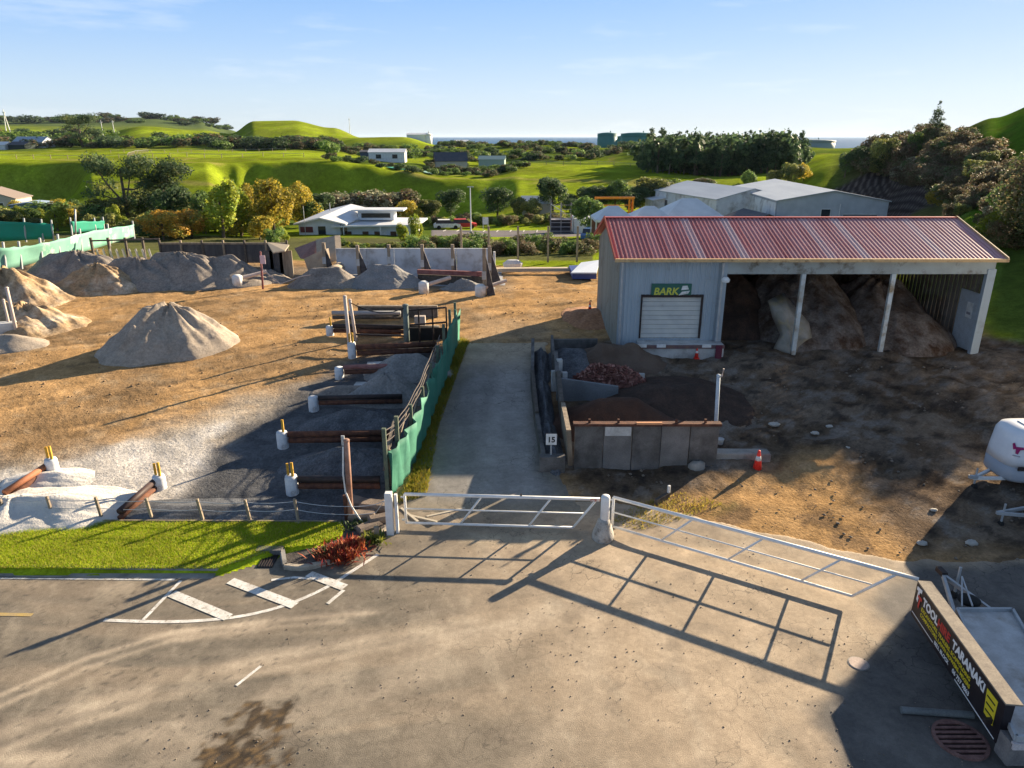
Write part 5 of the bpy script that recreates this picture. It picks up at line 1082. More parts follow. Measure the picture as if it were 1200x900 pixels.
# BARK sign
s0 = Y(763, 348, SY0 - .1); s1 = Y(811, 332.5, SY0 - .1)
bs = empty('bark_sign', ((s0.x + s1.x) / 2, SY0 - .1, s0.z), 'dark green sign reading BARK with a white logo above the roller door', 'sign')
MB().box(((s0.x + s1.x) / 2, SY0 - .08, (s0.z + s1.z) / 2), (s1.x - s0.x, .04, s1.z - s0.z)).build('board', M('sign_green', (.03, .12, .09), rough=.5, grain=.05), bs)
hgt = s1.z - s0.z
text_part('lettering', 'BARK', hgt * .74, M('sign_yellow', (.55, .55, .08), rough=.5), bs, frame_matrix((s0.x + .1, SY0 - .11, s0.z + hgt * .18), (1, 0, 0), (0, 0, 1)), bold=.012, shear=.15)
mb = MB(); x_ = s0.x + (s1.x - s0.x) * .68; ww = (s1.x - s0.x) * .28
mb.prism([(x_, SY0 - .105, s0.z + hgt * .12), (x_ + ww * .85, SY0 - .105, s0.z + hgt * .25), (x_ + ww, SY0 - .105, s0.z + hgt * .48), (x_ + ww * .3, SY0 - .105, s0.z + hgt * .4)], (0, -.01, 0))
mb.prism([(x_ + ww * .22, SY0 - .105, s0.z + hgt * .52), (x_ + ww * .9, SY0 - .105, s0.z + hgt * .58), (x_ + ww * .75, SY0 - .105, s0.z + hgt * .86), (x_ + ww * .32, SY0 - .105, s0.z + hgt * .84)], (0, -.01, 0)); mb.build('logo', white_paint, bs)
# small notices beside the corner
for (px, py, s_, lb) in ((845, 358.5, .26, 'upper small white notice on the blue wall beside the open bay'), (844.5, 366.5, .24, 'lower small white notice on the blue wall beside the open bay')):
    p = Y(px, py, SY0 - .06); n_ = empty('wall_notice', tuple(p), lb, 'notice'); MB().box(p, (s_ * .85, .02, s_)).build('plate', white_paint, n_)
    MB().prism([(p.x - .05, SY0 - .075, p.z - .05), (p.x + .05, SY0 - .075, p.z - .05), (p.x, SY0 - .075, p.z + .06)], (0, -.008, 0)).build('symbol', black_paint, n_)

# ================================================================== HEAPS
def heap(name, mat, label, cx, cy, rx, ry, h, rz=0, seed=1, shape=1.0, ridge=0.0, rough=.12, cat='heap', n=80, group=None, z=None, grooves=.0, peak=(0, 0), sharp=1.15, extra=()):
    """real piled material: cone with an angle of repose, optional ridge along local x, slumps and grooves"""
    a = np.linspace(-1.25, 1.25, n); A, B = np.meshgrid(a, a); sh = A.shape; A = A.ravel(); B = B.ravel()
    px_, py_ = peak; A2 = A - px_ * np.clip(1 - np.hypot(A, B), 0, 1); B2 = B - py_ * np.clip(1 - np.hypot(A, B), 0, 1)
    R = np.hypot(np.sign(A2) * np.maximum(np.abs(A2) - ridge, 0) / (1 - ridge), B2); th_ = np.arctan2(B2, A2)
    R = R * (1 + .16 * (fbm(np.cos(th_) * 1.6 + 5, np.sin(th_) * 1.6 + seed, seed, 3) - .5) * 2)
    core = np.clip(1 - R, 0, 1); z_ = core ** sharp
    for ea, eb, es, eh in extra:
        ce = np.clip(1 - np.hypot(A - ea, B - eb) / es * (1 + .1 * (fbm(A * 4, B * 4, seed + 1, 3) - .5)), 0, 1); z_ = np.maximum(z_, ce * eh); core = np.maximum(core, ce)
    z_ = np.where(z_ > .9, .9 + (z_ - .9) * .35, z_)
    z_ = z_ + rough * (fbm(A * 3.2, B * 3.2, seed + 3, 5) - .5) * sst(0, .3, core) + grooves * (vn(th_ * 5 + seed, R * 1.2, seed + 9) - .5) * sst(0, .5, core) * core
    c, s = math.cos(rz), math.sin(rz); X_ = A * rx; Y_ = B * ry; Xw = cx + X_ * c - Y_ * s; Yw = cy + X_ * s + Y_ * c
    base = land(Xw, Yw) if z is None else np.full(Xw.shape, z)
    Zw = base - .12 + (z_ * h + .12 * sst(0, .06, core)); Fc = grid_faces(*sh); Fc = Fc[(core[Fc] > 0).any(1)]
    zb = float(base.min()); V = np.stack([Xw - cx, Yw - cy, Zw - zb], 1)
    used = np.unique(Fc); rem = np.full(len(V), -1); rem[used] = np.arange(len(used))
    o = link_mesh(name, np_mesh(name, V[used], rem[Fc]), mat, smooth=True); o.location = (cx, cy, zb)
    return tag(o, label, cat, group)
sand_l = M('grey_tan_sand', (.37, .31, .25), (.3, .255, .21), sc=1, mott=((1.5, .15), (9, .18)), rough=.95, bump=.35, bsc=18, grain=.14, gsc=25, spec=.1)
sand_g = M('grey_sand', (.21, .185, .165), (.27, .235, .2), sc=.8, mott=((1.2, .2), (8, .25)), rough=.95, bump=.4, bsc=14, grain=.16, gsc=22, spec=.1)
sand_t = M('tan_dirt_heap', (.4, .28, .16), (.3, .21, .13), sc=.7, mott=((1.2, .25), (7, .25)), rough=.95, bump=.5, bsc=8, grain=.2, spec=.1, dirt=(.5, .42, .32), dsc=.6, dlo=.5, dhi=.7)
grav_d = M('dark_gravel', (.075, .08, .09), (.12, .125, .135), sc=1.5, mott=((2, .2), (14, .35)), rough=.9, bump=.5, bsc=22, grain=.35, gsc=26)
grav_m = M('mid_gravel', (.2, .195, .19), (.27, .26, .25), sc=1.5, rough=.9, bump=.6, bsc=12, grain=.35, gsc=12)
sand_w = M('white_sand', (.7, .67, .62), (.55, .52, .48), sc=1, rough=.95, bump=.5, bsc=14, grain=.08)
bark_b = M('dark_bark_mulch', (.045, .03, .023), (.075, .045, .033), sc=2, rough=.95, bump=.7, bsc=12, grain=.4, gsc=14)
bark_r = M('red_bark_chunks', (.13, .055, .045), (.2, .09, .07), sc=6, rough=.95, bump=.9, bsc=9, grain=.5, gsc=9)
soil_b = M('brown_soil', (.1, .065, .045), (.14, .1, .075), sc=1, rough=.95, bump=.6, bsc=8, grain=.3)
compost = M('grey_brown_compost', (.2, .17, .15), (.11, .085, .07), sc=1.6, rough=.98, bump=.6, bsc=22, grain=.45, gsc=9, dirt=(.07, .042, .028), dsc=1.2, dlo=.45, dhi=.65, spec=.05)
def hp(name, mat, label, px, py, rx, ry, h, **k):
    q = gp(px, py); return heap(name, mat, label, q.x, q.y, rx, ry, h, **k)
hp('sand_heap', sand_l, 'large lone grey tan sand heap standing in the middle of the yard', 200, 407, 3.15, 2.35, 2.2, rz=.35, seed=3, ridge=.25, rough=.2, grooves=.25, n=150, peak=(.05, .1), sharp=1.0, extra=((-.42, -.38, .55, .62), (.45, -.1, .5, .5)))
hp('sand_heap', sand_g, 'long grey sand heap against the dark fence, left part', 165, 333, 4.0, 2.6, 2.0, seed=5, ridge=.3, rough=.3, grooves=.25, n=110)
hp('sand_heap', sand_g, 'smooth grey sand heap below the dark fence, middle one', 215, 331, 4.1, 2.7, 2.2, seed=6, ridge=.35, rough=.14, grooves=.2, n=110)
hp('sand_heap', sand_g, 'smooth grey sand heap before the dark fence, right end with white tank lid', 253, 329, 4.2, 2.6, 1.9, seed=7, ridge=.3, rough=.12, grooves=.15, n=110)
hp('dirt_heap', sand_t, 'rugged brown dirt heap left of the grey heaps', 118, 338, 3.4, 2.4, 1.6, seed=8, ridge=.2, rough=.5, grooves=.4, n=110)
hp('dirt_heap', sand_g, 'shaded grey heap behind the rugged brown one', 95, 324, 4.6, 2.9, 2.1, seed=9, ridge=.35, rough=.35, grooves=.3, n=110)
hp('dirt_heap', sand_t, 'big tan eroded dirt heap at the left frame edge', 8, 350, 4.8, 3.3, 1.8, seed=12, ridge=.2, rough=.4, grooves=.5, rz=-.5, n=140)
hp('dirt_heap', sand_t, 'low tan dirt heap at the foot of the white pole', 28, 378, 4.2, 2.4, 1.1, seed=13, ridge=.3, rough=.5, grooves=.4, rz=-.5, n=110)
hp('dirt_heap', sand_t, 'tan dirt bank under the green netting fence', 60, 318, 6, 2.4, 1.4, seed=14, ridge=.4, rough=.4, grooves=.3, rz=.3, n=100)
hp('sand_heap', sand_l, 'flat pale pile of sand at the left frame edge below the pole', -8, 405, 2.8, 1.4, .6, seed=15, ridge=.4, n=60)
hp('dirt_heap', sand_g, 'small grey brown heap between the dark fence and the rusty post', 312, 326, 2.0, 1.6, .9, seed=16, rough=.5, n=60)
hp('gravel_heap', sand_g, 'smooth grey gravel heap, left of two before the concrete bins', 384, 332, 2.7, 1.8, 1.3, seed=17, ridge=.3, rough=.12, n=90)
hp('gravel_heap', grav_m, 'coarse stony heap, right of two before the concrete bins', 452, 332, 2.9, 1.9, 1.5, seed=18, ridge=.2, rough=.22, n=120)
q = gp(452, 331)
pebbles('gravel', [(q.x - 2.6, q.y - 2.2), (q.x + 2.6, q.y - 2.2), (q.x + 2.6, q.y + 1.8), (q.x - 2.6, q.y + 1.8)], 700, .04, .13, grav_m, 21, 'loose grey stones round the coarse gravel heap')
hp('gravel_heap', M('pale_grey_gravel', (.4, .41, .43), rough=.95, bump=.3), 'small pale conical heap inside the concrete bins', 508, 318, 1.6, 1.4, .75, seed=19, n=60)
hp('rubble_heap', grav_m, 'dark rubble pile under the red rail of the bins', 548, 337, 1.9, 1.0, .7, seed=20, rough=.8, n=60)
hp('white_sand_heap', sand_w, 'white sand heap in the front bay behind the wire fence', 20, 600, 3.9, 1.6, .5, seed=22, ridge=.3, rough=.3, grooves=.4, n=110, rz=.1)
hp('white_sand_heap', sand_w, 'low lit white sand heap spilling from the bollard at the far left', 60, 562, 1.6, .8, .28, seed=23, ridge=.2, rough=.3, n=60)
hp('gravel_heap', grav_d, 'low dark gravel spread in the nearest bay', 405, 548, 2.3, 1.2, .7, seed=24, ridge=.3, rough=.12, grooves=.3, n=90, peak=(.25, 0))
hp('gravel_heap', grav_d, 'dark grey sand heap against the green fence in the second bay', 415, 502, 2.5, 1.2, .75, seed=25, ridge=.3, rough=.12, grooves=.25, n=90, peak=(.25, 0))
hp('gravel_heap', grav_m, 'pointed light grey gravel heap in the third bay', 455, 466, 2.0, 1.25, 1.15, seed=26, ridge=.1, rough=.2, grooves=.3, n=90)
hp('gravel_heap', sand_g, 'low spread of grey gravel left of the pointed heap', 415, 462, 1.9, .9, .4, seed=27, ridge=.3, rough=.2, n=60)
hp('gravel_heap', grav_m, 'grey gravel heap in the fourth bay beside the fence', 478, 438, 2.1, 1.2, 1.0, seed=28, ridge=.2, rough=.15, n=80)
hp('gravel_heap', grav_d, 'gritty dark heap by the nearest bollard and the wire fence', 260, 600, 3.6, .8, .22, seed=29, ridge=.4, rough=.4, n=60)
# inside the shed
heap('compost_heap', compost, 'tall grey brown compost heap in the middle open bay', 15.4, 38.0, 3.6, 4.9, 3.4, seed=31, ridge=.3, rough=.25, grooves=.18, n=120, sharp=.8)
heap('compost_heap', compost, 'dark crusted soil heap in the right hand open bay', 19.7, 37.6, 3.3, 4.7, 3.0, seed=32, ridge=.2, rough=.22, grooves=.18, n=120, sharp=.8)
heap('bark_heap', bark_b, 'black bark heap in the shadow of the left open bay', 11.8, 38.4, 2.9, 3.6, 2.9, seed=33, ridge=.2, rough=.3, n=90, sharp=.8)
# torn sheet draped over the compost
ts = M('tattered_geotextile', (.36, .33, .29), (.26, .24, .2), sc=2, rough=.9, bump=.3, grain=.15, dirt=(.42, .33, .16), dsc=1.2)
pl_ = [Y(900, 352, 34.2), Y(918, 343, 34.8), Y(948, 378, 33.9), Y(952, 396, 33.6), Y(941, 408, 33.5), Y(930, 424, 33.0), Y(906, 409, 33.4), Y(914, 392, 33.7), Y(905, 372, 34.0)]
cen = sum(pl_, Vector()) / len(pl_); cen.y -= .35; mb = MB(); n_ = len(pl_)
mid = [(p + cen) / 2 + Vector((0, -.3 + .25 * ((i * 7) % 3 - 1), .08 * ((i * 5) % 3 - 1))) for i, p in enumerate(pl_)]
mb.add(pl_ + mid + [cen], [(i, (i + 1) % n_, n_ + (i + 1) % n_, n_ + i) for i in range(n_)] + [(n_ + i, n_ + (i + 1) % n_, 2 * n_) for i in range(n_)])
g_ = mb.build('torn_sheet', ts, None, True); tag(g_, 'torn pale sheet hanging over the compost beside the left open bay column', 'sheet'); md = g_.modifiers.new('s', 'SOLIDIFY'); md.thickness = .03

# ================================================================== BINS AND DIVIDERS OF THE LEFT YARD
def bollard(px, py, label, h=.75, r=.2, pegs=2):
    q = gp(px, py); o = empty('concrete_bollard', tuple(q), label, 'bollard', 'white bollards at the bay dividers')
    MB().lathe(q - Vector((0, 0, .2)), [(r * 1.06, 0), (r, .1), (r, h + .12), (r * .9, h + .2)], 18).build('drum', M('bollard_white', (.62, .64, .67), (.5, .51, .53), sc=3, rough=.8, grain=.12, dirt=(.25, .22, .2), dsc=3, dlo=.55, dhi=.7) if 'bollard_white' not in bpy.data.materials else bpy.data.materials['bollard_white'], o, True)
    for k in range(pegs): MB().box((q.x + (-.08 if k else .07), q.y + (.02 if k else -.02), q.z + h + .22), (.075, .06, .5 - .1 * k), rz=.4 * k).build('yellow_peg', yellow_wood, o)
    return q
def rail(a, b, label, r=.11, z=.5, mat=dark_steel, mat2=rusty, stack=2, end=True):
    a = Vector(a); b = Vector(b); o = empty('bay_divider', tuple((a + b) / 2 - Vector((0, 0, 0))), label, 'divider')
    MB().tube([a + Vector((0, 0, z)), b + Vector((0, 0, z))], r, 12).build('upper_pipe', mat, o, True)
    if stack > 1: MB().tube([a + Vector((.02, -.03, z - 2 * r)), b + Vector((0, -.03, z - 2 * r))], r * .95, 12).build('lower_pipe', mat2, o, True)
b1 = bollard(343, 578, 'white bollard with two yellow pegs at the nearest black pipe divider', .62)
rail(b1 + Vector((.22, 0, 0)), gp(446, 578), 'black pipe divider nearest the wire fence')
b2 = bollard(332, 524, 'tall white bollard with yellow peg at the second brown divider', .6, pegs=1)
rail(b2 + Vector((.22, 0, 0)), gp(462, 522), 'brown steel divider behind the black pipe, second from the front', mat=rusty)
b3 = bollard(368, 480, 'white bollard without peg at the third divider', .55, pegs=0)
rail(b3 + Vector((.22, 0, 0)), gp(472, 478), 'third dark divider with a light gravel heap behind', r=.1)
b4 = bollard(398, 443, 'white bollard without peg at the reddish fourth divider', .5, pegs=0)
rail(b4 + Vector((.22, 0, 0)), gp(505, 440), 'reddish fourth divider with pale capping', r=.11, mat=M('red_oxide', (.2, .08, .07), (.28, .14, .13), sc=3))
b5 = bollard(413, 419, 'white bollard with yellow pegs beside the twin white poles', .75)
rail(b5 + Vector((.22, 0, 0)), gp(512, 415), 'rusty fifth divider behind the twin poles', mat=rusty, r=.14)
b6 = bollard(387, 393, 'far white bollard with a yellow peg left of the twin poles', .5, pegs=1)
rail(b6 + Vector((.2, 0, 0)), gp(515, 395), 'long dark double divider behind the twin poles', r=.12)
rail(gp(390, 377), gp(470, 377), 'grey timber rail at the back of the bays', r=.12, mat=M('grey_rail', (.3, .3, .31), rough=.8), mat2=dark_timber)
b7 = bollard(188, 572, 'white bollard with one yellow peg where the brown pipe ends in the front bay', .45, pegs=2)
rail(b7 + Vector((-.1, -.1, 0)), gp(140, 612) + Vector((0, .1, 0)), 'dark brown pipe pair running from its bollard to the wire fence', r=.1, z=.3, mat=M('brown_pipe', (.05, .03, .028), rough=.6))
b8 = bollard(63, 555, 'leftmost white bollard with two yellow pegs and orange pipe', .55)
rail(b8 + Vector((-.15, -.05, 0)), gp(8, 588), 'orange rusted pipe running left from the leftmost bollard', r=.1, z=.32, mat=M('orange_pipe', (.3, .12, .06), rough=.7))
# dark back wall of the bays and small things there
dw = empty('bay_wall', tuple(gp(440, 366)), 'dark sheeted wall closing the far bays, topped by a sagging cable', 'wall')
a, b2_ = gp(420, 372), gp(513, 372); MB().prism([a, b2_, b2_ + Vector((0, 0, .6)), a + Vector((0, 0, .6))], (0, .15, 0)).build('sheeting', dark_concrete, dw)
MB().box(a * .5 + b2_ * .5 + Vector((0, .05, .64)), (b2_.x - a.x, .25, .08)).build('capping', timber, dw)
q = gp(493, 392); MB().box(q + Vector((0, 0, .45)), (.55, .3, 1.1)).build('pale_block', M('pink_block', (.45, .38, .33), rough=.9), dw)
pc = [Y(411, 355, 33.6), Y(477, 360, 33.9)]
MB().tube([pc[0], pc[0].lerp(pc[1], .25) - Vector((0, 0, .28)), pc[0].lerp(pc[1], .5) - Vector((0, 0, .38)), pc[0].lerp(pc[1], .75) - Vector((0, 0, .28)), pc[1]], .025, 5).build('cable', black_rubber, dw)
def pole(px0, py0, px1, py1, r, mat, name, label, cat='post', top=None):
    q = gp(px0, py0); t_ = Y(px1, py1, q.y); o = empty(name, tuple(q), label, cat)
    MB().tube([q - Vector((0, 0, .3)), t_], [r, r * .9], 10).build('shaft', mat, o, True)
    MB().lathe(t_, [(r * 1.05, 0), (r * 1.05, .04), (r * .5, .08)], 10).build('cap', mat, o)
    return o, q, t_
pinkish = M('weathered_white_pole', (.6, .5, .44), (.5, .42, .37), sc=3, rough=.8, grain=.15)
pole(411, 418, 404, 348, .09, pinkish, 'white_pole', 'left one of the twin pale poles among the bays')
pole(418, 400, 410, 352, .08, pinkish, 'white_pole', 'right one of the twin pale poles among the bays')
pole(477, 405, 475, 358, .15, M('green_grey_post', (.16, .2, .19), (.1, .13, .12), sc=2, rough=.8), 'steel_post', 'stout grey green post rising from the far bays')
pole(20, 393, 8, 338, .09, pinkish, 'white_pole', 'pale leaning pole in the dirt heap at the far left')
pole(13, 391, 4, 352, .07, pinkish, 'white_pole', 'shorter pale pole behind the leaning one at the far left')
q = gp(9, 392); tag(MB().box(q + Vector((0, 0, .3)), (.9, .6, .7), rz=.3, bev=.03).build('concrete_block', pale_concrete), 'pale block at the foot of the leaning pole', 'block')
# rusty railway post with hose by the wire fence
o, q, t_ = pole(411, 608, 406, 517, .09, M('rust_pink_post', (.36, .22, .17), (.22, .1, .06), sc=3, rough=.9, grain=.2), 'rusty_post', 'tall rusty post with a loose white hose beside the red bush')
MB().tube([t_ + Vector((-.1, -.05, -.15)), t_ + Vector((-.15, -.12, -1.0)), q + Vector((-.05, -.15, 1.0)), q + Vector((.1, -.2, .55)), q + Vector((.3, -.2, .15)), q + Vector((.42, -.2, -.02))], .025, 6).build('white_hose', white_paint, o)
MB().box(q + Vector((-.12, .0, .35)), (.1, .1, .9)).build('stub_post', rusty, o)
MB().box(t_ + Vector((-.1, 0, .02)), (.09, .06, .3)).build('bracket', galv, o)
# tubular frame and clutter of the far bays
fo = empty('pipe_frame', tuple(gp(498, 398)), 'dark pipe frame with dark infill closing the far end of the bays', 'frame')
for (xa_, ya_, xb_, yb_, za, zb_) in ((477, 404, 524, 400, 1.75, 1.75), (477, 404, 524, 400, 1.0, 1.0), (418, 402, 477, 404, .95, .95), (418, 402, 477, 404, .45, .45)):
    a, b = gp(xa_, ya_), gp(xb_, yb_); MB().tube([a + Vector((0, 0, za)), b + Vector((0, 0, zb_))], .05, 6).build('pipe', dark_steel, fo)
for px in (492, 508, 524): a = gp(px, 401); MB().tube([a, a + Vector((0, 0, 1.8))], .045, 6).build('upright', dark_steel, fo)
a, b = gp(479, 400), gp(524, 398); MB().prism([a, b, b + Vector((0, 0, .62)), a + Vector((0, 0, .7))], (0, .08, 0)).build('dark_infill', black_rubber, fo)  # black sheet stands in for the shade inside, below the rails
a, b = gp(422, 392), gp(470, 393); MB().prism([a, b, b + Vector((0, 0, .5)), a + Vector((0, 0, .55))], (0, .08, 0)).build('dark_infill', dark_timber, fo)
for i, (px, py, sx_, sz_, rz_) in enumerate([(447, 428, 1.3, .08, .1), (432, 452, 1.2, .06, -.05), (470, 425, .9, .07, .3)]):
    q = gp(px, py); tag(MB().box(q + Vector((0, 0, sz_ / 2 + .02)), (sx_, .55, sz_), rz=rz_).build('concrete_slab', pale_concrete), ['pale flat slab lying before the twin pale poles', 'pale flat slab on the gravel of the third bay', 'small pale slab beside the fourth divider'][i], 'slab')
# shade cloth fence along the drive
cloth = M('green_shade_cloth', (.035, .17, .115), (.06, .23, .16), sc=1.1, rough=.75, grain=.12, gsc=40, bump=.15, bsc=6, dirt=(.03, .12, .09), dsc=.9, dlo=.55, dhi=.75)
fb = [gp(459, 580), gp(478, 556), gp(497, 516), gp(510, 478), gp(520, 452), gp(529, 425), gp(537, 400)]
fb = smooth(fb, 8); gf = empty('shade_cloth_fence', tuple(fb[0]), 'tall green shade cloth fence running along the driveway beside the bays', 'fence')
nv = 7; V = []; tot = len(fb)
for i, p in enumerate(fb):
    f_ = i / (tot - 1); hh = 1.55 + .25 * f_ + .14 * math.sin(i * 1.3) * (f_ > .3) + .22 * (f_ > .62) * math.sin(i * 2.1)
    for j in range(nv):
        g_ = j / (nv - 1); V.append(p + Vector((.1 * math.sin(i * 1.7 + g_ * 2) * g_ + .05 * math.sin(i * 4.1), 0, -.1 + hh * g_)))
mb = MB(); mb.add(V, [(i * nv + j, i * nv + j + 1, (i + 1) * nv + j + 1, (i + 1) * nv + j) for i in range(tot - 1) for j in range(nv - 1)])
c_ = mb.build('cloth', cloth, gf, True); md = c_.modifiers.new('s', 'SOLIDIFY'); md.thickness = .02
for k, i in enumerate(range(0, tot, 6)):
    p = fb[i]; hh = 1.9 + (.5 if k in (0, 1, 6, 7) else .1 * (k % 3)); MB().box(p + Vector((-.12, 0, hh / 2 - .1)), (.12, .12, hh)).build('post', M('fence_post_green', (.06, .1, .08), (.12, .14, .1), sc=2) if 'fence_post_green' not in bpy.data.materials else bpy.data.materials['fence_post_green'], gf)
for zz in (1.75, 1.95, 2.12):
    MB().tube([p + Vector((-.14, 0, zz + .03 * math.sin(i))) for i, p in enumerate(fb[:34])], .018, 5).build('wire', M('dark_wire', (.12, .1, .09)) if zz == 1.75 else bpy.data.materials['dark_wire'], gf)
a = gp(453, 574); tp = Y(454, 528, a.y); tp2 = Y(463, 493, a.y + 1.6)
MB().bar(tp, tp2, .12, .12).build('timber_brace', timber, gf); MB().box((a + tp) / 2, (.14, .14, (tp - a).length)).build('end_post', dark_timber, gf)
MB().box((a + tp) / 2 + Vector((.12, .0, .1)), (.09, .09, (tp - a).length * .9)).build('end_post', timber, gf)
for i in range(6):
    p = fb[2 + i * 5]; MB().bar(p + Vector((-.25 - .05 * i % .3, -.3, .9)), fb[6 + i * 5] + Vector((-.2, .2, 1.85)), .05, .07).build('loose_batten', timber if i % 2 else dark_timber, gf)
# low wire fence along the verge
wf_ = empty('wire_fence', tuple(gp(180, 609)), 'low post and wire fence with bottom board between the verge and the bays', 'fence')
posts = []
for x1, y1, x0_, y0_ in ((-110, 583, -102, 604), (-52, 583, -44, 605), (0, 586, 7, 606), (55, 583, 63, 607), (112, 584, 120, 609), (171, 585, 179, 609), (231, 586, 239, 611), (287, 587, 294, 611), (345, 586, 350, 612)):
    q = gp(x0_, y0_); t_ = Y(x1, y1, q.y + .02); posts.append(t_); MB().bar(q - Vector((0, 0, .1)), t_ + Vector((0, 0, .04)), .07, .07).build('post', timber, wf_)
    MB().lathe(q - Vector((0, 0, .06)), [(.16, 0), (.15, .09), (.08, .12)], 8).build('footing', concrete, wf_)
e_ = gp(452, 612); posts.append(gp(409, 612) + Vector((0, 0, .58))); posts.append(e_ + Vector((0, 0, .72)))
for dz in (-.05, -.32):
    pts = []
    for i in range(len(posts) - 1):
        for k in range(4): t_ = k / 4; pts.append(posts[i].lerp(posts[i + 1], t_) + Vector((0, 0, dz - .05 * math.sin(math.pi * t_))))
    MB().tube(pts + [posts[-1]], .011, 5).build('wire', galv, wf_)
MB().bar(gp(-120, 611), gp(395, 613), .05, .16).build('bottom_board', timber, wf_)
# ================================================================== BACK OF THE YARD
fence_dark = M('dark_fence_boards', (.085, .085, .09), (.06, .06, .065), sc=2, rough=.9, stretch=(2, 2, .3), grain=.2, dirt=(.14, .13, .12), dsc=1.2)
df = empty('panel_fence', tuple(gp(255, 305)), 'long dark panel fence behind the grey sand heaps', 'fence')
yy = 57.0; xl, xr = Y(190, 300, yy).x, Y(338, 300, yy).x; zt = Y(260, 284, yy).z; zb = G(yy)
np_ = 6
for k in range(np_): xa, xb = xl + (xr - xl) * k / np_, xl + (xr - xl) * (k + 1) / np_; MB().box(((xa + xb) / 2, yy, (zt + zb) / 2 - .1), (xb - xa - .04, .06, zt - zb + .1)).build('panel', fence_dark, df)
for k in range(np_ + 1): MB().box((xl + (xr - xl) * k / np_, yy - .1, (zt + zb) / 2), (.14, .14, zt - zb + .35)).build('post', timber if k % 2 else dark_timber, df)
MB().box(((xl + xr) / 2, yy - .06, zt - .08), (xr - xl, .1, .14)).build('top_rail', timber, df)
rf = empty('rail_fence', tuple(Y(150, 300, yy)), 'dark post and rail fence with pale slanted boards left of the dark panel fence', 'fence')
xl2 = Y(110, 300, yy).x
for k in range(4): MB().box((xl2 + (xl - xl2) * k / 4, yy, zb + .85), (.16, .16, 2.0)).build('post', dark_timber, rf)
MB().bar((xl2, yy, zb + 1.6), (xl, yy, zb + 1.75), .1, .12).build('rail', dark_timber, rf)
for k in range(9): MB().bar((xl2 + .6 + k * .52, yy - .3, zb + .1), (xl2 + .35 + k * .52, yy - .1, zb + .95), .05, .3).build('board', M('pale_board', (.5, .48, .44), rough=.9) if k == 0 else bpy.data.materials['pale_board'], rf)
# green netting fences on the far left
net = M('green_netting', (.2, .42, .33), (.14, .36, .27), sc=.6, rough=.8, grain=.12, dirt=(.5, .6, .55), dsc=.35, dlo=.55, dhi=.62)
net2 = M('bright_green_netting', (.02, .3, .2), (.03, .24, .17), sc=.6, rough=.8, grain=.1)
def net_fence(pts, mat, label, posts=9, lean=0, h=None):
    """pts: (px, py bottom, py top, y)"""
    lo = [Y(a, b, d) for a, b, c, d in pts]; hi = [Y(a, c, d) for a, b, c, d in pts]
    o = empty('netting_fence', tuple(lo[len(lo) // 2]), label, 'fence'); mb = MB(); n = 6; V = []
    L_, H_ = smooth(lo, 6), smooth(hi, 6)
    for i, (a, b) in enumerate(zip(L_, H_)):
        for j in range(n): V.append(a.lerp(b, j / (n - 1)) + Vector((0, .1 * math.sin(i * .9 + j), -.1 * (j == 0) - .08 * math.sin(i * 1.05) ** 2 * (j == n - 1))))
    mb.add(V, [(i * n + j, i * n + j + 1, (i + 1) * n + j + 1, (i + 1) * n + j) for i in range(len(L_) - 1) for j in range(n - 1)])
    c = mb.build('netting', mat, o, True); md = c.modifiers.new('s', 'SOLIDIFY'); md.thickness = .03
    for k in range(posts):
        i = int(k * (len(L_) - 1) / (posts - 1)); MB().bar(L_[i] - Vector((0, 0, .3)), H_[i] + Vector((-.1, 0, .35)), .12, .12).build('post', galv, o)
net_fence([(-60, 326, 296, 47), (0, 316, 290, 49), (30, 309, 288, 51), (70, 300, 280, 54), (110, 290, 270, 60), (157, 276, 263, 72)], net, 'long pale green netting fence climbing away at the far left')
net_fence([(-40, 284, 258, 68), (30, 280, 260, 70), (62, 279, 262, 71)], net2, 'bright green netting fence farther back, left part', 5)
net_fence([(84, 272, 259, 74), (112, 269, 259, 78), (122, 268, 258, 80)], net2, 'bright green netting fence farther back, right part behind the shrubs', 3)
lpole = pole(88, 276, 88, 246, .09, galv, 'light_pole', 'thin grey pole with a lamp among the bright green netting')
# leaning concrete slabs at the bins' left end
cs = empty('concrete_slabs', tuple(gp(385, 325)), 'broken tan concrete slabs leaning at the left end of the bins', 'slabs')
tanc = M('tan_concrete', (.42, .34, .25), (.32, .26, .2), sc=2, rough=.95, bump=.3)
def Yq(px, py, y): return Y(px, py, y)
yb = 52.5
MB().prism([Yq(370, 281, yb + 5), Yq(392, 276, yb + 3), Yq(394, 305, yb), Yq(372, 312, yb + 1)], (.4, .2, 0)).build('slab', tanc, cs)
MB().prism([Yq(356, 303, yb), Yq(380, 292, yb), Yq(384, 318, yb - .6), Yq(362, 320, yb - .6)], (.2, .5, 0)).build('slab', tanc, cs)
MB().prism([Yq(345, 291, yb + 6), Yq(372, 281, yb + 5), Yq(366, 305, yb + 3), Yq(352, 303, yb + 3)], (.3, .1, 0)).build('slab', M('rose_concrete', (.3, .17, .15), (.22, .13, .12), rough=.95), cs)
MB().tube([Yq(384, 322, 48.5), Yq(399, 313, 50.5)], [.45, .35], 10).build('roll', tanc, cs, True)
bw = empty('bin_wall', tuple(gp(480, 310)), 'white concrete panel wall at the back of the bins', 'wall'); yw = 52.5
zt = Yq(480, 291, yw).z; zb = G(yw); xs_ = [Yq(p, 300, yw).x for p in (394, 430, 462, 495, 497, 535, 576)]
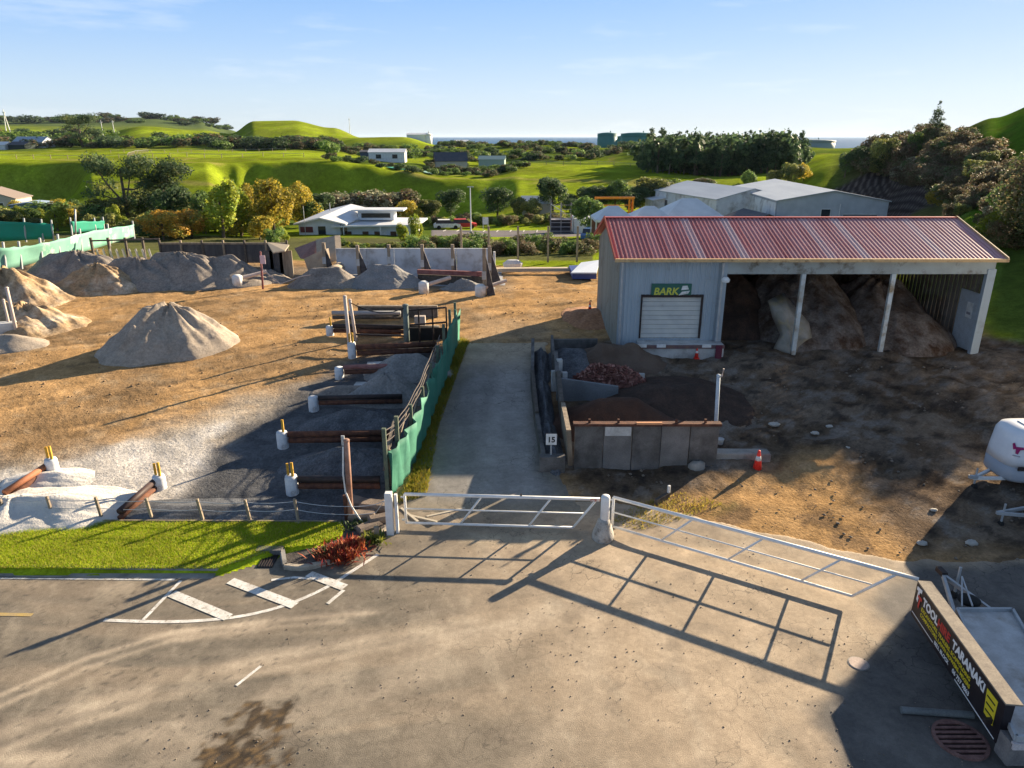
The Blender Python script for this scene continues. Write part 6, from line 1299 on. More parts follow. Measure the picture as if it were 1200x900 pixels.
for a, b in ((0, 1), (1, 2), (2, 3), (4, 5), (5, 6)): MB().box(((xs_[a] + xs_[b]) / 2, yw, (zt + zb) / 2 - .1), (xs_[b] - xs_[a] - .03, .18, zt - zb + .2)).build('panel', M('bin_white', (.55, .58, .62), (.45, .47, .5), sc=1, rough=.85, grain=.08, dirt=(.3, .29, .28), dsc=1) if a == 0 else bpy.data.materials['bin_white'], bw)
MB().box((Yq(577, 300, yw).x + .15, yw, zb + .7), (.15, .3, 1.5)).build('end_stop', white_paint, bw)
sheet('bin_floor', [(395, 334), (395, 311), (584, 311), (590, 332)], .25, flatc((.34, .345, .36)), asphalt_mat, lift=.02, edge=.25)
steel_k = M('buttress_steel', (.05, .045, .05), (.1, .09, .09), sc=3, rough=.7)
def buttress(px, pyb, pyt, w_, label):
    q = gp(px, pyb); t_ = Y(px - 2, pyt, q.y); o = empty('bin_buttress', tuple(q), label, 'buttress', 'buttress posts of the concrete bins')
    MB().box((q.x, q.y, (q.z + t_.z) / 2), (.22, .22, t_.z - q.z + .2)).build('post', timber, o)
    MB().prism([(q.x + .12, q.y - .05, q.z - .1), (q.x + w_, q.y - .05, q.z - .1), (q.x + .12, q.y - .05, q.z + (t_.z - q.z) * .85)], (0, .12, 0)).build('gusset', steel_k, o)
    MB().box((q.x - .02, q.y - .14, q.z + (t_.z - q.z) * .45), (.26, .06, .5)).build('pale_plate', pale_concrete, o)
buttress(421, 322, 289, .75, 'black triangular buttress post left end of the bins'); buttress(457, 318, 288, .5, 'narrow buttress post second from the left')
buttress(496, 325, 288, .8, 'black triangular buttress post in the middle of the bins'); buttress(531, 322, 288, .3, 'slim post second from the right of the bins')
buttress(568, 346, 293, .7, 'stout near buttress at the right end of the bins'); buttress(574, 330, 290, .8, 'rear buttress just right of the stout near one'); buttress(382, 320, 286, .7, 'black post among the leaning tan slabs')
rr = M('maroon_rail', (.18, .06, .06), (.25, .12, .11), sc=3, rough=.8)
o = empty('bin_rail', tuple(gp(530, 332)), 'maroon rail along the front of the right hand bins', 'rail'); a, b = gp(490, 331), gp(566, 334); MB().bar(a + Vector((0, 0, .75)), b + Vector((0, 0, .75)), .25, .3).build('beam', rr, o); MB().bar(a + Vector((0, .1, .1)), b + Vector((0, .1, .1)), .2, .9).build('dark_board', dark_timber, o)
for px, py, lb in ((497, 343, 'white capped pipe end right of the coarse stony heap'), (279, 335, 'white capped pipe end at the right foot of the sand heap'), (563, 347, 'white block at the foot of the stout right buttress')):
    q = gp(px, py); o = empty('capped_pipe', tuple(q), lb, 'pipe'); MB().lathe(q - Vector((0, 0, .1)), [(.34, 0), (.34, .75), (.2, .85)], 14).build('cap', white_paint, o, True)
    MB().tube([q + Vector((.2, .1, .5)), q + Vector((1.6, 1.2, .75))], .13, 8).build('pipe', pinkish, o)
o, q, t_ = pole(308, 338, 305, 296, .07, M('maroon_pole', (.25, .1, .1), rough=.8), 'sign_post', 'thin maroon post with a small pinkish plate by the bins')
MB().box(t_ + Vector((.12, -.05, -.45)), (.34, .03, .55)).build('plate', M('pink_plate', (.6, .45, .5)), o)
MB().tube([q + Vector((0, 0, 1.4)), q + Vector((1.2, 0, .3)), q + Vector((2.4, .5, .7)), q + Vector((3.0, .8, .75))], .04, 5).build('hose', pinkish, o)
# tan sheet roofed pen beside the dark fence
o = empty('lean_to_pen', tuple(gp(327, 322)), 'small pen of dark panels with a tan sheet roof between fence and bins', 'pen')
MB().prism([Y(313, 285, 52), Y(339, 288, 51), Y(334, 295, 49), Y(320, 297, 49)], (0, 0, .08)).build('roof_sheet', M('tan_sheet', (.38, .32, .24)), o)
for px in (315, 326, 337): a = Y(px, 322, 50.5); MB().box((a.x, 50.5, G(50) + .9), (.9, .1, 1.9)).build('panel', fence_dark if px < 330 else timber, o)
q = gp(322, 320); MB().tube([q + Vector((0, -.3, 0)), q + Vector((0, -.3, 1.6))], .06, 6).build('white_prop', galv, o)
# dark hedge-side post row behind the bins
for i, px in enumerate((541, 573, 607, 642, 676)):
    q = Y(px, 306, 58.5); tag(MB().box((q.x, 58.5, G(58) + 1.1), (.16, .16, 2.9)).build('hedge_post', timber), 'tall thin post standing in the rough hedge behind the bins', 'post', 'posts in the rear hedge')
# low canopy at the shed's left
q = gp(688, 326); o = empty('low_canopy', tuple(q), 'low white topped blue shelter left of the red roofed shed', 'shelter')
MB().prism([Y(669, 321, 50), Y(699, 321, 49.6), Y(703, 306, 55), Y(681, 309, 55)], (0, 0, .1)).build('roof_sheet', M('canopy_blue_white', (.5, .56, .66)), o)
MB().prism([Y(671, 327, 50.2), Y(699, 327, 49.8), Y(699, 320, 49.8), Y(671, 321, 50.2)], (0, 3.5, 0)).build('blue_side', blue_paint, o)
q = gp(601, 313); tag(MB().lathe(q, [(.5, 0), (.55, .3), (.3, .55)], 10, 1.4, .8).build('bag', M('pale_bag', (.5, .5, .52))), 'pale bag lying at the foot of the hedge right of the bins', 'bag')
# low concrete strip across the yard by the drive
q = gp(590, 318); tag(MB().box(q + Vector((2.0, .5, .05)), (6, .5, .25), rz=.04).build('concrete_strip', M('dusty_concrete', (.5, .42, .32))), 'low pale concrete edge across the back of the dirt yard', 'kerb')
def mound(px, py, rx, ry, h, mat, label, seed): hp('dirt_bank', mat, label, px, py, rx, ry, h, seed=seed, ridge=.4, rough=.5, n=60)
mound(690, 372, 1.6, 2.4, .35, M('orange_bark', (.4, .2, .1), (.3, .15, .08), sc=6, rough=.95, grain=.4, gsc=8), 'scatter of orange bark beside the left wall of the shed', 41)
# small orange cone by the shed's rear left
def cone(q, h, label, tilt=0):
    o = empty('traffic_cone', tuple(q), label, 'traffic cone'); r = h * .21
    MB().box(q + Vector((0, 0, .015)), (h * .5, h * .5, .035)).build('base', M('cone_orange', (.8, .045, .03), rough=.5) if 'cone_orange' not in bpy.data.materials else bpy.data.materials['cone_orange'], o)
    MB().lathe(q + Vector((0, 0, .03)), [(r, 0), (r * .28, h * .95), (r * .2, h * .97)], 16).build('cone_body', bpy.data.materials['cone_orange'], o, True)
    MB().lathe(q + Vector((0, 0, .03 + h * .48)), [(r * .66, 0), (r * .48, h * .22)], 16).build('reflective_band', white_paint, o, True)
cone(gp(887, 551), .72, 'bright red orange traffic cone standing right of the bin wall'); cone(gp(691, 366), .6, 'small orange cone beside the left wall of the shed'); cone(gp(816, 420), .5, 'small faded red cone before the white dock')
# ================================================================== BARK BIN BESIDE THE DRIVE
fy = gp(672, 547).y; xa = gp(672, 547).x; xb = gp(838, 547).x; zt = Y(700, 498, fy).z; zb = G(fy) - .1
bb = empty('bark_bin', ((xa + xb) / 2, fy, zb), 'bark bin with five dark concrete front panels and rusty top plate', 'bin')
for k in range(5):
    w_ = (xb - xa) / 5; m_ = [dark_concrete, M('panel_grey', (.2, .19, .185), (.13, .125, .12), sc=1.5, rough=.9, bump=.2), dark_concrete, bpy.data.materials.get('panel_grey') or dark_concrete, dark_concrete][k]
    pn = MB().box((xa + w_ * (k + .5), fy + .02 * (k % 2), (zt + zb) / 2), (w_ - .025, .16, zt - zb - .02)).build('front_panel', bpy.data.materials['panel_grey'] if k in (1, 3) else dark_concrete, bb)
    if k == 1: MB().box((xa + w_ * 1.5, fy - .075, zt - .2), (w_ - .1, .02, .32)).build('pale_patch', pale_concrete, pn)
MB().box(((xa + xb) / 2, fy, zt + .04), (xb - xa + .1, .26, .09)).build('rusty_cap', rusty, bb)
MB().box(((xa + xb) / 2 + .05, fy - .1, zt + .1), (.85, .1, .07)).build('orange_plate', M('new_timber', (.55, .27, .14)), bb)
for k in (.1, .3, .7, .9): MB().tube([(xa + (xb - xa) * k, fy - .02, zt + .06), (xa + (xb - xa) * k, fy - .02, zt + .22)], .045, 6).build('lifting_eye', rusty, bb)
# left wall of the bin: leaning sleepers
lw = [gp(666, 545), gp(658, 505), gp(653, 465), gp(650, 440)]
for i in range(3): MB().prism([lw[i] - Vector((0, 0, .1)), lw[i + 1] - Vector((0, 0, .1)), lw[i + 1] + Vector((-.05, 0, 1.15)), lw[i] + Vector((-.1, 0, 1.3 - .1 * i))], (.16, 0, 0)).build('side_wall', [timber, dark_timber, dark_concrete][i], bb)
a, b = gp(652, 470), gp(724, 468); MB().prism([a - Vector((0, 0, .1)), b - Vector((0, 0, .1)), b + Vector((0, 0, .55)), a + Vector((0, 0, 1.0))], (0, .15, 0)).build('cross_wall', pale_concrete if 0 else M('blue_grey_concrete', (.2, .215, .23), (.14, .15, .16), sc=1, rough=.9), bb)
a, b = gp(735, 452), gp(755, 450); MB().prism([a, b, b + Vector((0, 0, .45)), a + Vector((0, 0, .55))], (0, .15, 0)).build('end_block', pale_concrete, bb)
a, b = gp(648, 412), gp(700, 409); MB().prism([a - Vector((0, 0, .1)), b - Vector((0, 0, .1)), b + Vector((0, 0, .5)), a + Vector((0, 0, .6))], (0, .15, 0)).build('rear_wall', dark_concrete, bb)
a, b = gp(650, 438), gp(648, 410); MB().prism([a, b, b + Vector((0, 0, .75)), a + Vector((0, 0, .9))], (-.12, 0, 0)).build('side_wall', dark_concrete, bb)
for px, py, h_ in ((655, 452, 1.2), (649, 458, .9), (661, 457, .8)): q = gp(px, py); MB().box(q + Vector((0, 0, h_ / 2)), (.22, .2, h_), rz=.2).build('white_stub', pale_concrete, bb)
# outer dark wall by the drive
ow = [gp(645, 551), gp(636, 500), gp(630, 450), gp(630, 414)]
o = empty('soil_bund', tuple(ow[0]), 'low black soil filled wall between the driveway and the bark bin', 'wall')
for i in range(3): MB().prism([ow[i] + Vector((-.32, 0, -.1)), ow[i + 1] + Vector((-.32, 0, -.1)), ow[i + 1] + Vector((-.3, 0, .55 + .1 * i)), ow[i] + Vector((-.3, 0, .62 if i else .55))], (.14, 0, 0)).build('side_board', dark_concrete if i != 1 else dark_timber, o)
MB().box(ow[0] + Vector((.05, .0, .22)), (.85, .3, .65)).build('end_block', dark_concrete, o)
for i in range(3): 
    m_ = (ow[i] + ow[i + 1]) / 2; heap('soil_ridge', grav_d, 'ridge of black soil behind the driveway wall', m_.x + .15, m_.y, (ow[i + 1] - ow[i]).length * .6, .42, .55, rz=math.atan2(ow[i + 1].y - ow[i].y, ow[i + 1].x - ow[i].x), seed=50 + i, ridge=.5, rough=.5, n=50, group='black soil ridge along the driveway wall')
q = gp(645, 546); zs = Y(645, 513, q.y - .1)
o = empty('speed_sign', (q.x, q.y - .2, q.z), 'small square white sign reading 15 at the end of the driveway wall', 'sign')
MB().tube([(q.x, q.y - .2, q.z), (q.x, q.y - .2, zs.z)], .03, 6).build('post', galv, o)
MB().box((q.x, q.y - .23, zs.z), (.36, .02, .4)).build('plate', white_paint, o); MB().box((q.x, q.y - .222, zs.z), (.39, .012, .43)).build('rim', black_paint, o)
text_part('lettering', '15', .27, black_paint, o, frame_matrix((q.x, q.y - .245, zs.z - .1), (1, 0, 0), (0, 0, 1)), .004, 'CENTER', bold=.008)
hp('bark_heap', M('brown_fine_bark', (.1, .05, .032), (.07, .038, .026), sc=2, rough=.95, bump=.6, bsc=14, grain=.3), 'fine brown bark heap behind the front panels of the bin', 722, 498, 2.5, 1.75, 1.15, seed=60, ridge=.25, rough=.1, n=100)
heapr = hp('bark_heap', bark_r, 'reddish heap of coarse bark chunks in the middle of the bin', 712, 453, 1.9, 1.1, .95, seed=61, ridge=.35, rough=.35, n=110)
hp('soil_heap', soil_b, 'dark brown heap at the back of the bin near the shed', 722, 424, 2.4, 1.7, .9, seed=62, ridge=.3, rough=.4, n=80)
hp('bark_heap', bark_b, 'black bark spread sloping away right of the bin', 790, 470, 3.2, 2.6, .7, seed=63, ridge=.3, rough=.4, n=90)
hp('gravel_heap', grav_d, 'smooth dark grit slope at the left back corner of the bin', 672, 425, 1.3, 2.0, .7, seed=64, ridge=.2, rough=.12, n=60)
rg = np.random.default_rng(4)
q = gp(712, 453); n = 900; x = q.x + rg.normal(0, .85, n); y = q.y + rg.normal(0, .5, n); dg = bpy.context.evaluated_depsgraph_get()
k_ = np.hypot((x - q.x) / 1.9, (y - q.y) / 1.1) < 1; x = x[k_]; y = y[k_]; zz = []
bpy.context.view_layer.update()
for a, b in zip(x, y):
    ok, lo_, _, _ = heapr.ray_cast(Vector((a, b, 9)) - heapr.location, Vector((0, 0, -1))); zz.append(heapr.location.z + lo_.z if ok else L1(a, b))
O = np.array([[1, .5, .1], [-1, .5, .0], [-1, -.5, .1], [1, -.5, 0]]) ; R_ = rg.uniform(0, 6.28, len(x)); s_ = rg.uniform(.05, .14, len(x))
V = []; CCs = []
for i in range(len(x)):
    m3 = Euler((rg.normal(0, .6), rg.normal(0, .6), R_[i])).to_matrix(); c = rg.choice(3); cl = [(.26, .11, .085), (.15, .06, .05), (.38, .2, .16)][c]
    for v in O: V.append(tuple(m3 @ Vector(v * s_[i]) + Vector((x[i], y[i], zz[i] + .03)))); CCs.append(cl)
me = np_mesh('bark_chips', np.array(V), np.arange(len(V)).reshape(-1, 4), np.array(CCs)); tag(link_mesh('bark_chips', me, M('bark_chips', (1, 1, 1), attr=True, rough=.95)), 'loose red bark chunks on the coarse bark heap', 'bark', kind='stuff')
o, q, t_ = pole(838, 522, 842, 441, .07, M('pale_blue_pole', (.5, .56, .62), (.42, .47, .52), rough=.6), 'steel_pole', 'pale blue white pole with a small arm at the right end of the bin', 'pole')
MB().tube([t_ + Vector((-.05, 0, -.05)), t_ + Vector((.12, 0, .02)), t_ + Vector((.16, 0, .28))], .035, 6).build('arm', pinkish, o)
MB().lathe(q + Vector((.12, -.1, -.05)), [(.1, 0), (.15, .35), (.16, .36)], 10).build('foot_pot', pale_concrete, o)
def rock(px, py, r, label, seed, mat=concrete, name='rock'):
    q = gp(px, py); mb = MB(); fl_ = .45 if name == 'stone' else 1; mb.lathe(q + Vector((0, 0, -r * .5 * fl_)), [(r * .5, 0), (r * .95, r * .4 * fl_), (r, r * .8 * fl_), (r * .8, r * 1.3 * fl_), (r * .4, r * 1.55 * fl_)], 10, 1, .7)
    rg_ = random.Random(seed); mb.v = [tuple(Vector(v) + Vector((rg_.uniform(-1, 1), rg_.uniform(-1, 1), rg_.uniform(-1, 1))) * r * .12) for v in mb.v]
    return tag(mb.build(name, mat, None, True), label, 'rock')
rock(816, 550, .3, 'grey boulder at the right foot of the bin wall', 1)
q = gp(868, 538); o = empty('concrete_slab', tuple(q), 'long low concrete block lying between bin and cone', 'block'); MB().box(q + Vector((0, 0, .12)), (1.9, .45, .38), rz=-.02, bev=.03).build('block', concrete, o)
for i, (px, py, r, lb) in enumerate([(955, 508, .16, 'small grey stone left of the pale one in the churned soil'), (972, 500, .14, 'flat pale stone in the churned soil'), (907, 498, .22, 'flat whitish stone farthest left in the churned soil'), (1094, 598, .12, 'lone white stone before the trailer hitch'), (993, 525, .1, 'small pale stone in the middle of the churned soil'), (1138, 637, .18, 'pale stone near the dark asphalt edge'), (1080, 637, .16, 'pale flat stone beside the lit dirt patch')]):
    rock(px, py, r, lb, 70 + i, palest, 'stone')
# mound of lit orange mulch edges, timber bits by the gate
q = gp(783, 583); tag(MB().tube([q + Vector((0, 0, 0)), q + Vector((0, 0, .42))], .05, 8).build('white_peg', white_paint), 'short white peg standing behind the hinge of the open gate', 'peg')
tag(MB().bar(gp(768, 592) + Vector((0, 0, .1)), gp(783, 583) + Vector((0, 0, .1)), .12, .18).build('timber_edge', dark_timber), 'short dark timber edging by the white peg', 'timber')
# ================================================================== GATES
GT, GBt = 1.15, .2
def gate(name, H0, tip, nb, label, fx):
    """H0 hinge point, tip: far end on the ground; nb brace panels"""
    o = empty(name, tuple(H0), label, 'gate'); d = (tip - H0); ln = d.length; u = d.normalized()
    def q(t_, z): return H0 + u * (t_ * ln) + Vector((0, 0, z))
    MB().tube([q(0, GT), q(fx, GT)], .05, 10).build('top_rail', white_metal, o, True)
    MB().tube([q(0, GBt), q(.87, GBt)], .038, 8).build('bottom_rail', white_metal, o, True)
    MB().tube([q(0, (GT + GBt) / 2), q(.92, (GT + GBt) / 2)], .022, 8).build('middle_rail', white_metal, o, True)
    MB().tube([q(0, GBt), q(0, GT)], .04, 8).build('hinge_stile', white_metal, o, True)
    MB().tube([q(.87, GBt), q(.985, GT)], .036, 8).build('end_brace', white_metal, o, True)
    for k in range(nb):
        t_ = .87 * (k + .8) / (nb + .45); dt = .115
        MB().tube([q(t_, GBt), q(t_ + dt, GT)], .03, 8).build('brace', white_metal, o, True)
    for z in (GBt + .1, GT - .1): MB().tube([q(0, z) - u * .12, q(0, z)], .03, 6).build('hinge', galv, o)
    return o, q
hl = P(474, 579, GT); hl.z = 0; hr_ = P(703, 585, GT); hr_.z = 0
o, q_ = gate('field_gate', hl, hr_, 2, 'closed white tubular gate across the driveway', 1.0)
MB().box(q_(.975, GT + .0) + Vector((0, -.055, 0)), (.28, .012, .09)).build('red_tape', M('red_white_tape', (.45, .12, .08), (.7, .65, .6), sc=14), o)
MB().tube([q_(.6, GT - .02), q_(.6, GT + .1)], .03, 6).build('clip', dark_steel, o)
h2 = P(719, 583, GT); h2.z = 0; t2 = P(1058, 674, GT); t2.z = 0
o, q_ = gate('field_gate', h2, t2, 3, 'open white tubular gate reaching right towards the trailer sign', 1.045)
# posts
q = P(458, 627, 0); o = empty('gate_post', tuple(q), 'square white gate post beside the green cloth fence', 'gate post'); tz = Y(458, 577, q.y).z
MB().box((q.x, q.y, tz / 2), (.2, .2, tz), bev=.015).build('shaft', white_metal, o); MB().box((q.x + .2, q.y + .05, tz / 2 - .05), (.08, .1, tz * .95)).build('stile_post', white_metal, o)
q = P(706, 634, 0); o = empty('gate_post', tuple(q), 'round white gate post with a lumpy concrete foot between the gates', 'gate post')
q.y += .12; tz = Y(706, 581, q.y).z
MB().lathe((q.x + .05, q.y, 0), [(.13, 0), (.13, tz - .05), (.11, tz), (.04, tz + .02)], 20).build('shaft', white_metal, o, True)
mb = MB(); mb.lathe((q.x + .02, q.y, -.05), [(.3, 0), (.33, .12), (.3, .3), (.23, .5), (.17, .68), (.13, .72)], 16); rg_ = random.Random(3)
mb.v = [(a + rg_.uniform(-.015, .015), b + rg_.uniform(-.015, .015), c) for a, b, c in mb.v]; mb.build('concrete_foot', M('lumpy_concrete', (.5, .47, .42), (.36, .34, .31), sc=4, rough=.9, bump=.6, bsc=10, dirt=(.16, .13, .1), dsc=5), o, True)
q = P(446, 640, 0); tag(MB().box((q.x - .15, q.y + .3, .2), (.13, .12, .5), rz=.3).build('timber_stub', timber), 'short timber stub left of the square gate post', 'stub')
# ground timber bits by the fence corner
for i, (a, b, c, d, lb) in enumerate([(478, 604, 512, 612, 'pale timber rail lying behind the closed gate, nearest the post'), (500, 606, 545, 596, 'pale timber rail lying flat behind the closed gate, right one'), (490, 612, 470, 596, 'short pale plank lying behind the closed gate')]):
    tag(MB().bar(P(a, b, .1), P(c, d, .14), .08, .07).build('plank', M('pale_timber', (.45, .4, .32), rough=.9) if i == 0 else bpy.data.materials['pale_timber']), lb, 'plank')
o = empty('rock_retaining', tuple(gp(440, 600)), 'broken brown stone edging at the corner by the green fence', 'edging')
for i, (a, b, s_) in enumerate([(420, 590, .5), (440, 596, .6), (425, 606, .55), (445, 612, .45), (432, 620, .5)]):
    q = gp(a, b); MB().box(q + Vector((0, 0, .02 + .05 * (i % 2))), (s_ * 1.5, s_ * .8, .32), rz=.3 * i - .5, bev=.06).build('stone', M('brown_stone', (.24, .19, .15), (.15, .12, .1), sc=3, rough=.95, bump=.4) if i == 0 else bpy.data.materials['brown_stone'], o)
# ================================================================== GARDEN BED
bed = [tuple(P(*a, .05))[:2] for a in [(332, 650), (366, 642), (400, 632), (408, 614), (452, 612), (452, 626), (428, 640), (400, 655), (355, 666), (334, 664)]]
sheet('garden_bed', None, .06, flatc((.09, .08, .075), .6), M('bed_soil', (1, 1, 1), (.7, .7, .7), sc=6, rough=.95, bump=.6, bsc=20, attr=True, grain=.4), lift=.06, world=bed, edge=.05)
pebbles('bed_stones', bed, 260, .02, .07, palest, 31, 'pale stones scattered in the little garden bed at the kerb')
REDL = [(.32, .05, .03), (.45, .1, .04), (.2, .03, .03), (.5, .2, .08)]
def spiky(name, c, n, L_, cols, seed, label, w_=.035, cat='plant', spread=.5):
    rg = np.random.default_rng(seed); V = []; CC_ = []
    for i in range(n):
        a = rg.uniform(0, 6.28); el_ = rg.uniform(.25, 1.35); l = L_ * rg.uniform(.6, 1.1); b0 = Vector((c.x + rg.normal(0, spread * .4), c.y + rg.normal(0, spread * .25), c.z))
        d = Vector((math.cos(a) * math.cos(el_), math.sin(a) * math.cos(el_), math.sin(el_))); s_ = Vector((-math.sin(a), math.cos(a), 0)) * w_
        m_ = b0 + d * l * .55; e_ = b0 + d * l - Vector((0, 0, l * .18 * math.cos(el_)))
        cl = np.array(cols[rg.integers(len(cols))]) * rg.uniform(.7, 1.3)
        V += [b0 - s_ * .5, b0 + s_ * .5, m_ + s_, m_ - s_, m_ - s_, m_ + s_, e_ + s_ * .15, e_ - s_ * .15]; CC_ += [cl] * 8
    V = np.array([tuple(v) for v in V]); V -= np.array(tuple(c))
    o = link_mesh(name, np_mesh(name, V, np.arange(len(V)).reshape(-1, 4), np.array(CC_)), leaf_green); o.location = c
    return tag(o, label, cat)
spiky('red_bush', P(398, 652, .08), 900, .34, REDL, 3, 'spiky deep red bush in the garden bed, larger front one', w_=.02, spread=.7)
spiky('red_bush', P(412, 641, .08), 500, .3, REDL, 4, 'smaller spiky red bush behind the larger one in the garden bed', w_=.02, spread=.45)
spiky('green_plant', P(437, 634, .06), 160, .3, [(.1, .14, .03), (.25, .26, .04)], 5, 'low green and yellow plant at the kerb right of the red bushes', spread=.4)
spiky('green_plant', P(383, 650, .06), 120, .25, [(.05, .08, .03), (.1, .12, .04)], 6, 'dark green tuft left of the red bushes in the bed', spread=.35)
spiky('green_plant', P(420, 618, .06), 160, .25, [(.04, .07, .025), (.07, .1, .03)], 7, 'dark green ground plant at the foot of the rusty post', spread=.7)
# kerb inlet sump
q = P(318, 655, 0); o = empty('kerb_sump', tuple(q), 'dark kerb inlet sump at the end of the grass verge', 'drain')
MB().box((q.x - .05, q.y - .12, .01), (.42, .62, .035)).build('grate', black_paint, o)
for k in range(6): MB().box((q.x - .22 + k * .07, q.y - .12, .035), (.02, .56, .02)).build('bar', dark_steel, o)
MB().box((q.x - .12, q.y + .28, .1), (.72, .24, .14)).build('lintel', dark_concrete, o)
# ================================================================== IRONWORK AND TRAILERS
q = P(1006, 778, 0); o = empty('manhole_cover', tuple(q), 'small round pale manhole cover in the forecourt', 'manhole')
MB().lathe((q.x, q.y, 0), [(.2, 0), (.2, .02)], 28).build('cover', M('manhole_pale', (.45, .36, .31), (.38, .3, .26), sc=6, rough=.8), o); MB().lathe((q.x, q.y, -.01), [(.225, 0), (.225, .022)], 28).build('rim', concrete, o)
q = P(1125, 868, 0); o = empty('drain_grate', tuple(q), 'large round rusty brown drain grate with slats', 'drain')
mb = MB(); R0 = .46
MB().lathe((q.x, q.y, 0), [(R0, 0), (R0, .012)], 36).build('pit', black_paint, o)
mb = MB()
for k in range(36):
    a, b = 2 * math.pi * k / 36, 2 * math.pi * (k + 1) / 36; mb.bar((q.x + R0 * math.cos(a), q.y + R0 * math.sin(a), .03), (q.x + R0 * math.cos(b), q.y + R0 * math.sin(b), .03), .06, .05)
ironr = M('rusty_iron', (.16, .08, .07), (.24, .13, .11), sc=8, rough=.7, grain=.2); mb.build('ring', ironr, o)
for k in range(8): yy = -R0 + R0 * 2 * (k + .5) / 8; hw_ = math.sqrt(R0 * R0 - yy * yy); MB().box((q.x, q.y + yy, .032), (2 * hw_, .055, .035)).build('slat', ironr, o)
a, b = P(1056, 832, .07), P(1140, 838, .07); o = MB().tube([a, b], .07, 14).build('drain_pipe', M('grey_pipe', (.12, .13, .13), (.17, .18, .18), rough=.5)); tag(o, 'short grey pipe lying in front of the round drain grate', 'pipe')
# sign trailer
A = Vector((9.38, 14.0, .4)); B = Vector((8.94, 10.22, .4)); BH = .88
ux = (B - A).normalized(); nrm = Vector((0, 0, 1)).cross(ux) * -1           # outward normal faces the camera's left
if nrm.x > 0: nrm = -nrm
Ln = (B - A).length
st = empty('sign_trailer', tuple((A + B) / 2 - Vector((0, 0, .4))), 'black tool hire sign board mounted on the side of a flat deck trailer', 'trailer')
mb = MB(); dp = -nrm * .16
mb.prism([A, B, B + Vector((0, 0, BH)), A + Vector((0, 0, BH))], dp); brd = mb.build('sign_board', M('sign_black', (.012, .01, .014), (.02, .016, .02), sc=3, rough=.5, grain=.1), st)
MB().bar(A + Vector((0, 0, BH + .015)) + dp * .9, B + Vector((0, 0, BH + .015)) + dp * .9, .3, .035).build('timber_cap', M('cap_timber', (.2, .17, .14), (.28, .24, .19), sc=5, rough=.9), st)
def FM(s_, z_, off=.006): return frame_matrix(A + ux * s_ + Vector((0, 0, z_)) + nrm * off, ux, (0, 0, 1))
wht = M('letter_white', (.8, .8, .8), rough=.5, grain=.03); redl = M('letter_red', (.5, .03, .03), rough=.5, grain=.03); yl = M('letter_yellow', (.72, .58, .03), rough=.5, grain=.03)
text_part('lettering', 'TOOL', .27, wht, brd, FM(.42, .56), .003, bold=.01)
text_part('lettering', 'HIRE', .27, redl, brd, FM(1.16, .56), .003, bold=.01)
text_part('lettering', 'TARANAKI', .27, wht, brd, FM(1.84, .56), .003, bold=.01)
# logo: interlocked T marks
lg = MB()
def flat(mb, pts, off): mb.prism([A + ux * a + Vector((0, 0, b)) + nrm * off for a, b in pts], nrm * .004)
flat(lg, [(.06, .8), (.3, .84), (.3, .75), (.06, .71)], .004); flat(lg, [(.14, .73), (.22, .74), (.2, .46), (.13, .5)], .009); lg.build('logo', wht, brd)
lg = MB(); flat(lg, [(.18, .66), (.38, .66), (.38, .59), (.18, .59)], .012); flat(lg, [(.26, .6), (.33, .6), (.31, .36), (.25, .4)], .016); lg.build('logo', redl, brd)
for i, tx in enumerate(['EXCAVATORS, TRAILERS, SCAFFOLDING', 'COMPACTORS, LAWN MOWERS, MIXERS']): text_part('small_lettering', tx, .125, yl, brd, FM(.42, .4 - .14 * i), .002, bold=.003)
text_part('small_lettering', 'BELL BLOCK', .12, wht, brd, FM(1.2, .12), .002, bold=.003); text_part('small_lettering', '06 757 9863', .14, wht, brd, FM(2.05, .1), .002, bold=.003)
lg = MB(); flat(lg, [(.05, .12), (1.15, .12), (1.15, .1), (.05, .1)], .005); flat(lg, [(2.2, .05), (3.75, .05), (3.75, .028), (2.2, .028)], .005); lg.build('white_line', wht, brd)
lg = MB(); flat(lg, [(3.22, .74), (3.6, .76), (3.62, .22), (3.3, .24)], .005); lg.build('yellow_panel', yl, brd)
for i in range(3): lg = MB(); flat(lg, [(3.28 + .02 * i, .64 - .14 * i), (3.56, .65 - .14 * i), (3.56, .62 - .14 * i), (3.28 + .02 * i, .61 - .14 * i)], .011); lg.build('panel_text_bar', black_paint, brd)
# deck and chassis
deck_m = M('dusty_white_deck', (.55, .55, .55), (.42, .41, .4), sc=2.5, rough=.8, grain=.12, dirt=(.3, .25, .2), dsc=1.8, dlo=.5, dhi=.75)
D0, D1, D2, D3 = P(1121, 716, .82), P(1186, 716, .82), P(1330, 850, .82), P(1190, 866, .82)
D2 = D1 + (D3 - D0); mb = MB(); mb.prism([D0, D1, D2, D3], (0, 0, -.05)); mb.build('deck', deck_m, st)
for a, b, nm in ((D0, D1, 'edge_rail'), (D1, D2, 'edge_rail'), (D3, D2, 'edge_rail'), (D0, D3, 'edge_rail')): MB().bar(a + Vector((0, 0, .02)), b + Vector((0, 0, .02)), .06, .12).build(nm, galv, st)
for f_ in (.15, .5, .85): a = D0.lerp(D3, f_); MB().bar(a - Vector((.35, 0, .12)), D1.lerp(D2, f_) - Vector((0, 0, .12)), .07, .1).build('cross_member', dark_steel, st)
ax_ = D0.lerp(D3, .62)
for a in (ax_ + Vector((.05, 0, 0)), D1.lerp(D2, .62) + Vector((.15, 0, 0))):
    wl = MB().tube([(a.x - .1, a.y, .31), (a.x + .1, a.y, .31)], .31, 20).build('wheel', black_rubber, st, True); MB().tube([(a.x - .12, a.y, .31), (a.x + .12, a.y, .31)], .15, 12).build('rim', galv, wl)
hc = P(1105, 674, .5)
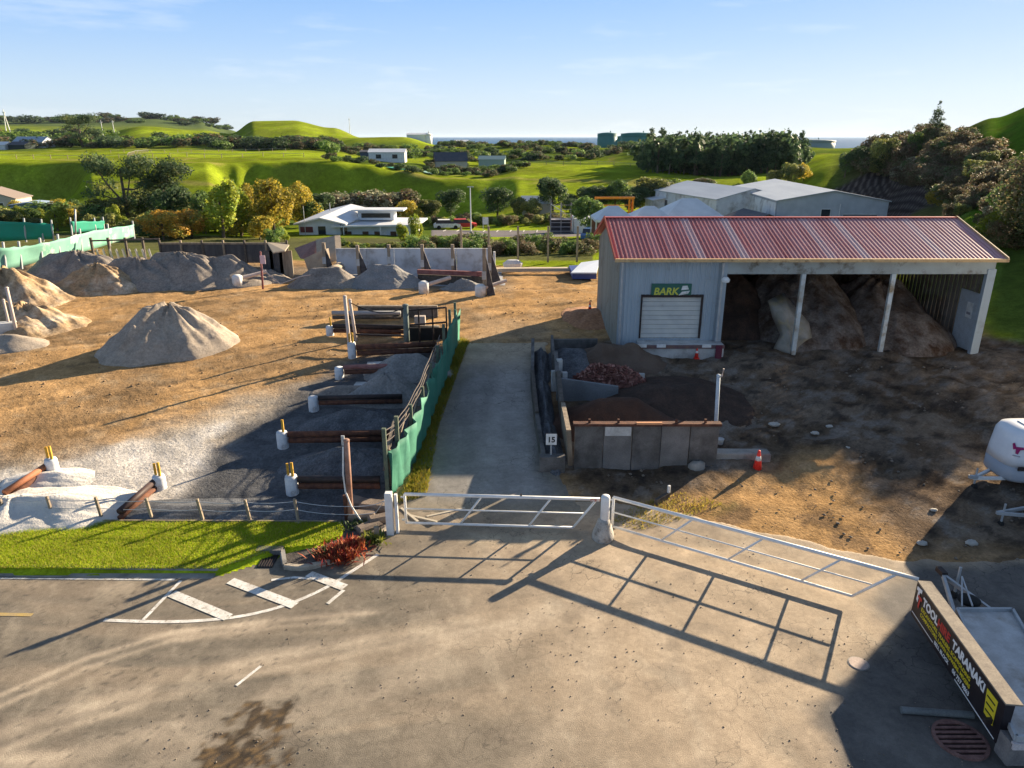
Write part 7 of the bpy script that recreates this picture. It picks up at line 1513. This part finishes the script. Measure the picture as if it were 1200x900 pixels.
for a in (D0, D0.lerp(D1, .8)): MB().bar(a - Vector((0, 0, .15)), hc, .07, .1).build('drawbar', galv, st)
MB().box(hc + Vector((0, .08, .05)), (.14, .3, .12)).build('coupling', dark_steel, st)
jk = MB().tube([hc + Vector((.22, -.25, -.45)), hc + Vector((.22, -.25, .4))], .035, 8).build('jockey_stand', galv, st); MB().tube([hc + Vector((.18, -.25, -.4)), hc + Vector((.26, -.25, -.4))], .1, 12).build('jockey_wheel', black_rubber, jk)
sw = P(1135, 706, .62); MB().lathe(sw, [(.2, 0), (.24, .04), (.24, .1), (.12, .14)], 18).build('spare_wheel', black_rubber, st, True); 
for s_ in (-.12, .12): MB().bar(D0 + Vector((.25 + s_, .05, .1)), hc + Vector((.12, -.5, .3)), .03, .03).build('cable_rod', galv, st)
MB().box(D3 + Vector((.3, .15, -.35)), (.7, .35, .5)).build('tail_box', M('tail_box', (.14, .13, .13), (.22, .2, .19), rough=.8), st)
MB().box(D3 + Vector((.1, -.03, -.12)), (.3, .08, .14)).build('tail_light', M('tail_grey', (.5, .45, .45)), st)
MB().bar(A + Vector((0, 0, .1)) + dp * 1.6, B + Vector((0, 0, .1)) + dp * 1.6, .1, .5).build('side_beam', dark_steel, st)
# white fibreglass trailer tank
tb = gp(1200, 580); o = empty('tank_trailer', tuple(tb), 'white rounded hire trailer with a magenta logo at the right frame edge', 'trailer')
fw_ = M('fibreglass_white', (.72, .74, .78), (.68, .7, .74), rough=.3, grain=.03, coat=.3); lg_ = M('fibreglass_grey', (.33, .36, .41), rough=.4, grain=.04)
cx, cy, z0 = tb.x + .55, tb.y + .7, tb.z + .45
def rbox(c, sx, sy, prof, n=8):
    vs = []; m_ = 0
    for s_, z in prof:
        ring = []
        for k in range(32):
            a = 2 * math.pi * k / 32; ca, sa = math.cos(a), math.sin(a); e = .5
            ring.append((c[0] + sx * s_ * math.copysign(abs(ca) ** e, ca), c[1] + sy * s_ * math.copysign(abs(sa) ** e, sa), c[2] + z))
        vs += ring; m_ += 1
    return MB().add(vs, [(i * 32 + k, i * 32 + (k + 1) % 32, (i + 1) * 32 + (k + 1) % 32, (i + 1) * 32 + k) for i in range(m_ - 1) for k in range(32)] + [tuple(range(31, -1, -1)), tuple(range((m_ - 1) * 32, m_ * 32))])
rbox((cx, cy, z0), 1.25, .82, [(.96, 0), (1.0, .08), (1.0, .5)]).build('lower_body', lg_, o, True)
rbox((cx, cy, z0), 1.25, .82, [(1.0, .505), (.985, .8), (.93, 1.45), (.85, 1.62), (.6, 1.68)]).build('upper_body', fw_, o, True)
MB().box((cx + .1, cy - .1, z0 + 1.69), (1.4, .8, .05), bev=.02).build('hatch', white_paint, o)
yl_ = cy - .82 * .985
n_l = Vector((-.66, -.75, .12)).normalized(); u_l = Vector((.75, -.66, 0)); v_l = n_l.cross(u_l); o_l = Vector((cx - 1.1 * .965, cy - .655 * .965, z0 + 1.12)) + n_l * .035
lgo = MB(); lgo.prism([o_l + u_l * a + v_l * b * (1 if v_l.z > 0 else -1) for a, b in ((-.17, .14), (-.12, .17), (-.06, .05), (.13, .08), (.17, .02), (.07, -.02), (.03, -.17), (-.04, -.15), (-.05, -.01), (-.12, -.04))], n_l * -.05); lgo.build('logo', M('logo_magenta', (.3, .02, .12)), o)
lgo = MB(); lgo.prism([o_l + u_l * a + v_l * b * (1 if v_l.z > 0 else -1) for a, b in ((-.1, -.22), (.1, -.22), (.1, -.24), (-.1, -.24))], n_l * -.05); lgo.build('logo_line', M('logo_grey', (.35, .33, .36)), o)
MB().box((cx - .95, yl_ - .02, z0 + .52), (.2, .05, .12)).build('latch', dark_steel, o)
h_ = gp(1137, 574) + Vector((0, 0, .42))
for yy in (-.45, .35): MB().bar(h_, (cx - .9, cy + yy, h_.z + .02), .08, .09).build('drawbar', white_metal, o)
MB().box(h_ + Vector((0, 0, .04)), (.25, .12, .1)).build('coupling', galv, o)
jk = MB().tube([h_ + Vector((.15, .1, -.3)), h_ + Vector((.15, .1, .3))], .03, 8).build('jockey_stand', galv, o); MB().tube([h_ + Vector((.1, .06, -.33)), h_ + Vector((.2, .06, -.33))], .09, 12).build('jockey_wheel', black_rubber, jk)
for yy in (-.78, .78): wl = MB().tube([(cx + .3, cy + yy - .09, tb.z + .28), (cx + .3, cy + yy + .09, tb.z + .28)], .29, 20).build('wheel', black_rubber, o, True); MB().tube([(cx + .3, cy + yy - .1, tb.z + .28), (cx + .3, cy + yy + .1, tb.z + .28)], .14, 12).build('rim', galv, wl)
# second low trailer beside it, only its drawbar shows
q2 = P(1168, 601, .45); o = empty('flat_trailer', tuple(P(1180, 612, 0)), 'low grey trailer with only its drawbar showing at the right frame edge', 'trailer')
for dy in (-.5, .5): MB().bar(q2, q2 + Vector((2.0, dy, .05)), .07, .09).build('drawbar', galv, o)
MB().box(q2 + Vector((3.2, 0, .1)), (2.6, 1.5, .12)).build('deck', galv, o)
for dy in (-.7, .7): MB().tube([q2 + Vector((3.2, dy - .08, -.15)), q2 + Vector((3.2, dy + .08, -.15))], .28, 18).build('wheel', black_rubber, o)
jk = MB().tube([q2 + Vector((.2, 0, -.35)), q2 + Vector((.2, 0, .3))], .03, 8).build('jockey_stand', galv, o); MB().tube([q2 + Vector((.15, 0, -.36)), q2 + Vector((.25, 0, -.36))], .08, 12).build('jockey_wheel', black_rubber, jk)
# ---------------- the sea air: one even box of thin haze round everything but the sky
hz_ = MB().box((0, 18000, 22), (43000, 38000, 98)); ho_ = hz_.build('haze', None)
mh = bpy.data.materials.new('haze_air'); mh.use_nodes = True; th2 = mh.node_tree; th2.nodes.remove(th2.nodes['Principled BSDF'])
pv = th2.nodes.new('ShaderNodeVolumePrincipled'); pv.inputs['Color'].default_value = (.6, .76, 1, 1); pv.inputs['Density'].default_value = .00002; pv.inputs['Anisotropy'].default_value = .2
th2.links.new(pv.outputs[0], th2.nodes['Material Output'].inputs['Volume']); ho_.data.materials.append(mh); tag(ho_, kind='stuff'); ho_['label'] = 'thin pale sea haze filling the air over the whole landscape'; ho_['category'] = 'haze'
# depot office out of frame on the right: its rear corner shades the lower right of the forecourt
gx, gy = 21.0, 24.9; bh = 6.15
o = empty('depot_office', (gx + 6, gy - 6.5, 0), 'two storey pale office block outside the frame on the right', 'building')
MB().box((gx + 6, gy - 6.5, bh / 2 - .1), (12, 13, bh)).build('wall', clad_white, o); MB().box((gx + 6, gy - 6.5, bh + .05), (12.1, 13.1, .14)).build('roof', roof_pale, o)
for k in range(4):
    for zz in (1.5, 4.4): MB().box((gx - .02, gy - 2 - k * 3, zz), (.08, 1.6, 1.2)).build('window', glass_dark, o)
# ---------------- members of the short rows are told apart by their order in the row
ORD = ['first', 'second', 'third', 'fourth', 'fifth', 'sixth', 'seventh', 'eighth', 'ninth', 'tenth', 'eleventh', 'twelfth']
bpy.context.view_layer.update()
byl = {}
for o in bpy.data.objects:
    if o.parent is None and o.get('group'): byl.setdefault((o['group'], o.get('label')), []).append(o)
for (g_, lb_), os_ in byl.items():
    if 2 <= len(os_) <= 12 and len(lb_.split()) <= 13:
        os_.sort(key=lambda o: o.location.x / max(1, o.location.y))
        for k, o in enumerate(os_): o['label'] = ORD[k] + ' from left, ' + lb_
